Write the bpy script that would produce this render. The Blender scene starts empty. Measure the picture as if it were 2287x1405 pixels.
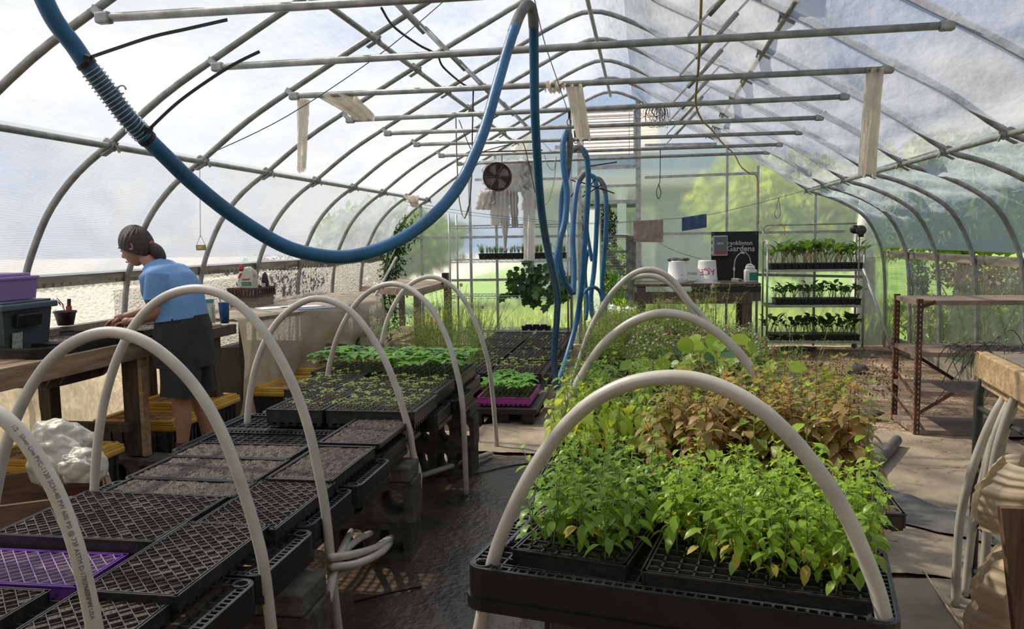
import bpy, bmesh, math, random
from mathutils import Vector, Matrix, Euler, noise
R = random.Random(7)
S = bpy.context.scene
C = S.collection
PI = math.pi
# ---------------------------------------------------------------- camera
FOC, YAW, PIT, ROL, CH = 1808.1, .1627, .0925, .0162, 1.5
_cy, _sy, _cp, _sp, _cr, _sr = math.cos(YAW), math.sin(YAW), math.cos(PIT), math.sin(PIT), math.cos(ROL), math.sin(ROL)
cF = Vector((-_sy*_cp, _cy*_cp, -_sp)); cR = Vector((_cy, _sy, 0)); cU = cR.cross(cF)
cX = cR*_cr - cU*_sr; cY = cR*_sr + cU*_cr; CP = Vector((0, 0, CH))
cd = bpy.data.cameras.new('camera'); cam = bpy.data.objects.new('camera', cd); C.objects.link(cam)
cd.sensor_width = 36; cd.lens = FOC/2287*36; cd.clip_start = .02; cd.clip_end = 500
M4 = Matrix((cX, cY, -cF)).transposed().to_4x4(); M4.translation = CP
cam.matrix_world = M4; S.camera = cam
def at(px, py, **k):
    """world point seen at a pixel on the plane x=, y= or z= (used to survey the place from the photograph)"""
    d = cF + cX*((px-1143.5)/FOC) - cY*((py-702.5)/FOC)
    (a, v), = k.items(); i = 'xyz'.index(a)
    return CP + d*((v-CP[i])/d[i])
def atd(px, py, dep):
    d = cF + cX*((px-1143.5)/FOC) - cY*((py-702.5)/FOC)
    return CP + d*dep
def at_plane(px, py, p0, n):
    d = cF + cX*((px-1143.5)/FOC) - cY*((py-702.5)/FOC)
    return CP + d*((Vector(p0)-CP).dot(n)/d.dot(n))
# ---------------------------------------------------------------- world, sun, exposure
S.view_settings.view_transform = 'Standard'; S.view_settings.look = 'None'
S.view_settings.gamma = 1; S.view_settings.use_curve_mapping = False
S.view_settings.exposure = .17
w = bpy.data.worlds.new('sky'); S.world = w; w.use_nodes = True
nt = w.node_tree; nt.nodes.clear()
N = nt.nodes.new; L = nt.links.new
tc = N('ShaderNodeTexCoord'); mp = N('ShaderNodeMapping'); mp.inputs['Scale'].default_value = (1, 1, 1.6)
nz = N('ShaderNodeTexNoise'); nz.inputs['Scale'].default_value = 3.2; nz.inputs['Detail'].default_value = 6; nz.inputs['Roughness'].default_value = .58
rp = N('ShaderNodeValToRGB'); rp.color_ramp.elements[0].position = .40; rp.color_ramp.elements[1].position = .62
rp.color_ramp.elements[0].color = (.40, .56, .90, 1); rp.color_ramp.elements[1].color = (1.0, .99, .97, 1)
bg = N('ShaderNodeBackground'); bg.inputs['Strength'].default_value = .72; ow = N('ShaderNodeOutputWorld')
L(tc.outputs['Generated'], mp.inputs[0]); L(mp.outputs[0], nz.inputs[0]); L(nz.outputs[0], rp.inputs[0]); L(rp.outputs[0], bg.inputs[0]); L(bg.outputs[0], ow.inputs[0])
sl = bpy.data.lights.new('sun', 'SUN'); sun = bpy.data.objects.new('sun', sl); C.objects.link(sun)
SUND = Vector((-.70, .22, .80)).normalized()
sun.rotation_euler = SUND.to_track_quat('Z', 'Y').to_euler(); sun.location = (0, 0, 20)
sl.energy = 8.5; sl.angle = math.radians(1.2); sl.color = (1, .91, .75)
cy_ = S.cycles
cy_.max_bounces = 10; cy_.diffuse_bounces = 3; cy_.glossy_bounces = 3; cy_.transmission_bounces = 6; cy_.transparent_max_bounces = 24
cy_.caustics_reflective = False; cy_.caustics_refractive = False; cy_.sample_clamp_indirect = 4
# ---------------------------------------------------------------- materials
MATS = {}
def mat(name, col, rough=.6, metal=0, var=0, scale=8, bump=0, bscale=None, trans=0, tcol=None, alpha=1, spec=.5, stretch=None, col2=None, detail=4, coat=0):
    if name in MATS: return MATS[name]
    m = bpy.data.materials.new(name); MATS[name] = m; m.use_nodes = True
    nt = m.node_tree; nt.nodes.clear(); N = nt.nodes.new; L = nt.links.new
    out = N('ShaderNodeOutputMaterial'); b = N('ShaderNodeBsdfPrincipled')
    c = list(col)+[1] if len(col) == 3 else list(col)
    b.inputs['Base Color'].default_value = c; b.inputs['Roughness'].default_value = rough; b.inputs['Metallic'].default_value = metal
    b.inputs['Specular IOR Level'].default_value = spec
    if coat: b.inputs['Coat Weight'].default_value = coat
    vec = None
    if var or bump or col2:
        t = N('ShaderNodeTexCoord'); vec = t.outputs['Object']
        if stretch:
            mm = N('ShaderNodeMapping'); mm.inputs['Scale'].default_value = stretch; L(vec, mm.inputs[0]); vec = mm.outputs[0]
    if var or col2:
        n = N('ShaderNodeTexNoise'); n.inputs['Scale'].default_value = scale; n.inputs['Detail'].default_value = detail; L(vec, n.inputs[0])
        r = N('ShaderNodeValToRGB'); L(n.outputs[0], r.inputs[0])
        r.color_ramp.elements[0].position = .35; r.color_ramp.elements[1].position = .65
        c2 = list(col2)+[1] if col2 else [min(1, x*(1+var)) for x in c[:3]]+[1]
        c1 = c if col2 else [x*(1-var) for x in c[:3]]+[1]
        r.color_ramp.elements[0].color = c1; r.color_ramp.elements[1].color = c2
        L(r.outputs[0], b.inputs['Base Color'])
    if bump:
        n2 = N('ShaderNodeTexNoise'); n2.inputs['Scale'].default_value = bscale or scale*4; n2.inputs['Detail'].default_value = 5; L(vec, n2.inputs[0])
        bp = N('ShaderNodeBump'); bp.inputs['Strength'].default_value = min(1, bump); bp.inputs['Distance'].default_value = .01
        L(n2.outputs[0], bp.inputs['Height']); L(bp.outputs[0], b.inputs['Normal'])
    sh = b.outputs[0]
    if trans:
        tr = N('ShaderNodeBsdfTranslucent'); tr.inputs[0].default_value = list(tcol or col)+[1]
        mx = N('ShaderNodeMixShader'); mx.inputs[0].default_value = trans; L(sh, mx.inputs[1]); L(tr.outputs[0], mx.inputs[2]); sh = mx.outputs[0]
    if alpha < 1:
        tp = N('ShaderNodeBsdfTransparent'); mx = N('ShaderNodeMixShader'); mx.inputs[0].default_value = alpha
        L(tp.outputs[0], mx.inputs[1]); L(sh, mx.inputs[2]); sh = mx.outputs[0]
    L(sh, out.inputs[0])
    return m
def film(name, col=(.9, .92, .95), clear=.35, cvar=.12, scale=(3, 3, 3), weave=0, refr=0, rough=.3, tint=(1, 1, 1), tl=.65, bump=.4, bsc=6, gloss=.0):
    """greenhouse plastic: clear share + translucent share + optional blurred refraction"""
    if name in MATS: return MATS[name]
    m = bpy.data.materials.new(name); MATS[name] = m; m.use_nodes = True
    nt = m.node_tree; nt.nodes.clear(); N = nt.nodes.new; L = nt.links.new
    out = N('ShaderNodeOutputMaterial'); t = N('ShaderNodeTexCoord')
    mm = N('ShaderNodeMapping'); mm.inputs['Scale'].default_value = scale; L(t.outputs['Object'], mm.inputs[0])
    n = N('ShaderNodeTexNoise'); n.inputs['Scale'].default_value = 1; n.inputs['Detail'].default_value = 6; n.inputs['Roughness'].default_value = .65; L(mm.outputs[0], n.inputs[0])
    mr = N('ShaderNodeMapRange'); mr.inputs['From Min'].default_value = .3; mr.inputs['From Max'].default_value = .7
    mr.inputs['To Min'].default_value = clear-cvar; mr.inputs['To Max'].default_value = clear+cvar; L(n.outputs[0], mr.inputs[0])
    n2 = N('ShaderNodeTexNoise'); n2.inputs['Scale'].default_value = bsc; n2.inputs['Detail'].default_value = 6; L(mm.outputs[0], n2.inputs[0])
    hgt = n2.outputs[0]
    if weave:
        wv = N('ShaderNodeTexWave'); wv.inputs['Scale'].default_value = weave; wv.inputs['Distortion'].default_value = 1.2; wv.inputs['Detail'].default_value = 2; wv.bands_direction = 'Z'
        L(t.outputs['Object'], wv.inputs[0])
        ad = N('ShaderNodeMath'); ad.operation = 'ADD'; L(n2.outputs[0], ad.inputs[0]); L(wv.outputs['Fac'], ad.inputs[1]); hgt = ad.outputs[0]
    bp = N('ShaderNodeBump'); bp.inputs['Strength'].default_value = bump; bp.inputs['Distance'].default_value = .07; L(hgt, bp.inputs['Height'])
    tr = N('ShaderNodeBsdfTranslucent'); tr.inputs[0].default_value = (*col, 1); L(bp.outputs[0], tr.inputs['Normal'])
    df = N('ShaderNodeBsdfPrincipled'); df.inputs['Base Color'].default_value = (*col, 1); df.inputs['Roughness'].default_value = .35; L(bp.outputs[0], df.inputs['Normal'])
    mx = N('ShaderNodeMixShader'); mx.inputs[0].default_value = tl; L(df.outputs[0], mx.inputs[1]); L(tr.outputs[0], mx.inputs[2])
    tp = N('ShaderNodeBsdfTransparent'); tp.inputs[0].default_value = (*tint, 1)
    cs = tp.outputs[0]
    if refr:
        rf = N('ShaderNodeBsdfRefraction'); rf.inputs['Roughness'].default_value = rough; rf.inputs['IOR'].default_value = 1.18; rf.inputs[0].default_value = (*tint, 1)
        L(bp.outputs[0], rf.inputs['Normal'])
        m3 = N('ShaderNodeMixShader'); m3.inputs[0].default_value = refr; L(tp.outputs[0], m3.inputs[1]); L(rf.outputs[0], m3.inputs[2]); cs = m3.outputs[0]
    m2 = N('ShaderNodeMixShader'); L(mr.outputs[0], m2.inputs[0]); L(mx.outputs[0], m2.inputs[1]); L(cs, m2.inputs[2])
    L(m2.outputs[0], out.inputs[0])
    return m
# ---------------------------------------------------------------- mesh builder
class MB:
    def __init__(s): s.v = []; s.f = []; s.mi = []; s.cur = 0
    def add(s, vs, fs):
        o = len(s.v); s.v += [tuple(p) for p in vs]; s.f += [[i+o for i in f] for f in fs]; s.mi += [s.cur]*len(fs); return s
    def box(s, c, size, rot=None, taper=1, bev=0):
        c = Vector(c); hx, hy, hz = [q/2 for q in size]; M = rot if isinstance(rot, Matrix) else (Euler(rot).to_matrix() if rot else Matrix.Identity(3))
        if bev:
            b = min(bev, hx*.9, hy*.9, hz*.9); vs = []; idx = {}
            fs = []
            bm = bmesh.new(); bmesh.ops.create_cube(bm, size=1)
            for v in bm.verts: v.co = Vector((v.co.x*2*hx, v.co.y*2*hy, v.co.z*2*hz))
            bmesh.ops.bevel(bm, geom=bm.edges[:], offset=b, segments=2, affect='EDGES', profile=.5)
            vs = [c+M @ v.co for v in bm.verts]; fs = [[v.index for v in f.verts] for f in bm.faces] if not bm.verts.index_update() else []
            bm.free(); return s.add(vs, fs)
        vs = []
        for z in (-1, 1):
            t = taper if z < 0 else 1
            for x, y in ((-1, -1), (1, -1), (1, 1), (-1, 1)): vs.append(c+M @ Vector((x*hx*t, y*hy*t, z*hz)))
        return s.add(vs, [[3, 2, 1, 0], [4, 5, 6, 7], [0, 1, 5, 4], [1, 2, 6, 5], [2, 3, 7, 6], [3, 0, 4, 7]])
    def bar(s, a, b, w, h=None, up=(0, 0, 1)):
        a = Vector(a); b = Vector(b); d = (b-a); l = d.length
        if l < 1e-6: return s
        z = d/l; u = Vector(up)
        if abs(z.dot(u)) > .97: u = Vector((1, 0, 0))
        x = u.cross(z).normalized(); y = z.cross(x)
        return s.box((a+b)/2, (w, h or w, l), Matrix((x, y, z)).transposed())
    def tube(s, pts, r, n=8, caps=True, closed=False, tw=0):
        P = [Vector(p) for p in pts]; m = len(P)
        rs = r if isinstance(r, (list, tuple)) else [r]*m
        T = []
        for i in range(m):
            if closed: t = P[(i+1) % m]-P[i-1]
            else: t = P[min(i+1, m-1)]-P[max(i-1, 0)]
            T.append(t.normalized() if t.length > 1e-9 else Vector((0, 0, 1)))
        u = Vector((0, 0, 1)) if abs(T[0].z) < .9 else Vector((1, 0, 0))
        x = (u-T[0]*u.dot(T[0])).normalized(); vs = []
        for i in range(m):
            x = x-T[i]*x.dot(T[i]); x = x.normalized() if x.length > 1e-6 else T[i].orthogonal().normalized()
            y = T[i].cross(x)
            for k in range(n):
                a = 2*PI*k/n+PI/n; vs.append(P[i]+(x*math.cos(a)+y*math.sin(a))*rs[i])
        fs = []
        for i in range(m if closed else m-1):
            j = (i+1) % m
            for k in range(n): k2 = (k+1) % n; fs.append([i*n+k, i*n+k2, j*n+k2, j*n+k])
        if caps and not closed: fs.append(list(range(n))[::-1]); fs.append([(m-1)*n+k for k in range(n)])
        return s.add(vs, fs)
    def lathe(s, prof, n=20, c=(0, 0, 0), ax=None, sx=1, sy=1):
        c = Vector(c); M = ax or Matrix.Identity(3); vs = []
        for r, z in prof:
            for k in range(n): a = 2*PI*k/n; vs.append(c+M @ Vector((r*math.cos(a)*sx, r*math.sin(a)*sy, z)))
        fs = []
        for i in range(len(prof)-1):
            for k in range(n): k2 = (k+1) % n; fs.append([i*n+k, i*n+k2, (i+1)*n+k2, (i+1)*n+k])
        if prof[0][0] > 1e-5: fs.append(list(range(n))[::-1])
        if prof[-1][0] > 1e-5: fs.append([(len(prof)-1)*n+k for k in range(n)])
        return s.add(vs, fs)
    def ball(s, c, r, n=10, m=6, sc=(1, 1, 1)):
        vs = []; c = Vector(c)
        for i in range(m+1):
            th = PI*i/m
            for k in range(n): a = 2*PI*k/n; vs.append(c+Vector((r*sc[0]*math.sin(th)*math.cos(a), r*sc[1]*math.sin(th)*math.sin(a), r*sc[2]*math.cos(th))))
        fs = [[i*n+k, (i+1)*n+k, (i+1)*n+(k+1) % n, i*n+(k+1) % n] for i in range(m) for k in range(n)]
        return s.add(vs, fs)
    def grid(s, fn, nu, nv):
        vs = [fn(i/nu, j/nv) for j in range(nv+1) for i in range(nu+1)]
        fs = [[j*(nu+1)+i, j*(nu+1)+i+1, (j+1)*(nu+1)+i+1, (j+1)*(nu+1)+i] for j in range(nv) for i in range(nu)]
        return s.add(vs, fs)
    def poly(s, pts): return s.add(pts, [list(range(len(pts)))])
    def prism(s, pts, d):
        """closed outline extruded by vector d"""
        n = len(pts); P = [Vector(p) for p in pts]; d = Vector(d)
        return s.add(P+[p+d for p in P], [list(range(n))[::-1], list(range(n, 2*n))]+[[i, (i+1) % n, n+(i+1) % n, n+i] for i in range(n)])
    def leaf(s, p, d, ln, w, droop=.3, fold=.12, up=(0, 0, 1), n=3):
        """leaf blade starting at p, heading d, curving down"""
        p = Vector(p); d = Vector(d).normalized(); u = Vector(up); sd = d.cross(u)
        sd = sd.normalized() if sd.length > .05 else d.orthogonal().normalized()
        nn = sd.cross(d).normalized(); pts = []; prof = {2: (0, 1, 0), 3: (.12, .95, .8, 0), 4: (.1, .8, 1, .7, 0)}[n]
        q = p.copy(); dd = d.copy(); vs = []
        for i in range(n+1):
            ww = w/2*prof[i]
            if prof[i] == 0 and i == n: vs.append(q.copy())
            else: vs += [q-sd*ww+nn*fold*w*prof[i], q.copy(), q+sd*ww+nn*fold*w*prof[i]]
            dd = (dd-Vector((0, 0, 1))*droop*(1/n)).normalized() if droop else dd
            q = q+dd*ln/n
        fs = []
        for i in range(n-1):
            a = i*3; fs += [[a, a+1, a+4, a+3], [a+1, a+2, a+5, a+4]]
        a = (n-1)*3; t = len(vs)-1; fs += [[a, a+1, t], [a+1, a+2, t]]
        return s.add(vs, fs)
    def mesh(s, name, mats, smooth=False, base=None):
        me = bpy.data.meshes.new(name)
        vs = s.v if base is None else [(x-base[0], y-base[1], z-base[2]) for x, y, z in s.v]
        me.from_pydata(vs, [], s.f)
        for m in (mats if isinstance(mats, (list, tuple)) else [mats]): me.materials.append(m)
        if any(s.mi): me.polygons.foreach_set('material_index', s.mi)
        if smooth: me.polygons.foreach_set('use_smooth', [True]*len(s.f))
        me.update(); return me
    def build(s, name, mats, parent=None, smooth=False, label=None, kind=None, loc=None, base='auto'):
        """world-coordinate vertices; a top-level mesh gets its origin at its base"""
        if parent is None and base == 'auto' and s.v and loc is None:
            xs = [v[0] for v in s.v]; ys = [v[1] for v in s.v]; zs = [v[2] for v in s.v]
            bs = ((min(xs)+max(xs))/2, (min(ys)+max(ys))/2, min(zs))
        else: bs = (0, 0, 0)
        if parent is not None and parent.get('_w') is not None: bs = tuple(parent['_w'])
        me = s.mesh(name, mats, smooth, bs if bs != (0, 0, 0) else None)
        o = bpy.data.objects.new(name, me); C.objects.link(o)
        if parent is not None: o.parent = parent; o['_w'] = list(bs)
        else: o.location = loc if loc is not None else bs; o['_w'] = list(bs)
        if label: o['label'] = label
        if kind: o['kind'] = kind
        return o
def tag(o, label, cat, group=None, kind=None):
    o['label'] = label; o['category'] = cat
    if group: o['group'] = group
    if kind: o['kind'] = kind
    return o
def thing(name, label, cat, loc, group=None, rz=0):
    """Empty at the thing's base; parts built with parent= this use world coordinates unless rz is used"""
    o = bpy.data.objects.new(name, None); C.objects.link(o); o.empty_display_size = .05
    o.location = loc; tag(o, label, cat, group); o['_w'] = list(loc)
    return o
def local(name, label, cat, group=None):
    """Empty at the world origin whose parts are built in local coordinates, to be placed afterwards"""
    o = bpy.data.objects.new(name, None); C.objects.link(o); o.empty_display_size = .05
    tag(o, label, cat, group); o['_w'] = [0, 0, 0]
    return o
def place(o, loc, rz=0, sc=1, rot=None):
    o.location = loc; o.rotation_euler = rot or (0, 0, rz); o.scale = (sc, sc, sc) if not isinstance(sc, tuple) else sc
    return o
KIDS = {}
def copy_tree(o, loc=None, rz=0, label=None, group=None, sc=None, rot=None, shallow=False):
    kids = KIDS.get(o.name)
    if kids is None: kids = KIDS[o.name] = [(c, list(c.children)) for c in o.children]
    r = o.copy(); C.objects.link(r)
    if loc is not None: r.location = loc
    r.rotation_euler = rot or (0, 0, rz)
    if sc is not None: r.scale = (sc, sc, sc) if not isinstance(sc, tuple) else sc
    if label: r['label'] = label
    if group: r['group'] = group
    for ch, gs in kids:
        c = ch.copy(); C.objects.link(c); c.parent = r
        for g in gs:
            d = g.copy(); C.objects.link(d); d.parent = c
    return r
def struct(mb, name, mats, smooth=False, parent=None, label=None):
    return mb.build(name, mats, parent, smooth, label=label, kind=None if parent else 'structure')
def lerp(a, b, t): return a+(b-a)*t
def spline(pts, n=8):
    P = [Vector(p) for p in pts]; out = []
    for i in range(len(P)-1):
        p0 = P[max(i-1, 0)]; p1 = P[i]; p2 = P[i+1]; p3 = P[min(i+2, len(P)-1)]
        for k in range(n):
            t = k/n
            out.append(.5*((2*p1)+(p2-p0)*t+(2*p0-5*p1+4*p2-p3)*t*t+(3*p1-p0-3*p2+p3)*t**3))
    out.append(P[-1]); return out
# colours
steel = mat('galvanised_steel', (.30, .30, .29), .45, .35, var=.25, scale=14, bump=.15, bscale=60)
steel_l = mat('bright_steel', (.50, .51, .50), .4, .4, var=.2, scale=20)
blk = mat('black_plastic', (.012, .012, .014), .42, 0, var=.3, scale=20)
blk2 = mat('worn_black_plastic', (.022, .022, .025), .5, 0, col2=(.05, .05, .052), scale=30, detail=8)
wood_g = mat('grey_weathered_wood', (.16, .13, .105), .85, 0, col2=(.30, .25, .20), scale=4, stretch=(1, 14, 14), bump=.35, bscale=14)
wood_d = mat('dark_weathered_wood', (.06, .047, .036), .85, 0, col2=(.14, .115, .09), scale=4, stretch=(14, 14, 1.5), bump=.35, bscale=14)
wood_t = mat('tan_board', (.33, .22, .12), .75, 0, col2=(.50, .36, .21), scale=3, stretch=(1.2, 12, 12), bump=.25, bscale=12)
pvc = mat('white_pvc', (.57, .53, .47), .38, 0, var=.12, scale=9, bump=.04)
# ================================================================ the greenhouse shell
HX = -.456; YR = [3.33+k for k in range(-4, 9)]; YE = 11.42
LP = [(0, 3.32), (.6, 3.30), (1.04, 3.27), (1.3, 3.22), (1.54, 3.12), (1.74, 3.00), (1.93, 2.82), (2.09, 2.60), (2.34, 2.26), (2.535, 1.93), (2.87, 1.32), (3.17, .74), (3.40, .28), (3.478, 0)]
RP = [(0, 3.61), (.6, 3.60), (1.1, 3.57), (1.40, 3.50), (1.70, 3.34), (1.87, 3.12), (2.0, 2.85), (2.09, 2.60), (2.34, 2.26), (2.535, 1.93), (2.87, 1.32), (3.17, .74), (3.40, .28), (3.478, 0)]
def prof(side, z_or_i): pass
def arc_pts():
    a = [Vector((HX-x, 0, z)) for z, x in LP]; b = [Vector((HX+x, 0, z)) for z, x in RP][::-1][1:]
    return a+b
ARC = spline(arc_pts(), 3)
def side_x(side, z):
    T = LP if side < 0 else RP
    for (z0, x0), (z1, x1) in zip(T, T[1:]):
        if z <= z1: return HX+side*lerp(x0, x1, (z-z0)/(z1-z0))
    return HX
# ribs: real bent pipes
mb = MB(); mb.tube([(p.x, 0, p.z) for p in ARC], .021, 8); ribmesh = mb.mesh('greenhouse_rib', steel, True)
for i, y in enumerate(YR):
    o = bpy.data.objects.new('trim_%d' % (i+1), ribmesh); C.objects.link(o); o.location = (0, y, 0); o['kind'] = 'structure'
tn = [len(YR)+1]
def trim(mb, mats=steel, smooth=True, label=None):
    o = struct(mb, 'trim_%d' % tn[0], mats, smooth, label=label); tn[0] += 1; return o
# purlins with clamp brackets at each rib
def purlin(x, z, brk=True):
    mb = MB(); mb.tube([(x, -.7, z), (x, YE, z)], .019, 8); o = trim(mb)
    if brk:
        for y in YR[3:]:
            m = MB(); sg = -1 if x < HX else 1
            m.box((x, y, z+.012), (.075, .035, .055), (0, sg*-.5, 0)); m.box((x+sg*.01, y+.0, z-.03), (.09, .05, .008), (0, sg*.5, 0)); m.bar((x-.03*sg, y-.02, z+.03), (x-.045*sg, y+.02, z-.035), .012)
            struct(m, 'clamp_bracket', steel, parent=o)
purlin(HX-2.60, 2.075); purlin(HX+2.60, 2.075); purlin(HX-1.32, 2.845); purlin(HX+1.32, 2.845); purlin(HX, 3.44, False)
# cross pipes (collar ties) with angled end brackets
ends = [((232, 40), (2500, -60)), ((487, 150), (2115, 57)), ((657, 215), (1982, 155)), ((782, 268), (1886, 216)), ((866, 298), (1830, 263)), ((931, 323), (1784, 296)), ((986, 348), (1741, 323)), ((1026, 366), (1712, 341))]
nth = ['nearest', 'second', 'third', 'fourth', 'fifth', 'sixth', 'seventh', 'farthest']
PIPE = []
for k, (a, b) in enumerate(ends):
    y = 3.33+k-.03; A = at(*a, y=y); B = at(*b, y=y)
    if k == 0: B = Vector((HX+1.84, y, A.z-.02)); 
    t = thing('cross_pipe', '%s of the eight grey steel pipes spanning the arch overhead' % nth[k], 'pipe', (A+B)/2, 'steel cross pipes under the roof')
    m = MB(); m.tube([A, B], .019, 10); m.build('pipe', steel, t, True)
    for P_, sg in ((A, -1), (B, 1)):
        m = MB(); m.box(P_, (.07, .046, .05), bev=.01); m.bar(P_, P_+Vector((sg*.055, .01, .05)), .026, .03); m.build('end_bracket', steel, t)
    PIPE.append((A, B))
def pipe_pt(k, px):
    A, B = PIPE[k]; y = A.y
    lo, hi = 0., 1.
    for _ in range(30):
        mid = (lo+hi)/2; P_ = A.lerp(B, mid); d = P_-CP; u = 1143.5+FOC*d.dot(cX)/d.dot(cF)
        if u < px: lo = mid
        else: hi = mid
    return A.lerp(B, lo)
# web struts with flattened ends, from cross pipe up to the next rib
def strut(a, b, lab):
    a = Vector(a); b = Vector(b); d = (b-a).normalized(); t = thing('roof_strut', lab, 'strut', a, 'flattened roof struts')
    m = MB(); m.tube([a+d*.14, b-d*.14], .018, 8); m.build('pipe', steel, t, True)
    sd = d.cross(Vector((0, 0, 1))).normalized()
    for p, s in ((a, 1), (b, -1)):
        m = MB(); n1 = sd.cross(d)
        q = [p-sd*.034, p+sd*.034, p+d*s*.10+sd*.034, p+d*s*.18+sd*.016, p+d*s*.18-sd*.016, p+d*s*.10-sd*.034]
        m.prism(q if s > 0 else q[::-1], n1*.008); m.build('flat_end', steel_l, t)
for i, k in enumerate((1, 2, 3, 4, 5, 6)):
    y = 3.33+k-.03; nm = ('nearest', 'second', 'third', 'fourth', 'fifth', 'farthest')[i]
    for sg, side, xa, xb in ((-1, 'left', -.60, -1.06), (1, 'right', .68, 1.12)):
        a = Vector((HX+xa, y, PIPE[k][0].lerp(PIPE[k][1], .5+.25*sg).z+.02)); b = Vector((HX+xb, y, 2.99 if sg < 0 else 2.97))
        strut(a, b, '%s grey flattened strut on the %s side of the roof' % (nm, side))
# plastic skins
f_roof = film('roof_film', (.385, .415, .465), .34, .26, (1.4, .6, 1.4), bump=.35, bsc=9, tl=.8)
f_roofR = film('inner_roof_film', (.40, .41, .435), .26, .14, (1.0, .5, 1.0), bump=.3, bsc=7, tl=.8)
f_side = film('side_film', (.40, .43, .48), .30, .26, (2.2, 1.2, 2.2), weave=60, bump=.8, bsc=6, tl=.8)
f_sideR = film('shaded_side_film_right', (.36, .41, .45), .20, .08, (1.4, .8, 1.4), bump=.6, bsc=3, tl=.75)  # right film: shade from outside put into a darker blue-grey colour
f_low = film('corrugated_side_sheet', (.50, .48, .45), .28, .24, (26, 26, 44), bump=1.0, bsc=1.5, tl=.7)
f_lowR = film('clear_side_sheet', (.75, .76, .74), .72, .14, (5, 5, 3), refr=.25, rough=.12, bump=.3)
def skin(name, i0, i1, off, material, amp=.03, res=8, nv=None, wr=.01):
    A = ARC[i0:i1+1]; y0 = -.7; y1 = YE; ny = int((y1-y0)*res); nu = (len(A)-1)*3
    def fn(u, v):
        ef = min(1, math.sin(PI*u)*2.5+.0); t = u*(len(A)-1); i = min(int(t), len(A)-2); p = A[i].lerp(A[i+1], t-i); tg = (A[i+1]-A[i]).normalized(); nr = Vector((-tg.z, 0, tg.x))
        y = lerp(y0, y1, v); ph = ((y-3.33) % 1.0)
        bow = math.sin(PI*ph)
        w = noise.noise(Vector((p.x*1.7, y*1.1, p.z*1.7)))*wr*2+noise.noise(Vector((p.x*5+y*3, y*2.5, p.z*6)))*wr
        return Vector((p.x, y, p.z))+nr*(lerp(.03, off, ef)+bow*ef*(amp+w*2)*(-.6))
    m = MB(); m.grid(fn, nu, ny); return struct(m, name, material, True)
nA = len(ARC); iL = next(i for i, p in enumerate(ARC) if p.z > 1.27); jL = next(i for i, p in enumerate(ARC) if p.z >= 2.085)
iR = max(i for i, p in enumerate(ARC) if p.z > 1.22); jR = max(i for i, p in enumerate(ARC) if p.z >= 2.085)
kR = next(i for i, p in enumerate(ARC) if p.x > HX+.25 and i > jL)
skin('ceiling', jL, kR, .03, f_roof, .035, 10)
skin('ceiling', kR, jR, -.028, f_roofR, .05, 10, wr=.03)
skin('wall_left', iL, jL, .03, f_side, .06, 12, wr=.03)
skin('wall_right', jR, iR, .03, f_sideR, .07, 12, wr=.05)
# lower side sheets
def low(name, side, z0, z1, material, off, amp):
    def fn(u, v):
        z = lerp(z0, z1, v); y = lerp(-.7, YE, u); x = side_x(side, z)+side*off
        return Vector((x+side*amp*math.sin(y*80)*(1 if amp > .003 else 0)+side*noise.noise(Vector((0, y*2, z*3)))*.02, y, z))
    m = MB(); m.grid(fn, 900 if amp > .003 else 160, 14); return struct(m, name, material, True)
low('wall_left', -1, .0, 1.27, f_low, .03, .006)
low('wall_right', 1, .0, 1.27, f_lowR, .03, 0)
# wooden hip boards, one length per bay so that the joints show
wr = mat('hip_board_wood', (.20, .18, .13), .85, 0, col2=(.36, .33, .25), scale=3, stretch=(8, 1, 8), bump=.4, bscale=10)
for side, z in ((-1, 1.285), (1, 1.235)):
    mb = MB(); x = side_x(side, z)+side*.05
    mb.box((x, 5.3, z), (.03, 12, .085)); o = trim(mb, wr, False)
    for y in YR[2:]:
        m = MB(); m.box((x-side*.022, y+.03, z), (.015, .05, .06)); m.build('bracket', steel, o)
    mb = MB(); mb.box((side_x(side, .1)+side*.02, 5.3, .09), (.04, 12, .16)); trim(mb, wr, False)
# ---------------------------------------------------------------- end wall with door opening and louvre
def e(px, py): return at(px, py, y=YE)
poly = film('polycarbonate', (.82, .88, .86), .72, .06, (1, 30, .6), refr=.80, rough=.22, bump=.25, bsc=2, tint=(1, 1, 1))
DX0, DX1 = e(1296, 600).x, e(1426, 600).x; DZ = e(1360, 452).z; LZ0, LZ1 = e(1360, 372).z, e(1360, 245).z
wallb = MB()
def arch_z(x):
    T = ARC
    for p, q in zip(T, T[1:]):
        if p.x <= x <= q.x or q.x <= x <= p.x: return lerp(p.z, q.z, (x-p.x)/(q.x-p.x+1e-9)) if abs(q.x-p.x) > 1e-4 else max(p.z, q.z)
    return 0
def panel(x0, x1, zb0, zt=None, n=6):
    xs = [lerp(x0, x1, i/n) for i in range(n+1)]
    for a, b in zip(xs, xs[1:]):
        za, zb = (zt, zt) if zt else (arch_z(a), arch_z(b)); wallb.poly([(a, YE, zb0), (b, YE, zb0), (b, YE, zb), (a, YE, za)])
studs = [e(x, 600).x for x in (944, 1053, 1111, 1277)]+[DX0, DX1]+[e(x, 600).x for x in (1622, 1690, 1818)]
xl, xr = side_x(-1, .5), side_x(1, .5)
edges = [HX-3.31, HX-3.2, HX-3.0]+studs[:5]
for a, b in zip(edges, edges[1:]): panel(a, b, 0)
redges = studs[5:]+[HX+3.3, HX+3.5, HX+3.6]
for a, b in zip(redges, redges[1:]): panel(a, b, 0)
panel(DX0, DX1, DZ, LZ0, 1)
struct(wallb, 'wall_back', poly)
mb = MB(); xs = [lerp(DX0, DX1, i/10) for i in range(11)]
clearf = film('gable_film', (.9, .95, .98), .75, .05, (3, 3, 3), bump=.2)
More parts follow.
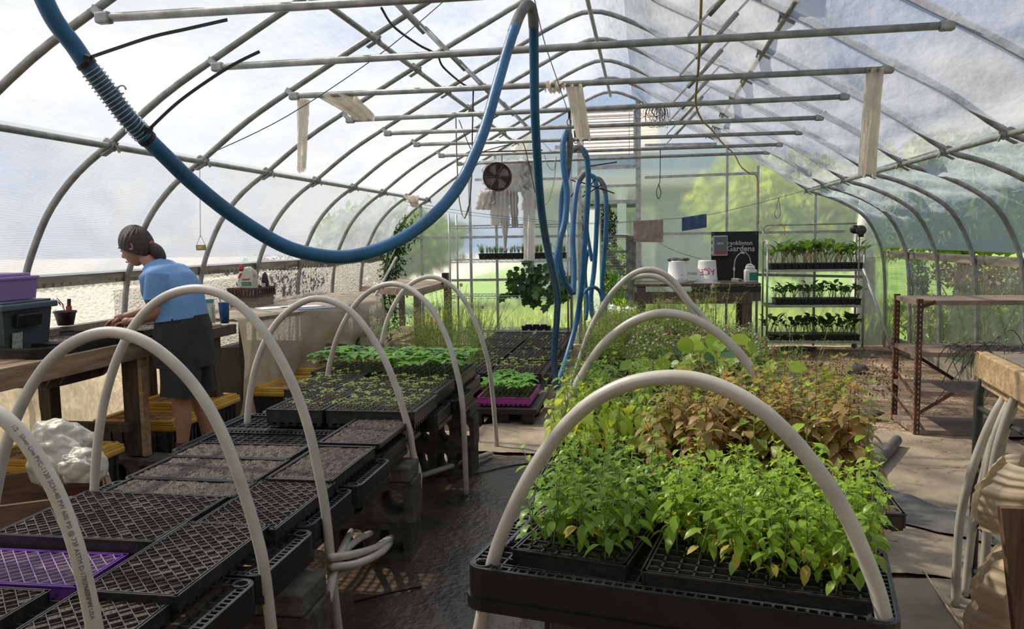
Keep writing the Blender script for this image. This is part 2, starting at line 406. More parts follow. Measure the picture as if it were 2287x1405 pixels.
for a, b in zip(xs, xs[1:]): mb.poly([(a, YE, LZ1), (b, YE, LZ1), (b, YE, arch_z(b)), (a, YE, arch_z(a))])
struct(mb, 'window_1', clearf)
for i, x in enumerate(studs):
    mb = MB(); w_ = .05 if i in (4, 5) else .032
    zt = min(arch_z(x), 2.43 if i == 7 else 9) if i not in (0,) else arch_z(x)
    mb.box((x, YE-.02, zt/2), (w_ if i != 5 else .07, .04, zt)); trim(mb, steel_l if i != 4 else steel_l, False)
def girt(a, b, h=.035):
    mb = MB(); A = e(*a); B = e(*b); A.y -= .035; B.y -= .035; mb.bar(A, B, h, .03) if False else mb.box((A+B)/2, ((B-A).length, .03, h), (0, -math.atan2(B.z-A.z, B.x-A.x), 0)); trim(mb, steel_l, False)
girt((905, 532), (1292, 527)); girt((1010, 626), (1290, 622)); girt((1062, 402), (1292, 399)); girt((1000, 741), (1290, 735))
girt((1440, 397), (1690, 387)); girt((1440, 523), (1885, 517)); girt((1430, 608), (1925, 618)); girt((1240, 330), (1298, 328), .05)
girt((1296, 452), (1428, 450), .05); girt((1296, 418), (1428, 414)); girt((1296, 376), (1428, 372), .05); girt((1296, 248), (1428, 242), .04); girt((1440, 325), (1600, 322))
# louvre shutter in the gable
t = thing('louvre_shutter', 'open slatted aluminium louvre shutter in the gable above the doorway', 'vent', e(1362, 372)+Vector((0, -.05, 0)))
alu = mat('aluminium', (.55, .56, .56), .45, .5, var=.1)
for x in (DX0+.05, DX1-.05): m = MB(); m.box((x, YE-.05, (LZ0+LZ1)/2), (.03, .04, LZ1-LZ0)); m.build('side_frame', alu, t)
for i in range(11):
    z = lerp(LZ0+.05, LZ1-.03, i/10); m = MB(); m.box(((DX0+DX1)/2, YE-.05, z), (DX1-DX0-.14, .075, .004), (.35 if i > 7 else .12, 0, 0)); m.build('slat', alu, t)
m = MB(); m.tube([(DX1-.12, YE-.1, LZ0+.05), (DX1-.12, YE-.1, LZ1-.05)], .004, 5); m.build('linkage_rod', steel, t)
# open door leaf of clear sheet swung inside at the left of the opening
mb = MB(); 
pn = film('door_sheet', (.75, .85, .80), .6, .05, (2, 2, 2), refr=.6, rough=.25, bump=.2)
d = thing('door_1', 'grey framed polycarbonate greenhouse door standing open', 'door', (DX0+.06, YE, 0)); del d['category']; del d['label']; d['kind'] = 'structure'
a = Vector((DX0+.06, YE+.03, 0)); b = Vector((DX0+.24, YE+.75, 0))
m = MB(); m.add([a+Vector((0, 0, .05)), b+Vector((0, 0, .05)), b+Vector((0, 0, DZ-.05)), a+Vector((0, 0, DZ-.05))], [[0, 1, 2, 3]]); m.build('door_panel', pn, d)
for p, q in ((a+Vector((0, 0, .03)), a+Vector((0, 0, DZ-.03))), (b+Vector((0, 0, .03)), b+Vector((0, 0, DZ-.03))), (a+Vector((0, 0, .05)), b+Vector((0, 0, .05))), (a+Vector((0, 0, DZ-.05)), b+Vector((0, 0, DZ-.05)))):
    m = MB(); m.bar(p, q, .04, .03); m.build('door_frame', steel_l, d)
# unseen opaque end wall, added behind the camera to darken the foreground
mb = MB(); mb.box((HX, -.75, 1.7), (7.4, .06, 3.6)); struct(mb, 'wall_front', mat('front_wall_board', (.30, .27, .22), .8, var=.2))
# ---------------------------------------------------------------- floor
dirt = bpy.data.materials.new('dirt_floor'); MATS['dirt_floor'] = dirt; dirt.use_nodes = True
nt = dirt.node_tree; nt.nodes.clear(); N = nt.nodes.new; L = nt.links.new
out = N('ShaderNodeOutputMaterial'); b = N('ShaderNodeBsdfPrincipled'); t_ = N('ShaderNodeTexCoord')
n1 = N('ShaderNodeTexNoise'); n1.inputs['Scale'].default_value = 2.2; n1.inputs['Detail'].default_value = 9; n1.inputs['Roughness'].default_value = .65; L(t_.outputs['Object'], n1.inputs[0])
r1 = N('ShaderNodeValToRGB'); els = r1.color_ramp.elements; els[0].position = .36; els[0].color = (.13, .095, .065, 1); els[1].position = .64; els[1].color = (.52, .41, .30, 1)
el = els.new(.5); el.color = (.34, .245, .165, 1)
n2 = N('ShaderNodeTexNoise'); n2.inputs['Scale'].default_value = 45; n2.inputs['Detail'].default_value = 8; L(t_.outputs['Object'], n2.inputs[0])
r2 = N('ShaderNodeValToRGB'); r2.color_ramp.elements[0].position = .35; r2.color_ramp.elements[0].color = (.35, .32, .3, 1); r2.color_ramp.elements[1].position = .6; r2.color_ramp.elements[1].color = (1.25, 1.2, 1.15, 1)
mx = N('ShaderNodeMixRGB'); mx.blend_type = 'MULTIPLY'; mx.inputs[0].default_value = 1; L(n1.outputs[0], r1.inputs[0]); L(n2.outputs[0], r2.inputs[0]); L(r1.outputs[0], mx.inputs[1]); L(r2.outputs[0], mx.inputs[2])
L(mx.outputs[0], b.inputs['Base Color']); b.inputs['Roughness'].default_value = .9
bp = N('ShaderNodeBump'); bp.inputs['Strength'].default_value = .8; bp.inputs['Distance'].default_value = .03; L(n2.outputs[0], bp.inputs['Height']); L(bp.outputs[0], b.inputs['Normal']); L(b.outputs[0], out.inputs[0])
def fl(u, v):
    x = lerp(HX-3.7, HX+4.0, u); y = lerp(-.8, YE+.15, v)
    return Vector((x, y, -.012+noise.noise(Vector((x*1.5, y*1.5, 0)))*.012+noise.noise(Vector((x*6, y*6, 3)))*.006))
mb = MB(); mb.grid(fl, 110, 170); struct(mb, 'floor', dirt, True)
# ================================================================ outdoors
grass_g = mat('lawn_grass', (.10, .20, .03), .8, col2=(.26, .42, .07), scale=1.2, bump=.5, bscale=30)
mb = MB(); mb.grid(lambda u, v: Vector((lerp(-7, 45, u), lerp(YE+.12, 70, v), -.03+noise.noise(Vector((u*30, v*30, 0)))*.04)), 40, 40); struct(mb, 'lawn', grass_g, True)
mb = MB(); mb.grid(lambda u, v: Vector((lerp(-90, HX-3.45, u), lerp(-6, YE+.12, v), -.04)), 6, 6); mb.grid(lambda u, v: Vector((lerp(-90, -7, u), lerp(YE+.12, 90, v), -.02)), 6, 6); struct(mb, 'ground_outside', mat('pale_gravel', (.40, .37, .32), .9, col2=(.55, .52, .46), scale=3), True)
mb = MB(); mb.grid(lambda u, v: Vector((lerp(HX+3.75, 45, u), lerp(-6, YE+.12, v), -.04)), 6, 6); struct(mb, 'lawn', grass_g, True)
def lmat(name, c, c2=None, t=.45, rough=.5):
    """leaf: reflects and lets light through"""
    c2 = c2 or tuple(min(1, x*1.6) for x in c)
    return mat(name, c, rough, 0, col2=c2, scale=3.0, trans=t, tcol=(min(1, c2[0]*1.5), min(1, c2[1]*1.35), c2[2]*.8), spec=.4)
lf_tree = lmat('tree_leaf', (.05, .12, .02), (.13, .24, .04)); lf_bright = lmat('bright_green_leaf', (.15, .24, .05), (.32, .42, .10))  # second leaf colour is a brighter yellow-green
lf_dark = lmat('dark_leaf', (.012, .025, .008), (.04, .06, .02), .2); bark = mat('bark', (.11, .09, .07), .9, col2=(.24, .2, .16), scale=7, stretch=(3, 3, .7), bump=.8, bscale=20)
dry = mat('dry_vine', (.10, .07, .04), .9, col2=(.2, .14, .08), scale=10)
def cloud(mb, c, rad, n, ls, rr, shell=.6, flat=0, lo=-1):
    c = Vector(c)
    for _ in range(n):
        while True:
            d = Vector((rr.uniform(-1, 1), rr.uniform(-1, 1), rr.uniform(lo, 1)))
            if shell*shell*.6 < d.length_squared < 1: break
        k = 1+.18*noise.noise(d*3+c); p = c+Vector((d.x*rad[0], d.y*rad[1], d.z*rad[2]))*k
        a = Vector((rr.gauss(0, 1), rr.gauss(0, 1), rr.gauss(0, .6)-flat)).normalized(); b = a.orthogonal().normalized(); b = (Matrix.Rotation(rr.random()*6.28, 3, a) @ b); e_ = a.cross(b)
        s = ls*rr.uniform(.6, 1.3)
        mb.add([p-b*s, p+e_*s*.45, p+b*s, p-e_*s*.45], [[0, 1, 2, 3]])
def tree(x, y, h, r, leaf, lab, trunk_r=.14, n=5000, ls=.14, group='trees beyond the greenhouse'):
    t = thing('tree', lab, 'tree', (x, y, -.04), group); rr = random.Random(int(x*31+y*7))
    m = MB(); m.tube([(x, y, -.04), (x+.1, y, h*.3), (x-.05, y+.1, h*.6)], [trunk_r, trunk_r*.8, trunk_r*.4], 9)
    for k in range(5): a = k*1.3; m.tube([(x, y, h*.3), (x+math.cos(a)*r*.5, y+math.sin(a)*r*.5, h*.6)], [trunk_r*.5, trunk_r*.2], 6)
    m.build('trunk', bark, t, True)
    m = MB()
    for k in range(6):
        a = rr.uniform(0, 6.28); q = rr.uniform(.1, .55)*r; cloud(m, (x+math.cos(a)*q, y+math.sin(a)*q, h*rr.uniform(.45, .78)), (r*.62, r*.62, h*.27), n//6, ls, rr)
    m.build('crown', leaf, t)
tree(2.9, 16.5, 3.4, 2.1, lf_bright, 'bright green tree behind the right half of the end wall', n=7000, ls=.12)
tree(6.6, 18.5, 3.6, 2.4, lf_bright, 'tall light green tree behind the metal cart', n=6000)
tree(10.5, 14.0, 4.0, 2.6, lf_tree, 'unseen wide tree added outside the right wall to shade its back', n=6000)  # right-hand trees are out of view, added to block light on that wall
tree(-5.6, 18.5, 2.5, 2.2, lf_tree, 'dull green tree behind the left part of the end wall', n=7000)
tree(9.6, 8.0, 4.0, 2.7, lf_tree, 'unseen big tree added to shade the right wall by the rusty shelves', n=6000, ls=.16)
tree(9.8, 2.2, 4.0, 2.6, lf_tree, 'unseen tree added to shade the right wall nearest the camera', n=5000, ls=.16)
# hedge of dark ivy along the left wall outside
rr = random.Random(5)
t = thing('ivy_hedge', 'dark ivy covered hedge outside the left wall behind the wire mesh', 'hedge', (-4.6, 9, -.04))
m = MB()
for i in range(60):
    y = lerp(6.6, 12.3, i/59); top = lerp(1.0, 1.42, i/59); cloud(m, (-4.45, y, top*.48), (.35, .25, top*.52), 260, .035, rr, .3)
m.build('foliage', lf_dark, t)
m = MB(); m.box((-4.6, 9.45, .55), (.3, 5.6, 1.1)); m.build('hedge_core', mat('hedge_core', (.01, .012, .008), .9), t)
# climbing vine in the back left corner
t = thing('climbing_vine', 'green vine climbing the back left corner of the greenhouse', 'vine', (-3.7, 11.2, 0))
m = MB(); st = MB()
for k in range(7):
    pts = [at(870+R.uniform(-25, 25)+k*3, 740, y=11.1), at(872+R.uniform(-15, 15), 650, y=11.1), at(880+R.uniform(-12, 12), 570, y=11.15), at(905+R.uniform(-12, 22), 500+R.uniform(-30, 20), y=11.2)]
    pts = spline(pts, 6); st.tube(pts, .006, 4)
    for p in pts:
        for _ in range(14):
            q = p+Vector((R.gauss(0, .09), R.gauss(0, .04), R.gauss(0, .07))); m.leaf(q, (R.gauss(0, 1), R.gauss(0, .6), R.gauss(-.3, .5)), .05, .04, .4, n=2)
m.build('leaf_mass', lmat('vine_leaf', (.02, .06, .012), (.07, .16, .03)), t); st.build('stem', dry, t)
# grasses and low weeds behind the end wall and right wall
def tuft_mass(name, lab, cat, pts, h, n, leaf, w=.012, spread=.3):
    m = MB()
    for i in range(n):
        x, y = pts(); hh = h*R.uniform(.5, 1.2); a = R.uniform(0, 6.28); l = hh*spread
        p = Vector((x, y, -.03)); q = p+Vector((math.cos(a)*l*.4, math.sin(a)*l*.4, hh*.65)); r_ = p+Vector((math.cos(a)*l, math.sin(a)*l, hh)); s_ = Vector((-math.sin(a), math.cos(a), 0))*w
        m.add([p-s_, p+s_, q+s_*.8, q-s_*.8, r_], [[0, 1, 2, 3], [3, 2, 4]])
    return tag(m.build(name, leaf, kind='stuff'), lab, cat, kind='stuff')
lf_grass = lmat('tall_grass', (.16, .30, .03), (.40, .55, .09))
tuft_mass('grass', 'tall bright grass growing outside behind the end wall', 'grass', lambda: (R.uniform(-3.4, 3.4), YE+.25+abs(R.gauss(0, .9))), .42, 9000, lf_grass)
tuft_mass('grass', 'mown sunny lawn grass further behind the doorway', 'grass', lambda: (R.uniform(-4, 6), R.uniform(13.5, 20)), .14, 6000, lf_grass, .02)
def leafy(name, lab, cat, ctr, rad, n, ls, leaf, st=None, seed=1, grp=None):
    rr = random.Random(seed); t = thing(name, lab, cat, (ctr[0], ctr[1], 0), grp); m = MB(); cloud(m, ctr, rad, n, ls, rr, .2); m.build('foliage', leaf, t)
    m = MB()
    for k in range(8): m.tube([(ctr[0]+rr.gauss(0, .05), ctr[1]+rr.gauss(0, .05), -.03), (ctr[0]+rr.gauss(0, rad[0]*.4), ctr[1]+rr.gauss(0, rad[1]*.4), ctr[2])], .007, 4)
    m.build('stem', st or dry, t); return t
leafy('weed_bush', 'bright weeds outside the right wall behind the open metal shelves', 'bush', (4.0, 9.8, .45), (.5, 1.2, .5), 2600, .05, lf_bright, seed=3)
leafy('weed_bush', 'low bright green weeds outside the right wall near its back end', 'bush', (3.9, 11.6, .3), (.5, .9, .4), 1800, .045, lf_bright, seed=4)
leafy('weed_bush', 'weeds outside the right wall, nearest the wooden bench', 'bush', (4.1, 7.6, .35), (.5, 1.2, .4), 2200, .05, lf_bright, seed=5)
leafy('dry_vines', 'tangle of dark dry vines hanging outside the right wall', 'vine', (3.75, 9.4, .98), (.16, 2.2, .22), 2600, .03, lmat('dry_leaf', (.05, .035, .015), (.14, .10, .04), .3), seed=6)
leafy('dry_vines', 'green creeper hanging at the back of the right wall', 'vine', (3.42, 10.9, .95), (.1, .3, .45), 700, .03, lf_tree, seed=8)
leafy('dry_vines', 'dead creeper caught above the ivy on the left wall', 'vine', (-3.88, 8.2, 1.22), (.05, 1.2, .16), 500, .03, dry, seed=9)
# pale mottled tree trunk just outside the back right corner
m = MB(); a = at(1928, 775, y=11.9); m.tube([(a.x, 11.95, -.05), (a.x-.02, 11.95, .5), (a.x-.02, 11.98, 1.3), (a.x+.1, 12.0, 2.4)], [.20, .155, .145, .12], 12)
t = thing('old_tree', 'pale mottled tree trunk standing just outside the back right corner', 'tree', (a.x, 11.95, 0)); m.build('trunk', mat('mottled_bark', (.22, .21, .18), .9, col2=(.52, .50, .44), scale=9, bump=.8, bscale=25), t, True)
# ---------------------------------------------------------------- the house behind
Y = 21.0
def h(px, py, y=Y): return at(px, py, y=y)
hs = thing('house', 'blue-grey sided house with white porch column and pale roof behind the doorway', 'house', h(1450, 590))
sid = mat('house_siding', (.40, .46, .56), .7, var=.1); white = mat('white_trim', (.90, .89, .86), .5); shing = mat('pale_shingle', (.62, .50, .44), .9, col2=(.75, .66, .58), scale=6, stretch=(2, 2, 8))
z0 = -.05
x0 = h(1180, 500).x; x1 = h(1640, 500).x; zt = h(1400, 425).z
m = MB()
nb = 16
for i in range(nb): z = lerp(z0+.5, zt, i/nb); m.box(((x0+x1)/2, Y+.6, z), (x1-x0, .1, (zt-z0-.5)/nb*.92), (.12, 0, 0))
m.box(((x0+x1)/2, Y+.75, (z0+zt)/2), (x1-x0, .2, zt-z0)); m.build('siding', sid, hs)
m = MB(); m.box(((x0+x1)/2, Y-.2, zt+.1), (x1-x0+.6, 1.6, .28), bev=.03); m.build('porch_beam', mat('porch_soffit', (.85, .78, .70), .6), hs)
m = MB(); m.box(((x0+x1)/2, Y-1.0, zt+.52), (x1-x0+.8, .08, .5)); m.build('gutter_band', mat('gutter_blue', (.42, .54, .72), .5), hs)
rx1 = h(1470, 300).x; rx0 = h(1288, 300).x; rz0 = zt+.75; rz1 = h(1400, 240, Y+3).z
rf = m = MB(); 
for i in range(14):
    t0 = i/14; y_ = Y-1+t0*4; z = lerp(rz0, rz1, t0); m.box(((rx0+rx1)/2, y_+.15, z+.1), (rx1-rx0, .36, .05), (math.atan2(rz1-rz0, 4)-.12, 0, 0))
m.prism([(x0-.1, Y-1, rz0), (x0-.1, Y+3, rz1), (x0-.1, Y+3, rz0)], (.1, 0, 0)); m.build('roof', shing, hs)
cx = h(1389, 500, Y-.8).x
m = MB(); m.box((cx, Y-.8, (z0+zt)/2), (.22, .22, zt-z0), bev=.01); m.box((cx, Y-.8, zt-.1), (.32, .32, .16), bev=.02); m.box((cx, Y-.8, h(1389, 527, Y-.8).z), (.34, .34, .10), bev=.02); m.box((cx, Y-.8, z0+.3), (.30, .30, .6), bev=.02); m.build('porch_column', white, hs)
dx = h(1412, 490, Y+.5).x; zd0, zd1 = z0+.45, h(1412, 474, Y+.5).z
d_ = MB(); d_.box((dx, Y+.5, (zd0+zd1)/2), (.92, .06, zd1-zd0)); do = d_.build('front_door', mat('door_paint', (.72, .73, .70), .5), hs)
m = MB()
for ax in (-.2, .2):
    for k in range(3): z = lerp(zd0+.35, zd1-.35, k/2); m.box((dx+ax, Y+.46, z), (.28, .02, (zd1-zd0)/3*.72), bev=.008)
m.build('door_panel', mat('door_paint', (0, 0, 0)), do)
m = MB(); 
for ax in (-.52, .52): m.box((dx+ax, Y+.46, (zd0+zd1)/2), (.12, .05, zd1-zd0))
m.box((dx, Y+.46, zd1+.06), (1.16, .05, .12)); m.build('door_trim', white, hs)
m = MB(); m.box(((x0+x1)/2, Y-.1, .2), (x1-x0, 1.9, .4)); m.build('porch_floor', mat('porch_floor', (.3, .3, .3), .8), hs)
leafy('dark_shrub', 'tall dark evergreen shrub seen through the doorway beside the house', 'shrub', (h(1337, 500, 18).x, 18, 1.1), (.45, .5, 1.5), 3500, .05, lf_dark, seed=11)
leafy('shrub', 'leafy green shrub behind the fence gate', 'shrub', (h(1360, 560, 17).x, 17, .75), (.5, .4, .7), 900, .05, lf_tree, seed=12)
# gate and wire fence
Y = 15.2; fn_ = thing('garden_gate', 'weathered wooden farm gate with wire mesh outside the doorway', 'gate', h(1400, 610))
gw = mat('gate_wood', (.06, .055, .045), .9, col2=(.16, .15, .13), scale=8, bump=.3)
for px in (1406, 1424): q_ = at(px, 527, y=Y); m = MB(); m.bar(Vector((q_.x, Y, -.05)), q_, .13 if px < 1410 else .16); m.build('post', gw, fn_)
for py in (528, 562, 596): m = MB(); m.bar(at(1325, py-2, y=Y), at(1404, py, y=Y), .07, .05); m.build('rail', gw, fn_)
m = MB(); m.bar(at(1345, 545, y=Y+.04), at(1392, 612, y=Y+.04), .11, .05, (0, 1, 0)); m.build('diagonal_brace', gw, fn_)
m = MB()
for i in range(22): px = lerp(1326, 1404, i/21); m.tube([at(px, 527, y=Y-.04), at(px, 610, y=Y-.04)], .003, 3, False)
for i in range(14): py = lerp(528, 610, i/13); m.tube([at(1326, py, y=Y-.04), at(1404, py, y=Y-.04)], .003, 3, False)
m.build('wire_mesh', steel, fn_)
# silver tarp on the grass
def tp(u, v):
    x = lerp(-1.6, .45, u); y = lerp(12.6, 14.6, v); z = .05+.26*math.sin(PI*v)*(.6+.4*math.sin(PI*u))
    z += noise.noise(Vector((x*3, y*3, 0)))*.09+abs(noise.noise(Vector((x*9, y*9, 5))))*.07+abs(noise.noise(Vector((x*20, y*20, 9))))*.02; return Vector((x+noise.noise(Vector((x*4, y*4, 2)))*.05, y, z))
mb = MB(); mb.grid(tp, 60, 60); tag(mb.build('tarp', mat('silver_tarp', (.55, .56, .62), .35, .2), None, False), 'crumpled silver grey tarp lying on the grass outside the doorway', 'tarp')
# ================================================================ text helper
def text_geo(txt, size, bold=0):
    cu = bpy.data.curves.new('txt', 'FONT'); cu.body = txt; cu.size = size; cu.resolution_u = 2; cu.offset = size*bold
    o = bpy.data.objects.new('txt', cu); C.objects.link(o); bpy.context.view_layer.update()
    me = bpy.data.meshes.new_from_object(o.evaluated_get(bpy.context.evaluated_depsgraph_get()))
    vs = [v.co.copy() for v in me.vertices]; fs = [list(p.vertices) for p in me.polygons]
    bpy.data.objects.remove(o); bpy.data.curves.remove(cu); bpy.data.meshes.remove(me); return vs, fs
def put_text(mb, txt, size, org, ux, uy, center=False, bold=0):
    vs, fs = text_geo(txt, size, bold); org = Vector(org); ux = Vector(ux).normalized(); uy = Vector(uy).normalized()
    if center: w = max(v.x for v in vs); vs = [v-Vector((w/2, 0, 0)) for v in vs]
    mb.add([org+ux*v.x+uy*v.y for v in vs], fs)
ink = mat('grey_print', (.10, .10, .11), .6)
# ================================================================ materials for trays and soil
def soilmat(name, base, speck, amt=.6, glitter=.35):
    m = bpy.data.materials.new(name); MATS[name] = m; m.use_nodes = True
    nt = m.node_tree; nt.nodes.clear(); N = nt.nodes.new; L = nt.links.new
    out = N('ShaderNodeOutputMaterial'); b = N('ShaderNodeBsdfPrincipled'); t = N('ShaderNodeTexCoord')
    n = N('ShaderNodeTexNoise'); n.inputs['Scale'].default_value = 150; n.inputs['Detail'].default_value = 3; L(t.outputs['Object'], n.inputs[0])
    r = N('ShaderNodeValToRGB'); r.color_ramp.elements[0].position = .38; r.color_ramp.elements[0].color = (*[x*.35 for x in base], 1); r.color_ramp.elements[1].position = .62; r.color_ramp.elements[1].color = (*[x*1.7 for x in base], 1)
    L(n.outputs[0], r.inputs[0])
    v = N('ShaderNodeTexNoise'); v.inputs['Scale'].default_value = 260; v.inputs['Detail'].default_value = 1; L(t.outputs['Object'], v.inputs[0])
    r2 = N('ShaderNodeValToRGB'); r2.color_ramp.elements[0].position = amt; r2.color_ramp.elements[0].color = (0, 0, 0, 1); r2.color_ramp.elements[1].position = amt+.05; r2.color_ramp.elements[1].color = (1, 1, 1, 1); L(v.outputs[0], r2.inputs[0])
    mx = N('ShaderNodeMixRGB'); L(r2.outputs[0], mx.inputs[0]); L(r.outputs[0], mx.inputs[1]); mx.inputs[2].default_value = (*speck, 1); L(mx.outputs[0], b.inputs['Base Color'])
    b.inputs['Roughness'].default_value = glitter+.2
    bp = N('ShaderNodeBump'); bp.inputs['Strength'].default_value = 1; bp.inputs['Distance'].default_value = .006; L(n.outputs[0], bp.inputs['Height']); L(bp.outputs[0], b.inputs['Normal']); L(b.outputs[0], out.inputs[0]); return m
soil = soilmat('potting_mix', (.040, .021, .014), (.36, .25, .18), .69)
soil_dk = soilmat('dark_potting_mix', (.030, .019, .014), (.22, .19, .16), .68)
rimm = mat('tray_plastic', (.035, .033, .034), .35, 0, var=.3, scale=30)
gridm = mat('tray_cell_walls', (.085, .072, .066), .4, 0, var=.3, scale=60)
purp = mat('purple_plastic', (.16, .05, .34), .4); pinkp = mat('magenta_plastic', (.42, .06, .32), .4)
purpw = mat('purple_cell_walls', (.40, .28, .48), .4)
def clip_line(a, b, x0, x1, y0, y1):
    t0, t1 = 0., 1.; dx, dy = b[0]-a[0], b[1]-a[1]
    for p, q in ((-dx, a[0]-x0), (dx, x1-a[0]), (-dy, a[1]-y0), (dy, y1-a[1])):
        if abs(p) < 1e-9:
            if q < 0: return None
        else:
            r = q/p
            if p < 0: t0 = max(t0, r)
            else: t1 = min(t1, r)
    if t1-t0 < .02: return None
    return (a[0]+dx*t0, a[1]+dy*t0), (a[0]+dx*t1, a[1]+dy*t1)
def tray(label, w, l, h=.055, kind='square', cell=.04, sm=None, rim=None, wall=None, group='seed trays', fill=.9, ridges=True, pits=True, name='seed_tray', seed=1, depth=.012):
    """local coordinates: centre of the footprint, base at z=0"""
    rr = random.Random(seed); t = local(name, label, 'tray', group); rim = rim or rimm; wall = wall or gridm; sm = sm or soil
    m = MB(); hw, hl = w/2, l/2
    for sx, sy, bw, bl in ((-1, 0, .004, l), (1, 0, .004, l), (0, -1, w, .004), (0, 1, w, .004)):
        m.box((sx*(hw-.004), sy*(hl-.004), h*.62), (bw, bl, h*.76))
        m.box((sx*(hw-.004), sy*(hl-.004), h-.002), (bw+.009 if sx else w, bl+.009 if sy else l, .004))
    if ridges:
        for s in (-1, 1):
            n = int(l/.04)
            for i in range(n): m.box((s*(hw-.012), -hl+(i+.5)*l/n, h*.42), (.022, l/n*.62, h*.8), taper=.7)
            n = int(w/.04)
            for i in range(n): m.box((-hw+(i+.5)*w/n, s*(hl-.012), h*.42), (w/n*.62, .022, h*.8), taper=.7)
    m.box((0, 0, .006), (w*.94, l*.96, .006))
    m.build('tray_body', rim, t)
    z1 = h-.001; so = MB(); g = MB()
    if kind == 'flat':
        nx, ny = int(w/.012), int(l/.012)
        so.grid(lambda u, v: Vector((lerp(-hw+.006, hw-.006, u), lerp(-hl+.006, hl-.006, v), h-.006+rr.uniform(-.0035, .0045))), nx, ny)
    elif kind == 'diag':
        s = cell; q = s/math.sqrt(2)*2; n = int((w+l)/q*1.5)+2
        for i in range(-n, n+1):
            for sg in (1, -1):
                c = i*q; L_ = w+l; a = (-L_, -L_*sg+c*1.0); b = (L_, L_*sg+c*1.0)
                r = clip_line(a, b, -hw+.003, hw-.003, -hl+.003, hl-.003)
                if r: g.bar((*r[0], z1-.004), (*r[1], z1-.004), .0022, .009)
        # cell floors: centres on the diagonal lattice
        k = s/math.sqrt(2)
        ni = int(w/k/2)+2; nj = int(l/k/2)+2
        for i in range(-ni*2, ni*2+1):
            for j in range(-nj*2, nj*2+1):
                if (i+j) % 2 == 0: continue
                x, y = i*k, j*k
                if abs(x) > hw-k*.55 or abs(y) > hl-k*.55: continue
                pit = pits and (i % 2 == 0) and rr.random() < .86
                z = z1-(.026 if pit else rr.uniform(.002, .006)); d = k*.98 if not pit else k*.8
                so.add([(x-d, y, z), (x, y-d, z), (x+d, y, z), (x, y+d, z)], [[0, 1, 2, 3]])
        so.add([(-hw+.01, -hl+.01, z1-.028), (hw-.01, -hl+.01, z1-.028), (hw-.01, hl-.01, z1-.028), (-hw+.01, hl-.01, z1-.028)], [[0, 1, 2, 3]])
    else:
        nx = max(2, round(w/cell)); ny = max(2, round(l/cell)); cw, cl = w/nx, l/ny
        for i in range(1, nx): g.box((-hw+i*cw, 0, z1-.006), (.005, l-.01, .012))
        for j in range(1, ny): g.box((0, -hl+j*cl, z1-.006), (w-.01, .005, .012))
        for i in range(nx):
            for j in range(ny):
                x, y = -hw+(i+.5)*cw, -hl+(j+.5)*cl; z = z1-depth*rr.uniform(.5, 1.2); a, b = cw*.48, cl*.48
                so.add([(x-a, y-b, z), (x+a, y-b, z), (x+a, y+b, z), (x-a, y+b, z), (x, y, z+rr.uniform(0, .004))], [[0, 1, 4], [1, 2, 4], [2, 3, 4], [3, 0, 4]])
                # rounded cell corners
                for ax, ay in ((-1, -1), (1, -1), (1, 1), (-1, 1)):
                    px, py = x+ax*a, y+ay*b; g.add([(px, py, z1), (px-ax*cw*.16, py, z1), (px, py-ay*cl*.16, z1)], [[0, 1, 2] if ax*ay > 0 else [0, 2, 1]])
    so.build('soil', sm, t, False)
    if g.v: g.build('cell_grid', wall, t)
    return t
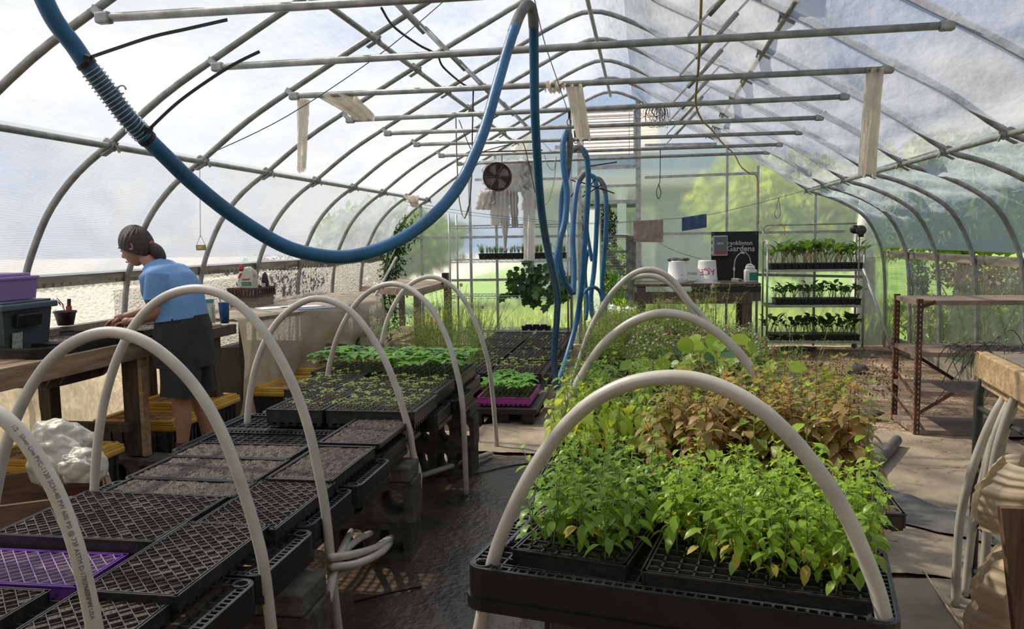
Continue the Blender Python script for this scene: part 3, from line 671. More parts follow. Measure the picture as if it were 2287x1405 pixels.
# ================================================================ bench modules
bp_black = mat('bench_plastic', (.008, .009, .011), .36, 0, var=.25, scale=12); bp_top = mat('bench_plastic_top', (.045, .047, .052), .33, 0, var=.4, scale=9)
ovals = {}
def bench_top(label, x0, x1, y0, y1, z, h=.085, group='plastic bench tops', rz=0, sp=.042):
    w, l = x1-x0, y1-y0; t = local('bench_top', label, 'bench top', group); hw, hl = w/2, l/2; rc = .045
    def ring(ax, ay, r, n=4):
        o = []
        for qx, qy, a0 in ((1, -1, -PI/2), (1, 1, 0), (-1, 1, PI/2), (-1, -1, PI)):
            for k in range(n+1): a = a0+k/n*PI/2; o.append((qx*(ax-r)+r*math.cos(a), qy*(ay-r)+r*math.sin(a)))
        return o
    m = MB(); o = ring(hw, hl, rc); i_ = ring(hw-.006, hl-.006, rc-.006); o2 = ring(hw+.006, hl+.006, rc+.006); n = len(o)
    def band(A, za, B, zb): m.add([(x, y, za) for x, y in A]+[(x, y, zb) for x, y in B], [[k, (k+1) % n, n+(k+1) % n, n+k] for k in range(n)])
    band(o, h*.28, o, h); band(o, h, i_, h); band(i_, h, i_, 0); band(o2, .0, o2, h*.28); band(o2, h*.28, o, h*.28); band(i_, 0, o2, 0); m.build('side_wall', bp_black, t)
    m = MB(); i2 = ring(hw-.034, hl-.034, .02); i3 = ring(hw-.042, hl-.042, .016); i4 = ring(hw-.010, hl-.010, rc-.012)
    band(i_, h, i4, h); band(i2, h-.004, i3, h-.004)
    nx = int((w-.1)/.022)
    for s in (-1, 1):
        for i in range(nx): m.box((-hw+.05+(i+.5)*(w-.1)/nx, s*(hl-.022), h-.004), (.006, .026, .004))
        ny = int((l-.1)/.022)
        for i in range(ny): m.box((s*(hw-.022), -hl+.05+(i+.5)*(l-.1)/ny, h-.004), (.026, .006, .004))
    for sx in (-1, 1):
        for sy in (-1, 1): m.tube([Vector((sx*(hw-.036)+.022*math.cos(a*PI/5), sy*(hl-.036)+.022*math.sin(a*PI/5), h-.002)) for a in range(10)], .0045, 4, closed=True)
    m.build('rim_flange', bp_top, t)
    m = MB(); nx = int(w/sp); ny = int(l/sp)
    for i in range(1, nx): m.box((-hw+i*w/nx, 0, h-.020), (.0045, l-.07, .014))
    for i in range(1, ny): m.box((0, -hl+i*l/ny, h-.020), (w-.07, .0045, .014))
    m.build('lattice', bp_top, t)
    place(t, ((x0+x1)/2, (y0+y1)/2, z-h), rz); return t
ZL = .57
mods = [((604, 1272), 1.60), ((735, 1158), 2.045), ((813, 1074), 2.43), ((892, 1010), 2.87), ((925, 958), 3.29), ((961, 915), 3.73), ((1022, 888), 4.11), ((1066, 863), 4.51), ((1098, 817), 4.93)]
onm = ['nearest', 'second', 'third', 'fourth', 'fifth', 'sixth', 'seventh', 'eighth', 'last']
for i, (c, y0) in enumerate(mods):
    p = at(*c, z=ZL); y1 = mods[i+1][1]-.012 if i < 8 else 5.45
    bench_top('%s black lattice bench top in the left row, counted from the camera' % onm[i], p.x-1.0, p.x, y0, y1, ZL)
bench_top('black lattice bench top closest to the camera at the very left', -2.06, -1.06, 1.16, 1.59, ZL)
# ---------------------------------------------------------------- concrete blocks
conc = mat('old_concrete', (.055, .05, .042), .95, 0, col2=(.135, .125, .105), scale=14, bump=.9, bscale=50, detail=8)
def block_mesh(nh=2, w=.39, d=.19, h=.19, oval=True):
    m = MB(); hw, hd, hh = w/2, d/2, h/2
    cw = w/nh; N_ = 16
    for i in range(nh):
        cx = -hw+(i+.5)*cw; rx, rz = cw*.29, h*.33; x0, x1 = cx-cw/2, cx+cw/2
        ov = []; rc = []
        for k in range(N_):
            a = 2*PI*k/N_+PI/N_; ca, sa = math.cos(a), math.sin(a); e_ = .75 if oval else .35
            ov.append((cx+rx*math.copysign(abs(ca)**e_, ca), rz*math.copysign(abs(sa)**e_, sa)))
            s = 1/max(abs(ca), abs(sa)); rc.append((cx+cw/2*min(1, max(-1, ca*s)), hh*min(1, max(-1, sa*s))))
        for y, fl_ in ((-hd, 0), (hd, 1)):
            m.add([(x, y, z+hh) for x, z in rc]+[(x, y, z+hh) for x, z in ov], [([k, (k+1) % N_, N_+(k+1) % N_, N_+k] if not fl_ else [N_+k, N_+(k+1) % N_, (k+1) % N_, k]) for k in range(N_)])
            crn = [(x0, y, 0), (x1, y, 0), (x1, y, h), (x0, y, h)]
            for q, (cxr, czr) in enumerate(((x1, h), (x0, h), (x0, 0), (x1, 0))):
                k0 = int(((q+.5)*N_/4)-.5); a_ = rc[k0 % N_]; b_ = rc[(k0+1) % N_]; m.add([(a_[0], y, a_[1]+hh), (cxr, y, czr), (b_[0], y, b_[1]+hh)], [[0, 1, 2]])
        m.add([(x, -hd, z+hh) for x, z in ov]+[(x, hd, z+hh) for x, z in ov], [[k, N_+k, N_+(k+1) % N_, (k+1) % N_] for k in range(N_)])
    V = [(-hw, -hd, 0), (hw, -hd, 0), (hw, hd, 0), (-hw, hd, 0), (-hw, -hd, h), (hw, -hd, h), (hw, hd, h), (-hw, hd, h)]
    m.add(V, [[3, 2, 1, 0], [4, 5, 6, 7], [1, 2, 6, 5], [3, 0, 4, 7]])
    return m
bm2 = block_mesh(2).mesh('concrete_block', conc); bm3 = block_mesh(3).mesh('concrete_block', conc); bmq = block_mesh(2, oval=False).mesh('concrete_block', conc)
capm = MB().box((0, 0, .035), (.39, .19, .07), bev=.008).mesh('paving_block', conc)
def blk_at(me, x, y, z, label, rz=0, name='concrete_block'):
    o = bpy.data.objects.new(name, me); C.objects.link(o); o.location = (x, y, z); o.rotation_euler = (0, 0, rz)
    tag(o, label, 'block', 'concrete blocks holding up the benches'); return o
for x, s in ((-1.27, 'right'), (-1.88, 'left')):
    x_ = x
    for y, nm, a, b in ((2.28, 'nearest', bmq, bmq), (3.62, 'middle', bmq, bm2), (5.0, 'far', bm3, bm3)):
        x = x_+.07*(nm == 'nearest' and s == 'right')
        blk_at(a, x, y, 0, 'bottom block of the %s stack under the %s edge of the left bench' % (nm, s), R.uniform(-.06, .06))
        blk_at(b, x+.01, y, .192, 'middle block of the %s stack under the %s edge of the left bench' % (nm, s), R.uniform(-.06, .06))
        blk_at(capm, x, y, .385, 'top slab of the %s stack under the %s edge of the left bench' % (nm, s), R.uniform(-.04, .04), 'concrete_slab')
# ================================================================ trays on the left bench
def put(t, cx, cy, z, rz=0): return place(t, (cx, cy, z), rz)
def box_tray(lab, x0, x1, y0, y1, ztop, h=.055, **k):
    rz = k.pop('rz', 0); t = tray(lab, x1-x0, y1-y0, h, **k); return place(t, ((x0+x1)/2, (y0+y1)/2, ztop-h), rz)
Zt = .625
g1 = 'seed trays on the left bench'
box_tray('wide black seed tray with diamond cells behind the purple tray', -1.98, -1.435, 2.125, 2.555, Zt, kind='diag', cell=.028, seed=2, group=g1)
box_tray('purple seed tray lying askew on the left bench', -2.04, -1.51, 1.875, 2.105, .59, h=.05, kind='diag', cell=.029, rim=purp, wall=purpw, seed=3, group=g1, rz=.02)
box_tray('black diamond celled tray in front of the purple tray', -2.06, -1.56, 1.56, 1.85, .592, kind='diag', cell=.029, seed=4, group=g1)
box_tray('black diamond celled tray nearest the camera beside the bench edge', -1.46, -1.175, 1.30, 1.832, .605, kind='diag', cell=.029, seed=5, group=g1)
box_tray('black diamond celled tray on the aisle side beside the purple tray', -1.43, -1.155, 1.79, 2.30, Zt, kind='diag', cell=.027, seed=6, group=g1)
box_tray('black diamond celled tray on the aisle side before the soil filled flats', -1.415, -1.13, 2.285, 2.775, Zt-.008, kind='diag', cell=.027, seed=7, group=g1)
box_tray('narrow soil filled flat just behind the wide diamond celled tray', -1.93, -1.42, 2.56, 2.74, Zt-.004, kind='flat', seed=8, group=g1)
box_tray('soil filled black flat with white edge, second behind the diamond trays', -1.95, -1.43, 2.75, 3.045, Zt-.004, kind='flat', seed=9, group=g1, wall=mat('white_edge', (.6, .6, .6)))
box_tray('soil filled black flat in front of the empty lattice', -1.97, -1.44, 3.055, 3.28, Zt-.004, kind='flat', seed=10, group=g1)
box_tray('soil filled black flat on the aisle side beside the two flats', -1.40, -1.14, 2.77, 3.265, Zt, kind='flat', seed=11, group=g1)
box_tray('small soil filled flat lying beside the empty lattice', -1.42, -1.135, 3.31, 3.80, Zt, h=.03, kind='flat', seed=12, group=g1, ridges=False)
SEED = []
def seed_tray(lab, x0, x1, y0, y1, z, **k): SEED.append((x0, x1, y0, y1, z)); return box_tray(lab, x0, x1, y0, y1, z, kind='square', **k)
Zs = .66
for n_, (x0, x1, y0, y1, lab, z_) in enumerate([(-1.90, -1.60, 3.80, 4.30, 'tray of sparse seedlings at the left corner behind the empty lattice', Zs), (-1.58, -1.12, 3.80, 4.25, 'tray of yellow green seedlings at the aisle edge behind the empty lattice', Zs), (-2.05, -1.75, 4.33, 4.93, 'tray of sparse seedlings at the far left of the bench', Zs), (-1.73, -1.14, 4.28, 4.76, 'tray of yellow green seedlings in front of the leafy seedlings', Zs)]):
    seed_tray(lab, x0, x1, y0, y1, z_, h=.088, cell=.036, seed=20+n_, group='trays of small seedlings', depth=.008)
for n_, (x0, x1, y0, y1, lab) in enumerate([(-1.66, -1.13, 4.80, 5.35, 'tray under the broad leaved seedlings by the aisle'), (-2.15, -1.69, 4.95, 5.40, 'tray under the broad leaved seedlings at the left')]):
    box_tray(lab, x0, x1, y0, y1, Zs, cell=.045, seed=30+n_, group='trays of broad leaved seedlings', h=.088)
# ================================================================ pipe hoops
def vplane(a, b):
    d = (b-a); d.z = 0; return d.normalized().cross(Vector((0, 0, 1)))
def hoop(lab, pts, A, B, r=.0165, smooth_n=5, txt=None):
    n = vplane(A, B); P = [at_plane(px, py, A, n) for px, py in pts]; P = spline(P, smooth_n)
    m = MB(); m.tube(P, r, 12); o = m.build('pipe_hoop', pvc, None, True); tag(o, lab, 'hoop', 'white plastic pipe hoops over the benches'); return o, P
def floor_pt(px, py, n, A):
    return at_plane(px, py, A, n)
h1, P1 = hoop('nearest pipe hoop at the lower left, printed with black lettering', [(-60, 905), (-20, 918), (8, 932), (50, 975), (90, 1035), (130, 1110), (165, 1205), (190, 1300), (212, 1405), (225, 1480)], at(-20, 1500, z=.6), Vector((-1.10, 1.42, .6)))
hoop('second pipe hoop from the camera on the left bench', [(-25, 1200), (-8, 1090), (15, 990), (55, 890), (110, 808), (170, 762), (240, 742), (310, 757), (375, 800), (440, 870), (495, 965), (540, 1085), (572, 1190), (590, 1272), (606, 1405), (612, 1460)], Vector((-2.05, 2.0, .6)), at(590, 1272, z=.58))
hoop('third pipe hoop on the left bench, in front of the worker', [(210, 1112), (216, 1010), (232, 900), (262, 800), (305, 720), (360, 668), (425, 646), (490, 655), (550, 695), (605, 765), (655, 860), (690, 960), (712, 1060), (728, 1150), (742, 1290), (755, 1405), (760, 1440)], Vector((-2.0, 2.62, .58)), at(726, 1148, z=.58))
hoop('fourth pipe hoop on the left bench with a kinked leg by the aisle', [(552, 948), (557, 890), (572, 815), (600, 748), (640, 698), (695, 668), (750, 676), (800, 712), (850, 785), (885, 865), (905, 930), (915, 965), (922, 1010), (935, 1060), (932, 1110), (922, 1160), (918, 1224)], at(553, 945, z=.6), at(918, 1224, z=0)+Vector((-.02, .0, 0)))
hoop('fifth pipe hoop on the left bench, standing before the leafy seedlings', [(728, 870), (737, 810), (757, 745), (790, 685), (830, 648), (875, 634), (920, 648), (965, 692), (1000, 760), (1020, 830), (1030, 880), (1036, 960), (1042, 1112)], at(730, 860, z=.6), at(1042, 1112, z=0))
hoop('farthest pipe hoop on the left bench', [(852, 770), (862, 725), (880, 682), (910, 640), (955, 619), (1000, 632), (1040, 675), (1070, 740), (1088, 800), (1094, 830), (1102, 900), (1110, 1000)], at(855, 770, z=.75), at(1110, 1000, z=0))
A = Vector((-.385, 1.83, .74))
hoop('front pipe hoop over the basil on the right bench', [(1064, 1440), (1078, 1370), (1102, 1252), (1135, 1160), (1180, 1068), (1235, 985), (1300, 915), (1375, 868), (1450, 847), (1530, 844), (1610, 864), (1690, 908), (1765, 975), (1835, 1062), (1890, 1150), (1930, 1240), (1960, 1320), (1976, 1388), (1982, 1440)], A, at(1970, 1376, z=.74))
hoop('second pipe hoop over the right bench, behind the front one', [(1150, 1440), (1165, 1380), (1200, 1150), (1232, 1010), (1262, 915), (1300, 838), (1345, 772), (1400, 726), (1450, 705), (1495, 700), (1545, 711), (1595, 738), (1640, 778), (1682, 830), (1720, 900), (1740, 960)], Vector((-.38, 3.05, .7)), Vector((.75, 2.85, .7)), r=.0165)
hoop('third pipe hoop over the right bench', [(1225, 1010), (1260, 910), (1296, 800), (1318, 737), (1345, 686), (1372, 648), (1412, 613), (1448, 602), (1480, 610), (1512, 637), (1543, 679), (1572, 710), (1602, 765), (1625, 830)], Vector((-.42, 4.7, .7)), Vector((.75, 4.6, .7)))
hoop('fourth pipe hoop over the right bench, just behind the third', [(1280, 860), (1305, 790), (1338, 705), (1385, 636), (1422, 619), (1459, 617), (1494, 632), (1522, 660), (1552, 705), (1585, 770), (1600, 810)], Vector((-.42, 5.4, .7)), Vector((.75, 5.3, .7)))
# printing along the nearest hoop
def pipe_text(par, P, r, s0, txt, size, off=0.0):
    vs, fs = text_geo(txt, size); S_ = [0]
    for a, b in zip(P, P[1:]): S_.append(S_[-1]+(b-a).length)
    out = []
    for v in vs:
        s = s0+v.x; i = 0
        while i < len(S_)-2 and S_[i+1] < s: i += 1
        t = (s-S_[i])/max(1e-6, S_[i+1]-S_[i]); p = P[i].lerp(P[i+1], t); tg = (P[i+1]-P[i]).normalized()
        n = (CP-p); n = (n-tg*n.dot(tg)).normalized(); sd = tg.cross(n); ang = (v.y-size*.35)/r+off
        out.append(p+(n*math.cos(ang)-sd*math.sin(ang))*(r+.0006))
    m = MB(); m.add(out, fs); return m.build('printed_text', ink, par)
# ================================================================ the right bench
for i, (x0, x1, y0, y1, rz) in enumerate([(-.385, .545, 1.69, 2.12, -.20), (-.33, .60, 2.17, 2.60, -.06), (-.37, .57, 2.62, 3.05, 0), (-.38, .56, 3.07, 3.50, .02), (-.36, .58, 3.52, 3.95, 0), (-.37, .57, 3.97, 4.40, 0), (-.38, .56, 4.42, 4.85, -.02), (-.37, .57, 4.87, 5.30, 0), (-.37, .57, 5.32, 6.20, 0)]):
    bench_top('%s black lattice bench top in the right row, counted from the camera' % onm[i], x0, x1, y0, y1, .73 if i else .74, h=.10 if i == 0 else .085, rz=rz, sp=.035 if i == 0 else .05)
t = thing('wooden_crate', 'dark rough wooden crate propping up the front of the right bench', 'crate', (.1, 1.95, 0))
for i in range(3): m = MB(); m.box((.12, 1.80, .105+i*.21), (.70, .03, .20), (0, 0, -.2), bev=.004); m.build('plank', wood_d, t); m = MB(); m.box((.14, 2.10, .105+i*.21), (.70, .03, .20), (0, 0, -.2), bev=.004); m.build('plank', wood_d, t)
for x, y in ((-.21, 1.93), (.46, 1.82), (-.15, 2.15), (.5, 2.02)): m = MB(); m.box((x, y, .32), (.05, .08, .63), (0, 0, -.2)); m.build('post', wood_d, t)
m = MB(); m.box(at(1192, 1402, z=.42), (.09, .09, .03), (0, 0, .3), bev=.003); 
for y, nm in ((3.4, 'near'), (4.6, 'middle'), (5.9, 'far')):
    for x, s in ((-.12, 'left'), (.34, 'right')):
        for k in range(3): blk_at(bm2 if k else bm3, x, y, .19*k, '%s block of the %s stack under the %s side of the right bench' % (('bottom', 'second', 'third')[k], nm, s), R.uniform(-.05, .05))
        blk_at(capm, x, y, .57, 'top slab of the %s stack under the %s side of the right bench' % (nm, s), 0, 'concrete_slab')
# trays (dark, with empty octagonal cells)
gR = 'plant trays on the right bench'; dkw = mat('dark_cell_walls', (.05, .052, .05), .4)
TR = [('black tray of bushy basil at the front left corner of the right bench', (-.258, 1.805), (.022, 2.28), -.25), ('wide black cell tray of basil at the front right of the right bench', (.035, 1.70), (.519, 2.17), -.2),
      ('black cell tray under the drooping pale basil', (-.31, 2.36), (.03, 2.78), -.05), ('black cell tray under the reddish brown plants', (.06, 2.26), (.57, 2.70), -.04),
      ('black tray under the mixed greens behind the pale basil', (-.32, 2.83), (.02, 3.30), 0), ('black tray behind the reddish plants', (.05, 2.76), (.60, 3.25), 0),
      ('long black tray at the left edge of the right bench', (-.33, 3.34), (-.04, 3.86), 0), ('black tray under the nasturtium leaves', (0, 3.3), (.52, 3.8), 0),
      ('black tray with gomphrena seedlings, nearer one', (-.05, 4.0), (.5, 4.5), 0), ('black tray with gomphrena seedlings, farther one', (-.05, 4.6), (.5, 5.1), 0),
      ('narrow empty black tray at the left edge of the right bench', (-.33, 3.95), (-.1, 4.5), 0), ('narrow black tray of feathery seedlings at the left edge', (-.33, 4.6), (-.1, 5.1), 0), ('black tray of feathery greens at the back end of the right bench', (-.32, 5.3), (.4, 6.0), 0)]
tray_o = []
for i, (lab, (x0, y0), (x1, y1), rz) in enumerate(TR):
    tray_o.append(box_tray(lab, x0, x1, y0, y1, .765 if i < 2 else .775, h=.055, kind='square', cell=.036, sm=soil_dk, wall=dkw, seed=50+i, group=gR, rz=rz, depth=.02 if i != 0 else .008))
o = tray('black flat tray jutting out at the right side of the right bench', .14, .40, .05, kind='flat', sm=soil, seed=77, group=gR); place(o, (.60, 2.35, .735), -.05)
# ---------------------------------------------------------------- plant prototypes
lf_basil = lmat('basil_leaf', (.17, .32, .03), (.36, .52, .08), .45, .32); lf_gen = lmat('pale_basil_leaf', (.30, .46, .05), (.50, .62, .12), .5, .35)
lf_red = lmat('reddish_leaf', (.20, .12, .06), (.44, .33, .13), .35, .4); lf_redg = lmat('olive_leaf', (.16, .17, .04), (.36, .36, .09), .4, .4)
lf_mint = lmat('mid_green_leaf', (.11, .25, .03), (.24, .40, .07), .4, .4); lf_nas = lmat('nasturtium_leaf', (.16, .33, .04), (.42, .55, .06), .5, .35)
lf_seed = lmat('seedling_leaf', (.20, .32, .05), (.42, .52, .14), .45, .4); lf_cuc = lmat('broad_seedling_leaf', (.10, .30, .05), (.26, .50, .12), .45, .35); lf_cucL = lmat('lower_seedling_leaf', (.06, .16, .05), (.14, .28, .08), .4)
lf_blue = lmat('blue_green_leaf', (.05, .13, .07), (.10, .20, .11), .4); stemg = mat('green_stem', (.16, .24, .06), .5); stemr = mat('red_stem', (.16, .07, .04), .6); stemp = mat('pale_stem', (.40, .38, .22), .6)
yel = lmat('yellowing_leaf', (.45, .38, .06), (.60, .5, .12), .4)
def upright(name, lab, cat, grp, leaf, stem, h, nodes, ln, lw, droop, seed, lean=.1, tip=True, start=.25, sr=.0016, yl=.06, up0=.35, whorl=2):
    rr = random.Random(seed); t = local(name, lab, cat, grp); st = MB(); lv = MB(); st_pts = []
    bx, by = rr.gauss(0, lean), rr.gauss(0, lean)
    for k in range(5): s = k/4; st_pts.append(Vector((bx*s*s*h, by*s*s*h, h*s)))
    st.tube(st_pts, [sr*1.3, sr*1.2, sr, sr*.8, sr*.5], 5)
    a0 = rr.uniform(0, 6.28)
    for i in range(nodes):
        s = lerp(start, 1, i/(nodes-1)); p = Vector((bx*s*s*h, by*s*s*h, h*s)); a0 += PI/2+rr.gauss(0, .2)
        g = math.sin(PI*min(1, .25+s*.62)); L_ = ln*g*rr.uniform(.8, 1.15)
        if s > .9: L_ *= .6
        for q in range(whorl):
            a = a0+q*2*PI/whorl+rr.gauss(0, .15); d = Vector((math.cos(a), math.sin(a), up0*(s+.1)+rr.gauss(0, .12)))
            pe = p+d.normalized()*L_*.3; st.tube([p, pe], sr*.5, 3, False)
            lv.cur = 1 if (s < .45 and rr.random() < yl*3) else 0
            lv.leaf(pe, d, L_, L_*lw, droop*rr.uniform(.7, 1.5)*(1.4-s*.6), .10, n=4)
    lv.cur = 0
    if tip:
        for q in range(4): a = q*PI/2+rr.random(); lv.leaf(st_pts[-1], (math.cos(a), math.sin(a), .9), ln*.38, ln*.2, .3, n=2)
    st.build('stem', stem, t, True); lv.build('leaves', [leaf, yel], t, True); return t
def scatter(protos, pts, z, smin=.85, smax=1.15, lean=.0, where=None):
    if where:
        xs = sorted(p[0] for p in pts); ys = sorted(p[1] for p in pts); n = len(pts)
        X1, X2, Y1, Y2 = xs[n//3], xs[2*n//3], ys[n//3], ys[2*n//3]
        def lab(x, y): return where % (('front', 'middle', 'back')[(y > Y1)+(y > Y2)]+' '+('left', 'centre', 'right')[(x > X1)+(x > X2)])
    else: lab = None
    used = []
    for i, (x, y) in enumerate(pts):
        p = protos[i % len(protos)]; s = R.uniform(smin, smax); rot = (R.gauss(0, lean), R.gauss(0, lean), R.uniform(0, 6.28)); zz = z(x, y) if callable(z) else z
        if i < len(protos):
            place(p, (x, y, zz), 0, s, rot)
            if lab: p['label'] = lab(x, y)
        else: copy_tree(p, (x, y, zz), sc=s, rot=rot, label=lab(x, y) if lab else None)
def cells(x0, x1, y0, y1, nx, ny, jit=.25, prob=1, skip=None, rz=0):
    o = []; cx, cy2 = (x0+x1)/2, (y0+y1)/2
    for i in range(nx):
        for j in range(ny):
            if R.random() > prob: continue
            if skip and skip(i, j): continue
            x = lerp(x0, x1, (i+.5)/nx)+R.gauss(0, jit)*(x1-x0)/nx*.5; y = lerp(y0, y1, (j+.5)/ny)+R.gauss(0, jit)*(y1-y0)/ny*.5
            dx, dy = x-cx, y-cy2; o.append((cx+dx*math.cos(rz)-dy*math.sin(rz), cy2+dx*math.sin(rz)+dy*math.cos(rz)))
    R.shuffle(o); return o
B = [upright('basil_plant', 'bright green basil seedling in the wide front tray of the right bench', 'plant', 'basil seedlings in the wide front tray', lf_basil, stemg, .20, 8, .046, .44, 1.2, 100+k, .10) for k in range(5)]
scatter(B, cells(.04, .515, 1.71, 2.16, 12, 11, .5, 1, lambda i, j: (j < 2 and i < 4) or (j == 0 and i % 3 != 0) or (j == 2 and i < 2), -.2), .75, .8, 1.12, .08, 'bright green basil seedling in the %s part of the wide front tray')
B = [upright('basil_plant', 'bushy mid green basil seedling in the front left tray of the right bench', 'plant', 'basil seedlings in the front left tray', lf_basil if k % 2 else lf_mint, stemg, .18, 7, .046, .46, 1.1, 120+k, .16) for k in range(5)]
scatter(B, cells(-.25, .015, 1.82, 2.27, 8, 10, .5, .95, lambda i, j: j == 0 and i % 2, -.25), .755, .8, 1.15, .12, 'bushy mid green basil seedling in the %s part of the narrow front tray')
B = [upright('basil_plant', 'pale yellow green basil with large drooping leaves behind the front left tray', 'plant', 'pale drooping basil plants', lf_gen, stemg, .22, 6, .062, .52, 2.2, 140+k, .08, start=.35) for k in range(4)]
scatter(B, cells(-.30, .02, 2.50, 2.78, 5, 4, .5, 1), .765, .85, 1.15, .05)
B = [upright('basil_plant', 'taller green basil leaning over the left edge behind the pale basil', 'plant', 'green basil behind the pale basil', lf_basil, stemg, .24, 7, .055, .5, 1.2, 150+k, .1) for k in range(3)]
scatter(B, cells(-.33, .04, 2.78, 3.25, 6, 6, .5, .9), .765, .8, 1.15, .08)
B = [upright('reddish_plant', 'reddish brown leafy seedling in the dense patch', 'plant', 'reddish brown seedlings', (lf_red if k < 3 else lf_redg), stemr, .28, 10, .068, .52, 1.3, 160+k, .08, whorl=3, yl=0) for k in range(5)]
scatter(B, cells(.05, .60, 2.30, 2.76, 10, 7, .5, 1), .765, .8, 1.1, .06, 'reddish brown leafy seedling, %s part of the reddish patch on the right bench')
B = [upright('reddish_plant', 'olive green plant with reddish tips behind the reddish patch', 'plant', 'olive plants with reddish tips', lf_redg, stemr, .27, 8, .062, .5, .8, 170+k, .1, whorl=3, yl=0) for k in range(3)]
scatter(B, cells(.10, .74, 2.74, 3.2, 8, 4, .6, .9), .765, .85, 1.2, .08)
B = [upright('basil_plant', 'single tall leggy basil stem leaning out at the right of the bench', 'plant', None, lf_basil, stemg, .30, 6, .05, .45, .6, 181, .15)]
scatter(B, [(.60, 2.30)], .775)
B = [upright('basil_plant', 'green basil rising above the reddish plants on the right bench', 'plant', 'green basil among the reddish plants', lf_basil, stemg, .30, 6, .06, .45, .7, 190+k, .1, yl=0) for k in range(2)]
scatter(B, [(.30, 2.30), (.14, 2.62), (.55, 2.5), (.18, 2.2), (.42, 2.18)], .775)
B = [upright('leafy_herb', 'mid green herb in the tray at the left edge behind the front hoop', 'plant', 'herbs at the left edge of the right bench', lf_mint, stemg, .18, 7, .04, .5, .9, 200+k, .15) for k in range(4)]
scatter(B, cells(-.33, .1, 3.3, 3.95, 7, 7, .5, .85), .765, .7, 1.2, .1)
B = [upright('leafy_herb', 'dark green herb between the hoops in the middle of the right bench', 'plant', 'herbs in the middle of the right bench', lf_mint, stemg, .24, 8, .04, .5, .9, 210+k, .15) for k in range(3)]
scatter(B, cells(.0, .6, 3.22, 3.55, 7, 4, .5, .9), .765, .7, 1.1, .1)
# nasturtium: round leaves on thin stalks
def round_leaf(mb, p, nrm, r, n=12):
    nrm = Vector(nrm).normalized(); a = nrm.orthogonal().normalized(); b = nrm.cross(a); vs = [Vector(p)]
    for k in range(n): t = 2*PI*k/n; vs.append(Vector(p)+(a*math.cos(t)+b*math.sin(t))*r*(1+.05*math.sin(5*t))+nrm*r*.10*(1+.5*math.cos(5*t)))
    mb.add(vs, [[0, 1+k, 1+(k+1) % n] for k in range(n)])
def nast(lab, base, leaves, flowers=(), leafm=lf_nas):
    t = thing('nasturtium', lab, 'plant', base, 'nasturtiums'); st = MB(); base = Vector(base)
    for p, r, nr in leaves:
        p = Vector(p); mid = (base+p)/2+Vector((0, 0, .03)); st.tube(spline([base, mid, p], 4), .0016, 4)
        m = MB(); round_leaf(m, p, nr, r); m.build('leaf', leafm if R.random() < .85 else lf_blue, t, True)
    for p in flowers:
        st.tube([base, p], .0014, 4); m = MB(); p = Vector(p); orange = mat('orange_petal', (.75, .16, .01), .5, trans=.3)
        for k in range(5): a = k*2*PI/5; round_leaf(m, p+Vector((math.cos(a)*.014, -.006, math.sin(a)*.014)), (math.cos(a)*.4, -1, math.sin(a)*.4), .014, 7)
        m.build('flower', orange, t)
    st.build('stalk', stemp, t, True)
def npt(px, py, y): return at(px, py, y=y)
rv = lambda s=.7: (R.gauss(-.2, s), -abs(R.gauss(.7, .3)), R.uniform(.5, 1.1))
nast('nasturtium with two round leaves held above the right side of the bench', (.62, 3.05, .775), [(npt(1780, 821, 3.05), .034, (.1, -.5, .8)), (npt(1849, 843, 3.1), .032, (.0, -1, .35)), (npt(1735, 870, 3.0), .028, rv()), (npt(1700, 850, 3.05), .026, rv()), (npt(1875, 872, 3.0), .026, rv()), (npt(1818, 872, 3.02), .024, rv()), (npt(1720, 820, 3.1), .028, rv())], [tuple(npt(1745, 878, 2.98))])
L_ = []
for _ in range(26): px = R.gauss(1575, 55); L_.append((npt(px, R.gauss(792, 24)+abs(px-1575)*.15, R.uniform(3.3, 3.7)), R.uniform(.026, .042), rv()))
nast('big clump of round nasturtium leaves in the middle of the right bench', (.30, 3.5, .775), L_)
L_ = [(npt(R.gauss(1640, 45), R.gauss(822, 16), R.uniform(3.2, 3.5)), R.uniform(.02, .034), rv()) for _ in range(16)]
nast('smaller clump of round nasturtium leaves in front of the hoop foot', (.48, 3.35, .775), L_)
L_ = [(npt(R.gauss(1490, 35), R.gauss(815, 16), R.uniform(3.5, 3.8)), R.uniform(.02, .034), rv()) for _ in range(12)]
nast('nasturtium clump at the left of the big clump', (.12, 3.6, .775), L_)
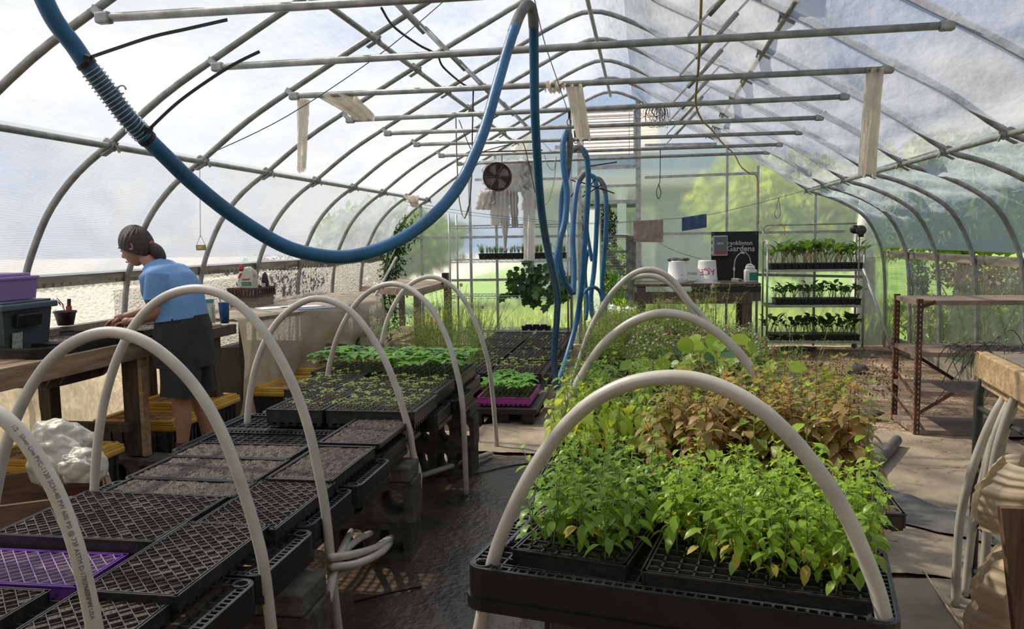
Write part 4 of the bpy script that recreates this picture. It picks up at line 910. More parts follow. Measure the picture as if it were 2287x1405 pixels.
# bushy fine plants
def fine(name, lab, grp, h, r, n, leaf, seed, fl=None, nf=0, feather=False, fr=.008):
    rr = random.Random(seed); t = local(name, lab, 'plant', grp); st = MB(); lv = MB(); fm = MB()
    for k in range(n):
        a = rr.uniform(0, 6.28); q = abs(rr.gauss(0, r)); hh = h*rr.uniform(.6, 1.1)
        P = [Vector((math.cos(a)*q*.3, math.sin(a)*q*.3, 0)), Vector((math.cos(a)*q*.6, math.sin(a)*q*.6, hh*.5)), Vector((math.cos(a)*q, math.sin(a)*q, hh))]
        P = spline(P, 4); st.tube(P, .0013, 3, False)
        for p in P[2:]:
            for _ in range(5 if feather else 3):
                d = Vector((rr.gauss(0, 1), rr.gauss(0, 1), rr.uniform(.1, 1)))
                if feather:
                    e_ = p+d.normalized()*rr.uniform(.02, .05); s_ = d.orthogonal().normalized()*.0012; lv.add([p-s_, p+s_, e_], [[0, 1, 2]])
                else: lv.leaf(p, d, rr.uniform(.015, .028), .009, .5, n=2)
        if k < nf: 
            if feather:
                for j in range(7): b = j*.9; round_leaf(fm, P[-1]+Vector((math.cos(b)*fr, -.002, math.sin(b)*fr)), (0, -1, .4), fr*.7, 5)
            else: fm.ball(P[-1]+Vector((0, 0, .006)), fr, 7, 4)
    st.build('stem', stemg, t); lv.build('leaves', leaf, t)
    if nf: fm.build('flower', fl, t, not feather, kind='stuff')
    return t
lf_fe = lmat('feathery_leaf', (.16, .24, .06), (.34, .42, .14), .4); lf_gom = lmat('gomphrena_leaf', (.12, .22, .05), (.27, .38, .11), .4)
pinkf = mat('pale_pink_flower', (.72, .52, .50), .7, trans=.2); magf = mat('magenta_flower', (.50, .08, .22), .6, trans=.2)
G = [fine('gomphrena', 'bushy gomphrena with tiny pale button flowers on the right bench', 'gomphrena plants with pale buttons', .17, .045, 16, lf_gom, 300+k, pinkf if k != 2 else magf, 5, fr=.007) for k in range(4)]
scatter(G, cells(-.08, .62, 4.0, 5.2, 9, 12, .5, .9), .77, .8, 1.2, 0, 'gomphrena with tiny pale buttons, %s part of its patch on the right bench')
F = [fine('feathery_seedling', 'feathery green seedling at the far end of the right bench', 'feathery seedlings on the right bench', .20, .05, 14, lf_fe, 320+k, None, 0, True) for k in range(3)]
scatter(F, cells(-.33, .35, 5.3, 6.1, 7, 8, .5, .9)+cells(-.34, -.1, 4.6, 5.2, 3, 6, .5, .9), .77, .8, 1.3, 0, 'feathery green seedling, %s part of its patch on the right bench')
C_ = [fine('cosmos', 'tall feathery cosmos with pale flowers in front of the wooden workbench', 'cosmos before the workbench', .42, .12, 26, lf_fe, 330+k, pinkf, 4, True, .010) for k in range(2)]
scatter(C_, [(npt(1555, 720, 6.2).x, 6.2), (npt(1600, 720, 6.4).x, 6.4), (npt(1475, 720, 6.3).x, 6.3), (npt(1530, 720, 6.6).x, 6.6)], .62, .9, 1.15)
F2 = [fine('tall_weed', 'leafy green weed in the narrow passage behind the right bench', 'weeds behind the right bench', .50, .16, 26, lf_gom, 340+k) for k in range(3)]
scatter(F2, [(-.30+R.uniform(0, 1.5), R.uniform(6.6, 7.8)) for _ in range(16)], .05, .8, 1.3)
t = local('weed_box', 'low black crate row behind the right bench', 'crate', None)
m = MB(); m.box((0, 0, .03), (1.7, 1.4, .06)); m.build('base', blk, t); place(t, (.5, 7.2, 0))
# ================================================================ seedlings on the left bench
def twoleaf(name, lab, grp, h, ln, lw, n, leaf, seed, st=stemp, cat='seedling'):
    rr = random.Random(seed); t = local(name, lab, cat, grp); s_ = MB(); lv = MB(); bx, by = rr.gauss(0, .12)*h, rr.gauss(0, .12)*h; top = Vector((bx, by, h)); s_.tube([(0, 0, 0), (bx*.4, by*.4, h*.5), top], .0011 if h < .06 else .0016, 4)
    a0 = rr.uniform(0, 6.28)
    for k in range(n): a = a0+k*2*PI/n+rr.gauss(0, .2); lv.leaf(top, (math.cos(a), math.sin(a), rr.uniform(.1, .6)), ln*rr.uniform(.7, 1.15), ln*lw, .8, .08, n=3)
    s_.build('stem', st, t); lv.build('leaves', leaf, t, True); return t
Sd = [twoleaf('seedling', 'tiny pale green seedling in the trays behind the empty lattice', 'tiny seedlings on the left bench', .030, .020, .5, 4, lf_seed, 400+k) for k in range(5)]
pts = []
for (x0, x1, y0, y1, z_), pr, nx, ny in zip(SEED, (.35, .8, .45, .8), (7, 10, 7, 11), (9, 9, 11, 9)): pts += cells(x0+.02, x1-.02, y0+.02, y1-.02, nx, ny, .4, pr)
scatter(Sd, pts, Zs-.006, .8, 1.5, 0, 'tiny pale green seedling, %s part of the small seedling trays on the left bench')
Cu = [twoleaf('cucumber_seedling', 'leafy bright green seedling in the broad leaved patch on the left bench', 'broad leaved seedlings on the left bench', .10, .068, .75, 4, (lf_cuc if k < 4 else lf_cucL), 420+k, stemg) for k in range(6)]
scatter(Cu, cells(-1.66, -1.12, 4.78, 5.36, 10, 10, .5, 1)+cells(-2.16, -1.70, 4.95, 5.42, 8, 8, .5, .95), Zs-.005, .75, 1.25, .1, 'leafy bright green seedling, %s part of the broad leaved patch')
# leafy seedlings in the magenta tray on the low pallet
g = tray('magenta seed tray on a low black pallet past the left bench', .44, .62, .07, kind='square', cell=.045, sm=soil_dk, rim=pinkp, seed=90, group='seed trays'); place(g, (-1.13, 6.70, .15))
Cv = [twoleaf('cucumber_seedling', 'broad pale green seedling standing in the magenta tray', 'seedlings in the magenta tray', .11, .06, .75, 4, lf_cuc, 440+k, stemg) for k in range(4)]
scatter(Cv, cells(-1.34, -.93, 6.42, 7.0, 8, 11, .5, 1), .21, .8, 1.25, .1)
t = thing('black_pallet', 'low black plastic pallet holding the magenta tray', 'pallet', (-1.13, 6.7, 0))
m = MB(); m.box((-1.13, 6.75, .12), (.56, .86, .05), bev=.008); m.build('deck', blk, t)
for x in (-1.35, -1.13, -.93):
    for y in (6.4, 6.75, 7.1): m = MB(); m.box((x, y, .05), (.09, .09, .10)); m.build('foot', blk, t)
# low rows of trays running to the back
k = 0
for y0 in (7.45, 8.35, 9.25, 10.1):
    for x0 in (-2.0, -1.45):
        lab = '%s low seedling tray toward the back, %s column' % (('nearest', 'second', 'third', 'farthest')[k//2], 'left' if x0 < -1.7 else 'right'); k += 1
        box_tray(lab, x0, x0+.5, y0, y0+.82, .24, h=.05, kind='square', cell=.05, sm=soil_dk, seed=95+k, group='low seedling trays toward the back')
        m = MB(); m.box((x0+.25, y0+.41, .095), (.5, .85, .03)); q = m.build('slatted_stand', wood_d); tag(q, 'low stand under the %s low tray toward the back, %s column' % (('nearest', 'second', 'third', 'farthest')[(k-1)//2], 'left' if x0 < -1.7 else 'right'), 'stand', 'low stands under the back trays')
        m = MB()
        for ax in (.03, .47):
            for ay in (.05, .8): m.box((x0+ax, y0+ay, .04), (.05, .05, .08))
        m.build('leg_set', wood_d, q)
Sp = [twoleaf('seedling', 'small yellow green seedling in the low trays toward the back', 'seedlings in the low back trays', .05, .03, .5, 4, lf_seed, 460+k) for k in range(4)]
scatter(Sp, cells(-1.95, -.97, 7.5, 8.2, 14, 8, .4, .9)+cells(-1.95, -.97, 8.4, 10.8, 10, 12, .4, .45), .235, .8, 1.4)
m = MB()
for i in range(7): m.lathe([(.035, 0), (.045, .06)], 8, at(1172+i*8.5, 738-(i % 2)*3, y=10.4))
tag(m.build('plug_tray', blk), 'small black plug pot strip on the far low trays', 'tray')
# feathery flowers by the back left
C2 = [fine('cosmos', 'tall feathery cosmos with pink flowers behind the left bench', 'pink cosmos behind the left bench', .58, .18, 60, lf_fe, 350+k, mat('pink_flower', (.70, .30, .34), .6, trans=.2), 3, True, .010) for k in range(3)]
scatter(C2, [(npt(px, 740, y).x, y) for px, y in ((945, 6.5), (985, 6.8), (1020, 6.4), (1050, 7.0), (925, 7.3), (1000, 7.5), (1065, 7.6), (965, 7.1))], .33, .8, 1.25)
m = MB(); m.box((-2.15, 7.0, .16), (1.0, 1.5, .32)); t = thing('crate_stand', 'dark crate stand under the pink cosmos', 'stand', (-2.15, 7, 0)); m.build('box', wood_d, t)
t = local('broad_leaf_plant', 'dark long leaved plant beside the draped netting frame', 'plant', None); m = MB(); rr = random.Random(3)
for k in range(46): a = rr.uniform(0, 6.28); p = Vector((rr.gauss(0, .07), rr.gauss(0, .07), rr.uniform(.1, .45))); m.leaf(p, (math.cos(a), math.sin(a), .7), rr.uniform(.1, .2), .04, 1.4, n=4)
m.build('leaves', lf_tree, t); s_ = MB(); s_.tube([(0, 0, 0), (0, 0, .5)], .006, 5); s_.build('stem', stemg, t); place(t, (npt(855, 740, 6.9).x, 6.9, .32))
# ================================================================ left side: potting table
TZ = .92
def planks(t, x0, x1, y0, y1, z, n, th=.03, m_=wood_g, along='y', name='plank'):
    for i in range(n):
        m = MB()
        if along == 'y': w_ = (x1-x0)/n; m.box((x0+(i+.5)*w_, (y0+y1)/2, z-th/2+R.uniform(-.002, .002)), (w_-.006, y1-y0, th), bev=.003)
        else: w_ = (y1-y0)/n; m.box(((x0+x1)/2, y0+(i+.5)*w_, z-th/2+R.uniform(-.002, .002)), (x1-x0, w_-.006, th), bev=.003)
        m.build(name, m_, t)
table_w = mat('potting_table_wood', (.20, .12, .07), .7, 0, col2=(.36, .25, .15), scale=3, stretch=(10, 1.2, 10), bump=.3, bscale=12)
dark_w = mat('dark_stained_post', (.05, .035, .026), .8, 0, col2=(.10, .075, .055), scale=4, stretch=(12, 12, 1.5), bump=.3)
t = thing('potting_table', 'long weathered wooden potting table along the left wall, where the worker stands', 'table', (-3.35, 4.3, 0))
planks(t, -3.66, -3.05, 2.6, 3.7, TZ, 5, .035, table_w); planks(t, -3.66, -3.03, 4.62, 5.44, TZ, 5, .035, table_w)
m = MB(); m.box((-3.04, 3.9, TZ-.05), (.035, 2.6, .11), bev=.004); m.build('front_board', table_w, t)
m = MB(); m.box((-3.66, 3.9, TZ-.05), (.03, 2.6, .10)); m.build('rear_board', table_w, t)
m = MB(); m.box((-3.0, 5.3, TZ-.045), (.04, .5, .07)); m.box((-3.34, 5.45, TZ-.045), (.64, .03, .07)); m.build('end_board', dark_w, t)
for lab, x, y, z0, w_ in (('front_post', -3.12, 4.52, .20, .11), ('leg', -3.62, 4.4, 0, .08), ('leg', -3.08, 5.38, 0, .08), ('leg', -3.6, 5.38, 0, .08), ('leg', -3.12, 2.9, 0, .08)):
    m = MB(); m.box((x, y, (z0+TZ-.04)/2), (w_, .09, TZ-.04-z0), bev=.003); m.build(lab, dark_w, t)
m = MB(); m.box((-3.05, 4.50, .54), (.025, .06, .68)); m.build('pale_batten', wood_t, t)
m = MB(); m.box((-3.38, 4.4, .40), (.60, .06, .05)); m.build('cross_rail', dark_w, t)
b_ = blk_at(bm2, -3.10, 4.52, .0, 'concrete block under the front post of the potting table', -.1)
# sunken soil trough
t = thing('soil_trough', 'black plastic trough sunk in the potting table, half full of soil', 'trough', (-3.35, 4.15, TZ-.25))
m = MB()
def tr_(u, v):
    a = u*2*PI; r = .30; k = [1, 1.02, 1.0, .93, .82, .6, 0][int(v*6+.5)]; z = [.05, .055, .04, -.04, -.12, -.19, -.21][int(v*6+.5)]
    c, s = math.cos(a), math.sin(a); e_ = .45
    return Vector((-3.35+.27*k*math.copysign(abs(c)**e_, c), 4.15+.43*k*math.copysign(abs(s)**e_, s), TZ+z))
m.grid(tr_, 40, 6); m.build('trough_shell', blk2, t, True)
for i in range(7):
    m = MB(); y = 3.82+i*.11; m.tube([(-3.09, y, TZ+.01), (-3.10, y, TZ-.08), (-3.16, y, TZ-.17)], .008, 4); m.build('moulded_rib', blk2, t)
m = MB(); m.grid(lambda u, v: Vector((lerp(-3.58, -3.12, u), lerp(3.78, 4.52, v), TZ-.01+noise.noise(Vector((u*6, v*9, 0)))*.02)), 16, 20); m.build('soil', soil, t)
o = box_tray('shallow black tray with brown soil lying in the trough by the grey tote', -3.5, -3.18, 3.95, 4.38, TZ+.05, h=.05, kind='flat', sm=soil, seed=201, group='trays on the potting table')
o = box_tray('shallow black soil tray under the hands of the worker', -3.40, -3.06, 4.55, 4.95, TZ+.055, h=.05, kind='flat', sm=soil_dk, seed=202, group='trays on the potting table')
t = thing('ledge_board', 'grey ledge board along the left wall behind the potting table', 'board', (-3.63, 5, .9)); m = MB(); m.box((-3.63, 4.9, .945), (.07, 2.6, .10)); m.build('board', wood_g, t)
# pot with wilting plant
pc = at(147, 726, x=-3.60)
t = thing('plant_pot', 'black plastic plant pot with a wilting twig and a red handled pruner', 'pot', pc)
m = MB(); m.lathe([(.045, 0), (.062, .075), (.068, .078), (.068, .09), (.060, .09), (.055, .07), (0, .07)], 20, pc); m.build('pot', blk2, t, True)
m = MB(); m.tube([pc+Vector((0, 0, .07)), pc+Vector((-.01, .0, .13)), pc+Vector((-.05, 0, .17))], .003, 5)
for k in range(5): m.leaf(pc+Vector((-.02-.012*k, 0, .14+.008*k)), (R.gauss(-.3, .5), R.gauss(0, .5), -1), .05, .014, .3, n=2)
m.build('wilted_twig', dry, t)
m = MB(); m.bar(pc+Vector((.028, 0, .07)), pc+Vector((.03, 0, .12)), .03, .02); m.build('pruner_grip', mat('red_plastic', (.5, .07, .04), .5), t)
m = MB(); m.bar(pc+Vector((.03, 0, .11)), pc+Vector((.035, 0, .165)), .02, .012); m.build('pruner_blade', mat('dark_blade', (.03, .03, .035), .4), t)
# grey tote and purple box, phone, stick
tc_ = at(20, 795, z=TZ); g_t = mat('grey_tote', (.05, .065, .075), .45, var=.15)
t = thing('grey_tote', 'dark grey plastic tote with blue grey lid on the near end of the potting table', 'tote', tc_)
cx_, cy__ = tc_.x-.10, tc_.y+.10
m = MB(); m.box((cx_, cy__, TZ+.125), (.30, .36, .25), taper=.86, bev=.0); m.build('body', g_t, t)
m = MB(); m.box((cx_, cy__, TZ+.262), (.35, .41, .035), bev=.008); m.box((cx_, cy__, TZ+.285), (.30, .36, .012), bev=.004); m.build('lid', mat('tote_lid', (.07, .10, .13), .4, var=.15), t)
m = MB(); m.box((cx_-.02, cy__-.19, TZ+.19), (.22, .03, .07), (.2, 0, 0), bev=.006); m.box((cx_+.165, cy__-.02, TZ+.19), (.03, .18, .07), (0, .2, 0), bev=.006); m.build('handle_recess', blk, t)
m = MB(); m.box((cx_+.149, cy__-.09, TZ+.08), (.004, .07, .09), (0, .1, 0)); m.build('paper_label', mat('faded_label', (.35, .38, .30), .8, var=.4, scale=60), t)
t = thing('purple_box', 'translucent purple storage box with white handle on top of the grey tote', 'box', (cx_-.02, cy__, TZ+.292))
pz = TZ+.294; pb = mat('purple_translucent', (.42, .28, .52), .3, trans=.4, tcol=(.55, .35, .75))
m = MB(); m.box((cx_-.05, cy__+.02, pz+.055), (.26, .30, .11), taper=.93, bev=.0); m.build('body', pb, t)
m = MB(); m.box((cx_-.05, cy__+.02, pz+.118), (.28, .32, .018), bev=.006); m.box((cx_-.05, cy__+.02, pz+.135), (.22, .26, .02), bev=.008); m.build('lid', pb, t)
m = MB(); m.tube([(cx_-.10, cy__-.14, pz+.10), (cx_-.10, cy__-.165, pz+.04), (cx_+.02, cy__-.165, pz+.04), (cx_+.02, cy__-.14, pz+.10)], .007, 6); m.build('handle', mat('white_plastic', (.75, .75, .72), .4), t)
p = at(80, 778, z=TZ); t = thing('phone', 'black smartphone lying on the potting table edge beside the grey tote', 'phone', p)
m = MB(); m.box(p+Vector((0, 0, .008)), (.08, .15, .010), (0, 0, -.9), bev=.003); m.build('case', blk, t); m = MB(); m.box(p+Vector((0, 0, .0145)), (.07, .135, .002), (0, 0, -.9)); m.build('screen', mat('phone_glass', (.02, .02, .025), .05), t)
m = MB(); a, b = at(110, 770, z=TZ+.012), at(215, 738, z=TZ+.06); m.tube([a, b], .008, 6); tag(m.build('wooden_stick', wood_t), 'thin wooden stick lying along the front of the potting table', 'stick')
p = at(468, 722, z=TZ); t = thing('water_bottle', 'clear wide mouth water bottle with teal lid on the potting table', 'bottle', p)
m = MB(); m.lathe([(.040, 0), (.044, .01), (.044, .13), (.036, .15), (.036, .155)], 18, p); m.build('body', mat('frosted_plastic', (.66, .66, .56), .3, trans=.4, tcol=(.8, .8, .7)), t, True)
m = MB(); m.lathe([(.039, .152), (.039, .178), (0, .18)], 18, p); m.build('lid', mat('teal_lid', (.10, .30, .30), .5), t)
m = MB(); m.tube([p+Vector((-.03-.02*math.sin(a), 0, .175+.02*math.cos(a))) for a in [k*.6 for k in range(9)]], .004, 5); m.build('lid_strap', mat('lime_strap', (.45, .50, .10), .5), t)
m = MB()
for k in range(9): v = (CP-p); v.z = 0; v.normalize(); q = p+v*.0448+Vector((.02, .02, .02+k*.012)); m.box(q, (.012, .012, .0015))
m.build('volume_marks', ink, t)
p = at(502, 722, z=TZ); t = thing('blue_cup', 'tall blue plastic tumbler beside the water bottle', 'cup', p)
m = MB(); m.lathe([(.030, 0), (.040, .15), (.042, .155), (.036, .155), (.028, .01), (0, .01)], 18, p); m.build('body', mat('blue_cup_plastic', (.03, .13, .38), .35), t, True); m = MB(); m.tube([p+Vector((-.02, 0, .14)), p+Vector((-.035, 0, .19))], .004, 5); m.build('straw', mat('blue_straw', (.08, .25, .5), .4), t)
p = at(430, 722, z=TZ); m = MB(); m.box(p+Vector((.02, 0, .006)), (.22, .14, .008)); tag(m.build('paper_sheet', mat('paper', (.8, .8, .78), .8)), 'white paper lying on the potting table behind the worker', 'paper')
# light coloured shade cloth hanging behind and under the table
def curtain(u, v):
    y = lerp(2.0, 5.9, u); z = lerp(.03, .90, v); return Vector((-3.66+.03*math.sin(y*7)+noise.noise(Vector((y*1.5, z*2, 0)))*.10+noise.noise(Vector((y*6, z*7, 0)))*.03, y, z))
m = MB(); m.grid(curtain, 120, 30); tag(m.build('shade_cloth', mat('beige_cloth', (.55, .48, .36), .8, trans=.6, tcol=(.82, .72, .54), bump=.6, bscale=120, var=.12, scale=5), None, True), 'pale yellowish shade cloth hanging behind the potting table', 'cloth')
# ---------------------------------------------------------------- black totes with yellow lids
yl = mat('yellow_lid', (.50, .28, .03), .55, 0, col2=(.62, .38, .06), scale=7, bump=.2)
def tote(lab, x0, x1, y0, y1, ztop, rz=0, h=None):
    h = h or ztop; t = local('storage_tote', lab, 'tote', 'black totes with yellow lids'); w, l = x1-x0, y1-y0
    m = MB(); m.box((0, 0, (h-.05)/2), (w*.9, l*.92, h-.05), taper=.88)
    for i in range(7): m.box((-w*.4+i*w*.8/6, -l*.452, h*.45), (.02, .015, h*.75)); m.box((w*.442, -l*.4+i*l*.8/6, h*.45), (.015, .02, h*.75))
    m.build('body', blk2, t)
    m = MB(); m.box((0, 0, h-.035), (w, l, .045), bev=.015)
    m.box((0, 0, h-.01), (w*.98, l*.98, .008), bev=.003)
    for i in (-1, 1): m.box((0, i*l*.43, h), (w*.9, l*.08, .02), bev=.006); m.box((i*w*.43, 0, h), (w*.08, l*.9, .02), bev=.006)
    m.build('lid', yl, t); m = MB()
    for i in range(5):
        for j in range(3): m.box((-w*.29+i*w*.145, -l*.24+j*l*.24, h-.004), (w*.115, l*.19, .012), bev=.004)
    m.build('lid_pattern', mat('soiled_yellow', (.36, .20, .06), .8, 0, col2=(.22, .13, .07), scale=9), t)
    place(t, ((x0+x1)/2, (y0+y1)/2, ztop-h), rz); return t
tote('black tote with yellow lid under the potting table, left of the front post', -3.60, -2.98, 3.72, 4.20, .36)
tote('black tote with yellow lid behind the front post of the potting table', -3.58, -2.98, 4.68, 5.02, .36)
tote('black tote with yellow lid behind the legs of the worker', -3.55, -2.93, 5.06, 5.48, .40)
a = at(640, 868, z=.42); b = at(800, 868, z=.42)
tote('black tote with yellow lid on the floor under the draped rack', a.x-.35, a.x+.42, a.y+.05, a.y+.65, .40)
tote('black tote with clean yellow lid stacked at the back of the draped rack', a.x-.32, a.x+.45, a.y+.72, a.y+1.3, .44)
# crumpled bag and plywood box at lower left
def crumple(name, lab, cat, c, r, mt, seed, amp=.35, grp=None, sc=(1, 1, 1)):
    rr = random.Random(seed); off = Vector((rr.random()*50, rr.random()*50, rr.random()*50)); m = MB(); c = Vector(c)
    def f(u, v):
        th = PI*v; a = 2*PI*u; d = Vector((math.sin(th)*math.cos(a), math.sin(th)*math.sin(a), math.cos(th)))
        w1 = d+Vector((noise.noise(d*2+off), noise.noise(d*2-off), noise.noise(d*2+off*2)))*.5; k = 1+amp*.55*noise.noise(d*1.3+off)-amp*.55*max(0, .35-abs(noise.noise(w1*2.1+off))*1.6)-amp*.32*max(0, .3-abs(noise.noise(Vector((w1.x*6, w1.y*6, w1.z*2.2))+off))*1.5)+amp*.10*noise.noise(w1*13)
        q = Vector((d.x*r*k*sc[0], d.y*r*k*sc[1], d.z*r*k*sc[2])); p = c+q; p.z = max(p.z, c.z-r*sc[2]*.8); return p
    PL = [(Vector((rr.gauss(0, 1), rr.gauss(0, 1), rr.gauss(0, 1))).normalized(), rr.uniform(-.6, .6), rr.uniform(.8, 1.6)) for _ in range(12)]+[(Vector((rr.gauss(0, 1), rr.gauss(0, 1), rr.gauss(0, .7))).normalized(), rr.uniform(-.95, .95), rr.uniform(.25, .65)) for _ in range(46)]
    def f(u, v):
        th = PI*v; a = 2*PI*u; d = Vector((math.sin(th)*math.cos(a), math.sin(th)*math.sin(a), math.cos(th)))
        wv = Vector((noise.noise(d*3+off), noise.noise(d*3-off), noise.noise(d*3+off*2)))*.22; k = .92+amp*.36*sum(w_*(abs((d+wv).dot(n_)-c0)-.55)*(1 if i % 2 else -1) for i, (n_, c0, w_) in enumerate(PL))+amp*.3*noise.noise(d*1.4+off)
        k = max(.35, min(1.5, k)); p = c+Vector((d.x*r*k*sc[0], d.y*r*k*sc[1], d.z*r*k*sc[2])); p.z = max(p.z, c.z-r*sc[2]*.8); return p
    m.grid(f, 110, 64); o = m.build(name, mt, None, False); return tag(o, lab, cat, grp)
bagm = mat('white_bag_plastic', (.55, .52, .45), .4, 0, var=.12, scale=6, trans=.2, bump=.3, bscale=20)
crumple('plastic_bag', 'crumpled off white plastic bag in the plywood box', 'bag', at(95, 1025, y=3.0)+Vector((0, .1, 0)), .155, bagm, 3, .45, sc=(1.35, .8, .95))
crumple('plastic_bag', 'smaller fold of white plastic hanging over the corner of the plywood box', 'bag', at(165, 1040, y=2.95), .075, bagm, 5, .5, sc=(1.3, .8, 1))
t = thing('plywood_box', 'open plywood box at the lower left beside the left bench', 'box', (-2.6, 2.85, 0))
ply = mat('plywood', (.11, .062, .036), .8, 0, col2=(.20, .12, .075), scale=2.5, stretch=(1.2, 1.2, 9), bump=.3, bscale=12)
A = at(-30, 1135, y=2.62); B = at(172, 1080, y=2.9); 
for p, q, nm in ((Vector((-3.0, 2.4, 0)), Vector((-2.17, 2.95, 0)), 'side_panel'), (Vector((-2.17, 2.95, 0)), Vector((-2.5, 3.35, 0)), 'end_panel'), (Vector((-3.3, 2.8, 0)), Vector((-2.5, 3.35, 0)), 'side_panel')):
    d_ = q-p; m = MB(); m.box((p+q)/2+Vector((0, 0, .25)), (d_.length, .02, .48), (0, 0, math.atan2(d_.y, d_.x))); m.build(nm, ply, t)
# ---------------------------------------------------------------- draped rack
t = thing('draped_rack', 'steel rack table covered with draped beige netting, left of the seedlings', 'rack', (-3.0, 7.2, 0))
x0, x1, y0, y1 = -3.60, -2.75, 5.95, 8.3; zt = .93
fr = mat('dark_steel', (.05, .05, .048), .5, .4, var=.2)
for px, py, y in ((540, 880, 5.95), (690, 900, 6.6), (795, 860, 7.1), (815, 850, 8.2)):
    p = at(px, 700, y=y); m = MB(); m.box((p.x, y, zt/2), (.045, .045, zt)); m.build('post', fr, t)
for z in (.86, .62, .45, .12):
    a = at(690, 700, y=6.6); b = at(812, 700, y=7.25); m = MB(); m.tube([(a.x, 6.6, z), (b.x, 7.25, z)], .009, 6); m.build('rod', fr, t)
m = MB(); m.add([(-3.64, 5.8, zt), (-2.98, 5.8, zt), (-2.55, 7.4, zt), (-2.9, 8.6, zt), (-3.64, 8.6, zt), (-3.64, 5.8, zt-.03), (-2.98, 5.8, zt-.03), (-2.55, 7.4, zt-.03), (-2.9, 8.6, zt-.03), (-3.64, 8.6, zt-.03)], [[0, 1, 2, 3, 4], [9, 8, 7, 6, 5], [0, 5, 6, 1], [1, 6, 7, 2], [2, 7, 8, 3], [3, 8, 9, 4]]); m.build('table_top', wood_g, t)
netm = mat('netting', (.60, .53, .44), .8, trans=.4, tcol=(.85, .77, .64), alpha=.72, bump=.6, bscale=90, var=.15, scale=8)
E_ = [Vector((-3.02, 5.62)), Vector((-2.95, 6.1)), Vector((-2.74, 6.7)), Vector((-2.52, 7.4)), Vector((-2.85, 8.5))]
def net(u, v):
    s = u*(len(E_)-1); i = min(int(s), len(E_)-2); e_ = E_[i].lerp(E_[i+1], s-i); tg = (E_[i+1]-E_[i]).normalized(); nr = Vector((tg.y, -tg.x))
    if v < .35:
        k = v/.35; x = lerp(-3.64, e_.x, k); y = e_.y+ (1-k)*.1; z = zt+.012+noise.noise(Vector((x*5, y*5, 0)))*.012+.03*abs(noise.noise(Vector((x*9, y*9, 4)))); return Vector((x, y, z))
    k = (v-.35)/.65; bot = [.18, .10, .62, .50, .15][i]*(1-(s-i))+[.10, .62, .50, .15, .15][i]*(s-i)
    z = lerp(zt+.005, bot, k); f = .035*k*math.sin(u*38+k*5)+.05*k*noise.noise(Vector((u*12, k*3, 1))); q = e_+nr*(.02+f+.03*math.sin(PI*k)); return Vector((q.x, q.y, z))
m = MB(); m.grid(net, 120, 50); m.build('netting', netm, t, True)
m = MB(); m.box((at(580, 830, y=6.35).x, 6.4, .34), (.55, .5, .62)); tag(m.build('dark_cabinet', mat('dark_cabinet', (.05, .05, .048), .6, var=.3, scale=5)), 'dark grey cabinet under the near end of the draped rack', 'cabinet')
p = at(612, 830, y=6.12); m = MB(); m.box(p, (.055, .004, .085)); m.tube([p+Vector((0, 0, .04)), p+Vector((0, 0, .13))], .002, 4); tag(m.build('hanging_tag', mat('pale_tag', (.35, .37, .36), .6)), 'small white tag hanging on a string from the draped rack', 'tag')
for i, (px, w_) in enumerate(((700, .2), (748, .26))):
    p = at(px, 800, y=7.9); m = MB(); m.box((p.x, 7.9, .42), (w_*1.2, .02, .84), (.06, 0, 0)); m.box((p.x-w_*.45, 7.885, .42), (.03, .02, .84), (.06, 0, 0)); tag(m.build('plywood_sheet', mat('aged_plywood', (.22, .15, .08), .7, 0, col2=(.34, .25, .15), scale=3, stretch=(8, 1, 1.2))), ('narrow' if i == 0 else 'wide')+' upright plywood sheet seen under the draped netting', 'board', 'plywood sheets behind the rack')
# papers, clipboards
for i, (px, py, rz) in enumerate(((622, 687, .3), (675, 686, .35), (700, 688, .3))):
    p = at(px, py, z=zt+.075); m = MB(); m.box(p, (.20, .30, .006), (0, 0, -1.1+rz)); tag(m.build('clipboard', mat('paper', (0, 0, 0)) if i < 2 else mat('blue_folder', (.15, .2, .3), .6)), ('left white sheet of paper on the draped rack', 'middle white sheet of paper on the draped rack', 'blue grey folder beside the papers on the draped rack')[i], 'paper', 'papers on the draped rack')
# crate with jug, jar, bottle
def put_label(m, pts): m.poly(pts)
base = at(548, 664, x=-3.42); cz = base.z
t = thing('wire_basket', 'dark brown plastic basket at the back of the draped rack', 'basket', base+Vector((0, .1, 0)))
bw = mat('brown_basket', (.05, .018, .018), .5)
bx, by = base.x, base.y+.12
m = MB(); m.box((bx, by, cz+.005), (.26, .34, .01))
for z in (.01, .075): 
    for s in (-1, 1): m.box((bx+s*.13, by, cz+z+.0), (.012, .36, .016)); m.box((bx, by+s*.18, cz+z), (.27, .012, .016))
for i in range(9):
    for s in (-1, 1): m.box((bx+s*.13, by-.17+i*.0425, cz+.042), (.010, .018, .07)); m.box((bx-.12+i*.03, by+s*.18, cz+.042), (.016, .010, .07))
m.build('basket', bw, t)
m = MB(); m.box((bx, by, cz/2+.46), (.30, .36, cz-.93 if cz > .95 else .01)); 
jug = mat('jug_plastic', (.62, .62, .52), .4, trans=.15)
def jug_at(t, p, h, w, d, lab_mats=True):
    o = [(-w/2, 0), (w/2, 0), (w/2, h*.80), (w*.42, h*.93), (w*.25, h), (-w*.05, h*.99), (-w*.25, h*.85), (-w*.40, h*.70), (-w/2, h*.55)]
    m = MB(); m.prism([(p.x+a, p.y-d/2, p.z+z) for a, z in o], (0, d, 0)); m.build('body', jug, t)
    m = MB(); m.tube([(p.x+a, p.y-d*.1, p.z+z) for a, z in ((w*.44, h*.72), (w*.46, h*.92), (w*.2, h*1.03), (-w*.12, h*1.0))], d*.18, 8); m.build('handle', jug, t, True)
jp = Vector((bx-.0, by-.06, cz+.012))
